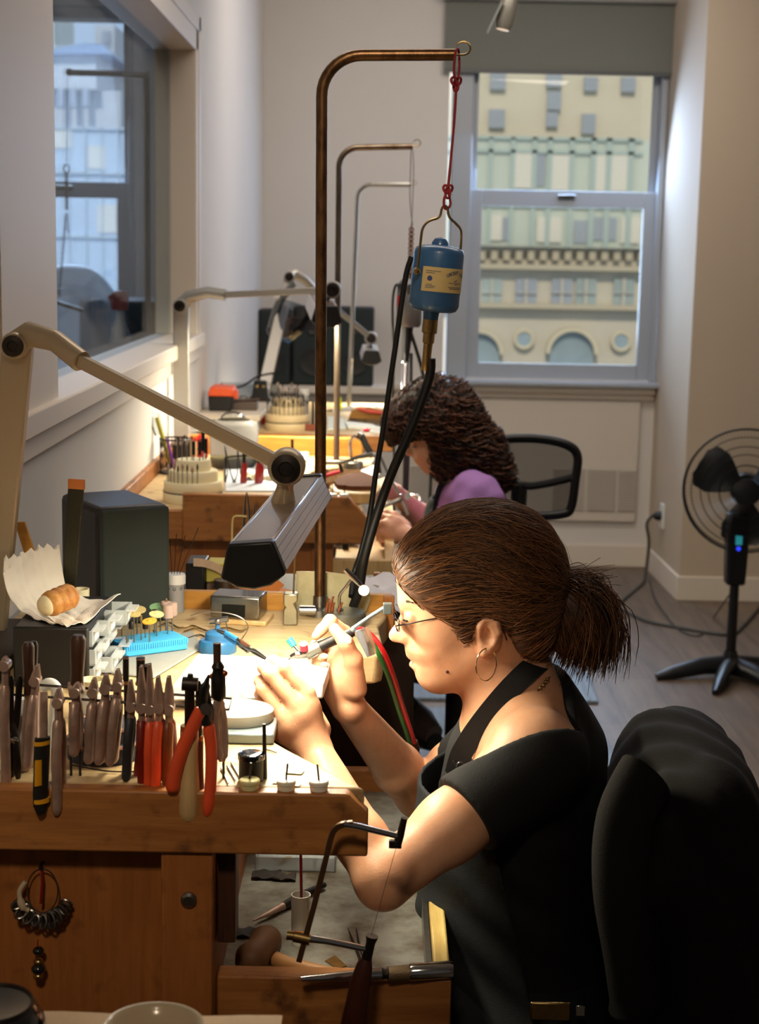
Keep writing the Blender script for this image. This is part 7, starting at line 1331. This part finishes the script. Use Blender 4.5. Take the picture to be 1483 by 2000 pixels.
# ================================================================== things on the middle bench
def burr_stand(label, c, tiers, h, m, clear=None):
    t = T('burr_stand', label, 'burr stand', c); z = 0.0; c = V(c)
    for i, r in enumerate(tiers):
        B().lathe([(0.0,z),(r*0.985,z),(r,z+0.002),(r,z+h-0.002),(r*0.98,z+h),(0.0,z+h)], c, n=40).build('tier', m, t); z += h
    if clear: B().lathe([(clear[0],0.001),(clear[0],clear[1]),(clear[0]-0.0015,clear[1]),(clear[0]-0.0015,0.001)], c, n=40, cap=False).build('clear_cover', M_CLEAR, t)
    return t, z
c = V((fl(378,990,3.735).x, 3.735, ZT)); bs, ztop = burr_stand('cream stepped burr stand on the middle bench in front of the pencil cup', c, (0.072,0.070,0.058,0.041), 0.025, M_CREAM)
B().lathe([(0.0722,0.0237),(0.0722,0.0263)], c, n=40, cap=False).build('dark_seam', M_BLACK, bs)
def bits(n, c, r, z, a0, a1, hts, mats, group, labfn, rad=0.0011):
    for k in range(n):
        a = math.radians(a0+(a1-a0)*k/max(1, n-1)); p = V(c)+V((r*math.cos(a), r*math.sin(a), z)); q = T('rotary_burr', labfn(k), 'rotary tool bit', p, group); hh = hts[k % len(hts)]
        B().tube([p-V((0,0,0.002)), p+V((0,0,hh))], rad, 6).build('shaft', M_STEEL, q)
        hd = mats[k % len(mats)]; s = 0.0022 if hd is M_DARKST else 0.0034
        B().lathe([(0.001,-0.004),(s,0.0),(s,0.006),(0.0008,0.012)], p+V((0,0,hh)), n=10).build('head', hd, q)
ORD = ['first','second','third','fourth','fifth','sixth','seventh','eighth','ninth','tenth','eleventh','twelfth','thirteenth','fourteenth','fifteenth','sixteenth','seventeenth','eighteenth','nineteenth','twentieth']
bits(9, c, 0.064, 0.050, 200, 285, (0.034,0.030,0.036), (M_DARKST, M_TOOL), 'burrs in the cream stand on the middle bench', lambda k: '%s burr from the left in the lower step of the middle bench stand' % ORD[k])
for k, (du, dy, hh) in enumerate(((6,0.0,0.045),(19,0.0,0.045),(25,0.012,0.070),(30,0.022,0.05))):
    p = c+V(((du)*0.0011-0.004, -0.02+dy, ztop)); q = T('rotary_burr', ('leftmost','second','tallest','rightmost')[k]+' black handled burr in the top of the middle bench stand', 'rotary tool bit', p, 'black handled burrs in the cream stand')
    B().tube([p, p+V((0,0,hh*0.4))], 0.0014, 6).build('shaft', M_STEEL, q); B().tube([p+V((0,0,hh*0.3)), p+V((0,0,hh))], 0.0042, 10).build('handle', M_BLACK, q)
for k in range(4):
    p = c+V((-0.035+0.011*k, -0.028+0.004*k, ztop-0.001)); q = T('rotary_burr', ('leftmost','second','third','fourth')[k]+' thin shafted burr on the top step of the middle bench stand', 'rotary tool bit', p); B().tube([p, p+V((0,0,0.052))], 0.0012, 6).build('shaft', M_STEEL, q); B().lathe([(0.001,0),(0.002,0.003),(0.0008,0.008)], p+V((0,0,0.05)), n=8).build('head', M_DARKST, q)
# pencil cup with its contents
c = V((fl(342,945,4.2).x, 4.2, ZT)); t = T('mesh_pencil_cup', 'black wire mesh pencil cup behind the cream burr stand', 'cup', c); r = 0.040
g = B()
for k in range(28):
    a = 2*math.pi*k/28
    for s in (-1, 1): g.tube([c+V((r*math.cos(a+s*0.35*f), r*math.sin(a+s*0.35*f), 0.003+0.09*f)) for f in (0, 0.33, 0.66, 1)], 0.0009, 4)
g.build('mesh_wall', M_BLACK, t)
for z in (0.002, 0.092): B().tube([c+V((r*math.cos(a), r*math.sin(a), z)) for a in np.linspace(0, 2*math.pi, 33)[:-1]], 0.0026, 6, closed=True).build('rim', M_BLACK, t)
B().lathe([(0,0),(r,0),(r,0.002),(0,0.002)], c, n=28).build('base', M_BLACK, t)
def stick(name, label, cat, u0, v0, u1, v1, y, r, m, flat=1.0, extra=None):
    a, b_ = fl(u0, v0, y), fl(u1, v1, y); t = solo(B().tube([a, a+(b_-a)*0.5, b_], [r*0.9, r, r*0.8], 8, flat=flat), name, m, label, cat); return t
stick('plastic_tube', 'tall olive yellow flexible tube leaning in the pencil cup', 'tube', 340,930, 306,815, 4.2, 0.0062, mat('olive_plastic', (168, 158, 56), 0.35))
stick('plastic_tube', 'clear tube beside the olive yellow one in the pencil cup', 'tube', 338,925, 309,806, 4.22, 0.0045, M_CLEAR)
stick('plastic_bag', 'clear crinkled plastic sleeve on the top of the olive tube', 'bag', 308,850, 296,814, 4.19, 0.010, M_CLEAR, 0.4)
stick('toothbrush', 'purple toothbrush in the pencil cup', 'toothbrush', 342,925, 326,856, 4.18, 0.0042, mat('purple_plastic', (150, 70, 190), 0.35))
for i, (u, v) in enumerate(((350,852),(361,850),(374,858),(382,862))): stick('wooden_stick', ('leftmost dark','second dark','third pale','rightmost pale')[i]+' flat wooden stick in the pencil cup', 'stick', u-6+2*i, 930, u, v, 4.2+0.008*i, 0.0052, M_WOODD if i < 2 else M_WOODL, 0.4)
# ribbed jar with paper, white card
c = V((fl(457,930,4.33).x, 4.33, ZT)); t = T('ribbed_jar', 'big clear ribbed plastic jar with a little cream in its bottom', 'jar', c)
M_JAR = mat('ribbed_clear', (240, 240, 238), 0.15, trans=0.85, ior=1.15)
n = 64; g = B(); prof = [(0.050,0.0),(0.060,0.008),(0.064,0.02),(0.066,0.10),(0.060,0.122),(0.045,0.132)]
vs = []; fs = []
for h_i, (r, h) in enumerate(prof):
    for k in range(n): a = 2*math.pi*k/n; rr = r*(1+0.018*(k % 2)); vs.append(c+V((rr*math.cos(a), rr*math.sin(a), h)))
for i in range(len(prof)-1):
    for k in range(n): fs.append((i*n+k, i*n+(k+1)%n, (i+1)*n+(k+1)%n, (i+1)*n+k))
g.add(vs, fs); g.build('jar', M_JAR, t); B().lathe([(0,0.003),(0.055,0.004),(0.061,0.016),(0.061,0.030),(0,0.030)], c, n=32).build('contents', mat('cream_grains', (226, 212, 150), 0.7), t)
t = T('white_card', 'white card standing behind the ribbed jar', 'card', fl(485,900,4.42)); p, q = fl(436,822,4.44), fl(501,930,4.44); B().bb(p.x, q.x, 4.44, 4.442, ZT, p.z).build('sheet', M_PAPER, t)
t = T('plastic_wrap', 'crumpled clear wrap on top of the white card', 'wrap', fl(455,815,4.43)); B().ell(fl(455,818,4.43), (0.035,0.02,0.022), n=14, m=9).build('film', M_CLEAR, t)
t = T('red_bag', 'red plastic package between the middle lamp and the ribbed jar', 'package', (fl(392,900,4.42).x, 4.42, ZT)); B().sheet([[fl(372+34*i/6, 852+68*j/6+4*math.sin(i*1.3), 4.41+0.006*math.sin(i*2+j)) for i in range(7)] for j in range(7)], 0.004).build('film', mat('red_film', (216, 52, 44), 0.4), t)
for i, v in enumerate((858,874)): B().tube([fl(370,v+6,4.40), fl(400,v,4.40)], 0.0016, 6).build('dark_stripe', M_BLACK, t)
solo(B().tube(smooth_path([fl(374,843,4.36), fl(392,842,4.36), fl(403,862,4.36), fl(402,885,4.34), fl(390,905,4.3)], 6), 0.0022, 8), 'charging_cable', M_WHITE, 'white cord curling from the middle lamp past the red package', 'cable')
solo(B().lathe([(0.0,0),(0.007,0),(0.0085,0.006),(0.0085,0.018),(0,0.02)], fl(367,820,4.46), (1,0,0), 14), 'knob', M_BLACK, 'black screw knob on the side of the middle lamp arm', 'knob')
# wire stand with red screwdrivers and tweezers
y = 4.02; t = T('wire_stand', 'thin black wire stand holding two red handled screwdrivers', 'tool rack', fl(500,965,y))
B().tube(smooth_path([fl(441,968,y), fl(440,905,y), fl(446,893,y), fl(500,890,y), fl(556,893,y), fl(563,905,y), fl(564,968,y)], 5), 0.0024, 6).build('frame', M_BLACK, t)
B().tube([fl(438,945,y), fl(452,948,y)], 0.0016, 6).build('hook', M_BLACK, t)
for i, (u, v0, v1, v2) in enumerate(((477,862,905,962),(505,880,905,964),(510,905,907,948))):
    t = T('screwdriver', ('left red handled screwdriver in the wire stand','right red handled screwdriver in the wire stand','shorter red handle just behind the right screwdriver')[i], 'screwdriver', fl(u, v2, y-0.005+0.012*(i == 2)))
    yy = y-0.005+0.012*(i == 2); B().tube([fl(u,v0,yy), fl(u,v1,yy)], 0.0052 if i < 2 else 0.003, 8, flat=0.6).build('blade', M_DARKST, t); B().tube([fl(u,v1-1,yy), fl(u,v1+8,yy), fl(u-1,v1+30,yy), fl(u-2,v2-8,yy), fl(u-2,v2,yy)], [0.0050,0.0078,0.0092,0.0072,0.003], 12).build('handle', M_REDWOOD, t)
for i, (u0, v0, u1, v1, u2, v2) in enumerate(((439,871,448,925,452,966),(464,871,467,925,470,966))):
    t = T('tweezers', ('left','right')[i]+' steel tweezers standing in the wire stand', 'tweezers', fl(u2, v2, y))
    for s in (-1, 1): B().tube([fl(u0,v0,y), fl(u1+s*3,v1,y), fl(u1+s*8,v1+14,y), fl(u2+s*6,v2-4,y)], [0.0012,0.002,0.003,0.0026], 6, flat=0.5).build('arm', M_DARKST, t)
c = V((fl(520,918,4.3).x, 4.3, ZT)); t = T('wire_basket', 'little silvery crystal tin behind the nearest lamp knuckle', 'tin', c); B().lathe([(0,0),(0.024,0),(0.028,0.02),(0.026,0.045),(0,0.047)], c, n=14).build('tin', mat('crinkled_silver', (200,196,186), 0.25, 0.9, bump=0.8, bscale=120), t, angle=10)
t = T('silver_dish', 'crumpled silver foil dish between the red screwdrivers', 'dish', (fl(520,955,4.06).x, 4.08, ZT)); B().sheet([[V((fl(480+68*i/9,955,4.06).x, 4.06+0.07*j/6, ZT+0.004+0.004*math.sin(i*2.1+j*1.7)+0.01*(abs(i-4.5)/4.5)**2)) for i in range(10)] for j in range(7)], 0.001).build('foil', mat('gold_foil', (222, 206, 160), 0.25, 0.9), t)
slab('blue_grey_tray', 'pale blue grey tray under the foil dish', 'tray', [(436,905),(570,905),(590,958),(440,958)], ZT, 0.004, mat('pale_grey_blue', (186, 190, 198), 0.5))
slab('white_cloth', 'white paper square behind the nearest lamp knuckle', 'paper', [(548,880),(604,880),(600,895),(545,896)], ZT, 0.012, M_PAPER)
solo(B().tube([fl(571,858,4.3), fl(571,892,4.3)], 0.0042, 10), 'steel_mandrel', M_DARKST, 'dark steel mandrel standing behind the nearest lamp knuckle', 'mandrel')
# ring base, red pliers, bench pin, brush in front of the woman in purple
c = V((atz(690,915,ZT).x, 4.36, ZT)); t = T('torch_stand', 'small round steel stand with hooked rod on the middle bench', 'torch stand', c)
B().lathe([(0,0),(0.028,0),(0.0285,0.003),(0.0285,0.017),(0.026,0.019),(0,0.019)], c, n=32).build('base', MATS['grey_cast_steel'], t)
B().tube(smooth_path([c+V((-0.004,0,0.018)), fl(684,872,4.36), fl(685,862,4.36), fl(694,850,4.36)], 5), 0.0042, 8).build('hook_rod', M_CHROME, t)
for k in range(4): B().ell(c+V((-0.018+0.012*k,-0.016,0.021)), 0.0034, n=10, m=8).build('nut', M_CHROME, t)
t = T('torch', 'black torch with silver head and red knob hooked on the small stand', 'torch', fl(715,870,4.34)); B().tube([fl(698,848,4.34), fl(706,852,4.34)], 0.013, 14).build('head', M_CHROME, t); B().tube([fl(706,850,4.34), fl(716,872,4.33), fl(728,892,4.32)], [0.009,0.010,0.008], 12).build('grip', M_RUBBER, t); B().ell(fl(716,840,4.34), (0.009,0.006,0.006), n=12, m=8).build('red_knob', MATS['crimson_knob'], t)
t = T('pliers', 'red handled pliers lying by the pole on the middle bench', 'pliers', atz(655,924,ZT)); B().tube([atz(636,930,ZT+0.006), atz(652,925,ZT+0.006), atz(668,921,ZT+0.006)], [0.0075,0.008,0.006], 10, flat=0.7).build('handle', M_RED, t); B().tube([atz(638,920,ZT+0.006), atz(628,916,ZT+0.006), atz(614,912,ZT+0.006)], [0.006,0.006,0.002], 8).build('jaw', M_STEEL, t)
pp = [(644,948),(655,940),(680,930),(712,926),(735,935),(745,950),(735,962),(690,962),(652,958)]
g = [atz(u, v, ZT+0.03) for u, v in pp]; t = T('bench_brush', 'curved wooden bench brush with brown bristles under the pale hand', 'brush', (g[0].x+0.05, g[0].y, ZT+0.002))
B().prism([(p.x, p.y) for p in g], (0,0,ZT+0.002), (1,0,0), (0,1,0), (0,0,0.026)).build('brush_body', M_WOODL, t, bevel=0.003)
gi = [(p-(g[0]+g[4])/2)*0.82+(g[0]+g[4])/2 for p in g]; B().prism([(p.x, p.y+0.012) for p in gi], (0,0,ZT+0.0285), (1,0,0), (0,1,0), (0,0,0.010)).build('bristles', mat('brown_bristles', (120, 66, 34), 0.9, rgb2=(60, 30, 16), scale=300, bump=1.0, bscale=500), t)
slab('white_paper', 'white paper corner beside the black torch on the middle bench', 'paper', [(705,918),(730,908),(742,926),(718,930)], ZT, 0.001, M_PAPER)
for i, (u, v) in enumerate(((650,960),(673,955))): solo(B().lathe([(0,0),(0.011,0),(0.0115,0.005),(0,0.006)], V((fl(u,v,3.615).x, 3.615, ZB2)), n=18), 'pin_pot', M_WHITE, ('left','right')[i]+' white pin pot on the cut corner board edge', 'pot'); solo(B().cyl(V((fl(u,v,3.615).x, 3.615, ZB2+0.006)), V((fl(u,v,3.615).x, 3.615, ZB2+0.026)), 0.0012, n=6), 'pin', M_DARKST, ('left','right')[i]+' dark pin standing on the cut corner board edge', 'pin')
# saw in the second woman's hands
y = 3.985; t = T('coping_saw', 'grey saw frame with wing nuts in the hands of the woman in purple', 'saw', fl(745,1000,y))
B().tube([fl(664,906,4.05), fl(700,893,4.03), fl(730,887,4.0), fl(742,890,4.0)], [0.005,0.007,0.008,0.006], 8, flat=0.5).build('upper_arm', M_STEEL, t); B().tube([fl(664,905,4.05), fl(668,922,4.05)], 0.005, 8).build('upper_clamp', M_DARKST, t)
B().tube([fl(738,880,4.0), fl(760,930,3.99), fl(785,975,3.975), fl(797,1006,3.97)], 0.0048, 4).build('back_bar', M_STEEL, t)
B().tube([fl(720,1002,3.965), fl(752,988,3.97), fl(786,974,3.975)], [0.003,0.005,0.007], 8, flat=0.5).build('lower_arm', M_STEEL, t); B().cyl(fl(797,969,3.96), fl(797,969,3.966), 0.0085, n=18).build('wing_nut', M_CHROME, t); B().ell(fl(783,968,3.965), 0.006, n=12, m=8).build('slider', M_CHROME, t)
B().tube([fl(668,924,4.05), fl(720,1002,3.965)], 0.0005, 5).build('blade', M_STEEL, t)
B().tube([fl(737,893,3.995), fl(742,925,3.99)], [0.006,0.005], 10).build('grip_end', M_WOODD, t)
# under the middle bench
yy = 4.0; solo(B().bb(fl(651,1050,yy).x, fl(700,1050,yy).x, 3.99, 4.08, fl(670,1058,yy).z, fl(670,1040,yy).z), 'yellow_box', mat('straw_card', (206, 186, 104), 0.6), 'straw yellow box tucked beneath the middle bench board', 'box')
solo(B().bb(fl(690,1050,4.1).x, fl(712,1050,4.1).x, 4.05, 4.2, 0.781, fl(690,1058,4.1).z), 'red_box', mat('dull_red_card', (140, 30, 34), 0.6), 'dull red box under the middle bench beside the scissors', 'box')
t = T('scissors', 'black handled scissors standing in the tray of the middle bench', 'scissors', fl(650,1085,3.95)); B().tube([fl(640,1062,3.95), fl(672,1074,3.95)], [0.003,0.005], 8, flat=0.5).build('blade', M_STEEL, t); B().tube([fl(645,1080,3.95)+V((0.012*math.cos(a),0,0.014*math.sin(a))) for a in np.linspace(0, 2*math.pi, 21)[:-1]], 0.0024, 6, closed=True).build('finger_loop', M_BLACK, t); B().box(fl(675,1068,3.95), (0.016,0.01,0.045)).build('hinge_block', M_BLACK, t)
solo(B().tube([fl(735,1010,4.15), fl(734,1060,4.15), fl(731,1100,4.12)], 0.0042, 8), 'red_hose', MATS['red_hose'], 'red hose hanging behind the crossing black hoses', 'hose'); B_ = None
# ================================================================== shelf and far bench
t = T('toolbox', 'black and orange toolbox on the small white shelf', 'toolbox', (fl(428,800,5.35).x, 5.4, ZSH)); x0, x1 = -0.575, fl(455,790,5.3).x
B().prism([(x0+0.004,0),(x1-0.008,0),(x1,0.05),(x0,0.05)], (0,5.32,ZSH), (1,0,0), (0,0,1), (0,0.12,0)).build('body', M_BLACK, t, bevel=0.004); B().prism([(x0-0.002,0.05),(x1+0.003,0.05),(x1-0.002,0.078),(x0+0.008,0.082)], (0,5.315,ZSH), (1,0,0), (0,0,1), (0,0.13,0)).build('lid', mat('orange_lid', (238, 96, 50), 0.45), t, bevel=0.005)
B().bb(x1-0.006, x1+0.012, 5.34, 5.38, ZSH+0.04, ZSH+0.068).build('latch', MATS['orange_lid'], t, bevel=0.003)
p = atz(482,795,ZSH); t = T('metal_tin', 'dark flat metal tin on the white shelf beside the toolbox', 'tin', (p.x, 5.42, ZSH)); B().box((p.x, 5.40, ZSH+0.014), (0.088,0.07,0.028)).build('tin', mat('brown_tin', (98, 84, 76), 0.45, 0.5), t, bevel=0.003); B().tube([(p.x-0.03,5.38,ZSH+0.031),(p.x+0.05,5.40,ZSH+0.034)], 0.005, 8).build('strap', M_WOODD, t)
p = atz(486,775,ZSH); solo(B().ell((p.x, 5.62, ZSH+0.014), (0.016,0.014,0.014), n=14, m=9), 'glass_stopper', M_CLEAR, 'clear glass stopper on the shelf behind the brown tin', 'stopper')
t = T('clear_tray', 'clear plastic tray behind the farthest lamp bracket', 'tray', (-0.5, 5.85, ZSH)); B().bb(-0.585, -0.37, 5.80, 5.803, ZSH, ZSH+0.05).bb(-0.585, -0.37, 5.89, 5.893, ZSH, ZSH+0.05).bb(-0.585, -0.582, 5.803, 5.89, ZSH, ZSH+0.05).bb(-0.373, -0.37, 5.803, 5.89, ZSH, ZSH+0.05).build('walls', M_CLEAR, t)
solo(B().tube(smooth_path([(-0.595,5.9,ZSH+0.03), fl(470,755,5.75), fl(505,735,5.75), fl(540,728,5.7)], 5), 0.004, 8), 'power_cable', M_RUBBER, 'black cable crossing the lower end of the farthest lamp arm', 'cable')
c = V((fl(562,840,5.3).x, 5.29, ZT)); bs, ztop = burr_stand('cream stepped burr stand crowded with burrs on the far bench', c, (0.075,0.074,0.060,0.048), 0.026, mat('tan_plastic', (214, 192, 148), 0.5)); B().lathe([(0.0755,0.0245),(0.0755,0.0275)], c, n=40, cap=False).build('dark_seam', M_DARKST, bs)
bits(14, c, 0.0755*0.92, 0.052, 190, 350, (0.040,0.034,0.044), (M_DARKST,), 'burrs in the lower step of the far cream stand', lambda k: '%s burr from the left in the lower step of the far bench stand' % ORD[k], 0.0013)
bits(16, c, 0.054, 0.078, 190, 350, (0.032,0.038,0.028), (M_DARKST,), 'burrs in the upper step of the far cream stand', lambda k: '%s burr from the left in the upper step of the far bench stand' % ORD[k], 0.0013)
bits(12, c, 0.034, ztop, 170, 370, (0.030,0.042,0.024), (M_DARKST, M_TOOL), 'burrs in the top of the far cream stand', lambda k: '%s burr from the left on the top of the far bench stand' % ORD[k], 0.0013)
c = V((fl(594,830,5.6).x, 5.6, ZT)); t = T('white_tube', 'small white capped tube behind the far burr stand', 'tube', c); B().lathe([(0,0),(0.014,0),(0.014,0.085),(0,0.085)], c, n=20).build('tube', M_FROST, t); B().lathe([(0.017,0.085),(0.017,0.108),(0,0.109)], c, n=20).build('cap', M_WHITE, t)
t = T('small_brush', 'small brush with upright dark handle beside the brown pole on the far bench', 'brush', (fl(610,840,5.25).x, 5.25, ZT)); B().tube([V((fl(611,840,5.25).x,5.25,ZT+0.02)), fl(612,784,5.25)], [0.0045,0.004], 8).build('handle', M_DARKST, t); B().box((fl(608,840,5.25).x,5.25,ZT+0.012), (0.04,0.02,0.022)).build('bristles', mat('rust_brush', (130, 68, 46), 0.8), t, bevel=0.002)
t = T('red_clip', 'red clip at the left foot of the far burr stand', 'clip', (fl(517,823,5.4).x, 5.42, ZT)); B().box((fl(517,825,5.42).x, 5.42, ZT+0.017), (0.024,0.02,0.034)).build('body', M_RED, t, bevel=0.003)
c = fl(720,818,5.7); t = T('wooden_wedge', 'yellow pine wedge on the far bench under the red pliers', 'wedge', (c.x, 5.7, ZT)); B().prism([(-0.07,0),(0.06,0),(0.065,0.03),(0.0,0.045),(-0.06,0.03)], (c.x, 5.65, ZT), (1,0,0), (0,0,1), (0,0.1,0)).build('wedge', M_WOODY, t, bevel=0.003)
t = T('pliers', 'coral red handled pliers on the pine wedge of the far bench', 'pliers', fl(720,800,5.66)); zz = ZT+0.048
B().tube([fl(697,799,5.66), fl(720,797,5.68), fl(738,796,5.70)], [0.006,0.0085,0.006], 8, flat=0.7).build('handle', mat('coral_grip', (232, 96, 78), 0.4), t); B().tube([fl(700,799,5.65), fl(725,804,5.64), fl(747,806,5.63)], [0.006,0.0085,0.006], 8, flat=0.7).build('handle', MATS['coral_grip'], t)
t = T('knife', 'white handled knife lying on the far bench behind the middle pole', 'knife', fl(668,800,5.7)); B().tube([fl(650,802,5.7), fl(668,800,5.7), fl(688,798,5.7), fl(692,799,5.7)], [0.006,0.008,0.012,0.006], 10, flat=0.7).build('handle', M_WHITE, t); B().tube([fl(650,802,5.7), fl(632,803,5.7)], [0.005,0.001], 6).build('blade', M_STEEL, t)
solo(B().tube([fl(665,800,5.5), fl(664,780,5.5), fl(662,772,5.5)], [0.006,0.006,0.002], 8), 'highlighter', mat('neon_yellow', (232, 240, 40), 0.4), 'neon yellow marker standing behind the middle pole', 'marker')
for i, (pts, m_, lab_) in enumerate((([(672,822),(728,828),(742,836),(680,832)], (232,236,228), 'white card with green edge on the far bench'), ([(640,812),(672,816),(676,836),(640,838)], (214,220,212), 'whitish crumpled wipes on the far bench left of the middle pole'), ([(730,832),(765,836),(765,846),(722,842)], (226,226,220), 'white paper slip at the far bench front edge'))):
    slab('paper_card', lab_, 'paper', pts, ZT, 0.010 if i == 0 else 0.006, mat('card_%d' % i, m_, 0.7), bevel=0.001)
slab('green_card', 'thin green card under the white one on the far bench', 'card', [(670,824),(726,830),(740,840),(690,838)], ZT-0.0, 0.0008, mat('green_card', (46, 116, 76), 0.6), bevel=0)
# face shield hung on the farthest lamp
ysd = 5.9; t = T('face_shield', 'clear face shield with grey band hanging on the farthest lamp arm', 'face shield', fl(560,660,ysd))
sg = [[fl(u0+(u1-u0)*f, v0+(v1-v0)*f, ysd-0.05*math.sin(math.pi*f)) for f in np.linspace(0, 1, 9)] for (u0,v0,u1,v1) in ((542,580,606,600),(534,600,608,612),(526,625,604,625),(520,645,590,650),(524,655,568,668))]
B().sheet(sg, 0.001).build('visor', glass('visor_plastic', (206, 212, 220), 0.05, 0.08), t)
B().tube(smooth_path([fl(575,553,ysd), fl(556,575,ysd-0.02), fl(540,600,ysd-0.03), fl(528,640,ysd-0.02)], 5), 0.014, 10, flat=0.3).build('head_band', mat('grey_band', (120, 126, 132), 0.5), t)
B().ell(fl(541,581,ysd-0.04), 0.011, n=14, m=9).build('pivot_knob', M_WHITE, t); B().tube([fl(530,650,ysd-0.02), fl(545,658,ysd-0.035), fl(566,667,ysd-0.02)], 0.008, 8, flat=0.4).build('blue_trim', mat('blue_trim', (70, 130, 190), 0.3), t)
B().tube([fl(556,628,ysd+0.02), fl(570,625,ysd+0.02), fl(584,622,ysd+0.02)], 0.009, 8).build('foam_pad', mat('brown_foam', (150, 116, 84), 0.8, rgb2=(60, 44, 34), scale=90), t)
# ================================================================== the neighbouring room seen through the interior window
t = T('work_table', 'grey table in the neighbouring room seen through the interior window', 'table', (-1.5, 6.4, 0)); B().bb(-2.4, -0.95, 5.4, 7.5, 1.02, 1.06).build('table_top', mat('grey_laminate', (150, 152, 156), 0.5), t)
for x, yq in ((-2.35,5.45),(-1.0,5.45),(-2.35,7.45),(-1.0,7.45)): B().bb(x-0.03, x+0.03, yq-0.03, yq+0.03, 0, 1.02).build('leg', M_STEEL, t)
yd = 6.6; c = fl(137,600,yd); r = (fl(232,600,yd)-fl(137,600,yd)).length
t = T('plastic_dome', 'big hazy grey plastic dome behind the interior window', 'dome', (c.x, yd, 1.06)); B().lathe([(r*1.02,-0.30),(r*1.02,-0.02),(r,0.0)]+[(r*math.cos(a), r*0.98*math.sin(a)) for a in np.linspace(0.1, math.pi/2, 14)], (c.x, yd, c.z-0.02), n=40, cap=False).build('shell', mat('hazy_plastic', (214, 218, 226), 0.3, alpha=0.62), t)
t = T('spray_bottle', 'clear spray bottle with red trigger head in the neighbouring room', 'spray bottle', (fl(235,640,5.9).x, 5.9, 1.06)); c = V((fl(236,640,5.9).x, 5.9, 1.06))
B().lathe([(0,0),(0.04,0),(0.042,0.02),(0.042,0.2),(0.016,0.26),(0.014,0.30),(0,0.30)], c, n=24).build('body', mat('bottle_plastic', (222, 228, 236), 0.2, alpha=0.35), t); B().prism([(-0.03,0),(0.025,0),(0.03,0.05),(0.02,0.07),(-0.015,0.07),(-0.045,0.05)], c+V((0,-0.015,0.30)), (1,0,0), (0,0,1), (0,0.03,0)).build('trigger_head', mat('trigger_red', (196, 48, 44), 0.4), t, bevel=0.003)
yh = 6.0; t = T('hanger_stand', 'dark bent hanger rod with wire and chain in the neighbouring room', 'stand', (fl(287,700,yh).x, yh, 1.06))
B().tube(smooth_path([V((fl(289,600,yh).x, yh, 1.06)), fl(288,300,yh), fl(286,160,yh), fl(278,147,yh), fl(140,142,yh)], 6), 0.011, 10).build('rod', mat('grey_pipe', (96, 104, 114), 0.4, 0.6), t); B().ell(fl(136,141,yh), 0.014, n=14, m=9).build('end_cap', M_DARKST, t)
t = T('chain_swing', 'steel bar hung by chain and wire from the hanger rod behind the interior window', 'hanging bar', fl(135,590,yh)); B().tube([fl(131,148,yh), fl(130,322,yh)], 0.0015, 6).build('wire', M_DARKST, t)
B().tube([fl(130,330,yh)+V((0.011*math.cos(a),0,0.015*math.sin(a))) for a in np.linspace(0, 2*math.pi, 21)[:-1]], 0.003, 6, closed=True).build('ring', M_DARKST, t); B().tube([fl(130,338,yh), fl(130,410,yh)], 0.006, 8).build('hook_shank', M_DARKST, t)
g = B()
for a, b_ in (((129,420),(115,580)),((131,420),(134,458))):
    n = int(abs(b_[1]-a[1])/5)
    for k in range(n):
        p = fl(a[0]+(b_[0]-a[0])*k/n, a[1]+(b_[1]-a[1])*k/n, yh); ax = V((1,0,0)) if k % 2 else V((0,1,0)); g.tube([p+ax*0.0048*math.cos(q)+V((0,0,0.007*math.sin(q))) for q in np.linspace(0, 2*math.pi, 9)[:-1]], 0.0016, 4, closed=True)
g.build('chain', M_DARKST, t); p = [fl(98,582,yh), fl(164,604,yh), fl(162,612,yh), fl(97,592,yh)]
B().tube([fl(97,586,yh), fl(163,607,yh)], 0.010, 4).build('bar', M_STEEL, t)
t = T('dark_cabinet', 'dark teal cabinet in the neighbouring room behind the interior window', 'cabinet', (-1.22, 6.75, 0)); B().bb(-1.30, -0.86, 6.9, 7.4, 1.06, 1.36).build('body', mat('teal_cabinet', (34, 48, 54), 0.5), t, bevel=0.004)
for i, (u, m_, lab_) in enumerate(((194,M_RUBBER,'black capped jar behind the interior window sill'), (205,mat('label_jar', (178,150,130), 0.4),'beige labelled jar behind the interior window sill'))):
    p = V((fl(u,690,5.6).x, 5.6, 1.06)); solo(B().lathe([(0,0),(0.022,0),(0.022,0.10),(0.016,0.115),(0,0.116)], p, n=20), 'jar', m_, lab_, 'jar')
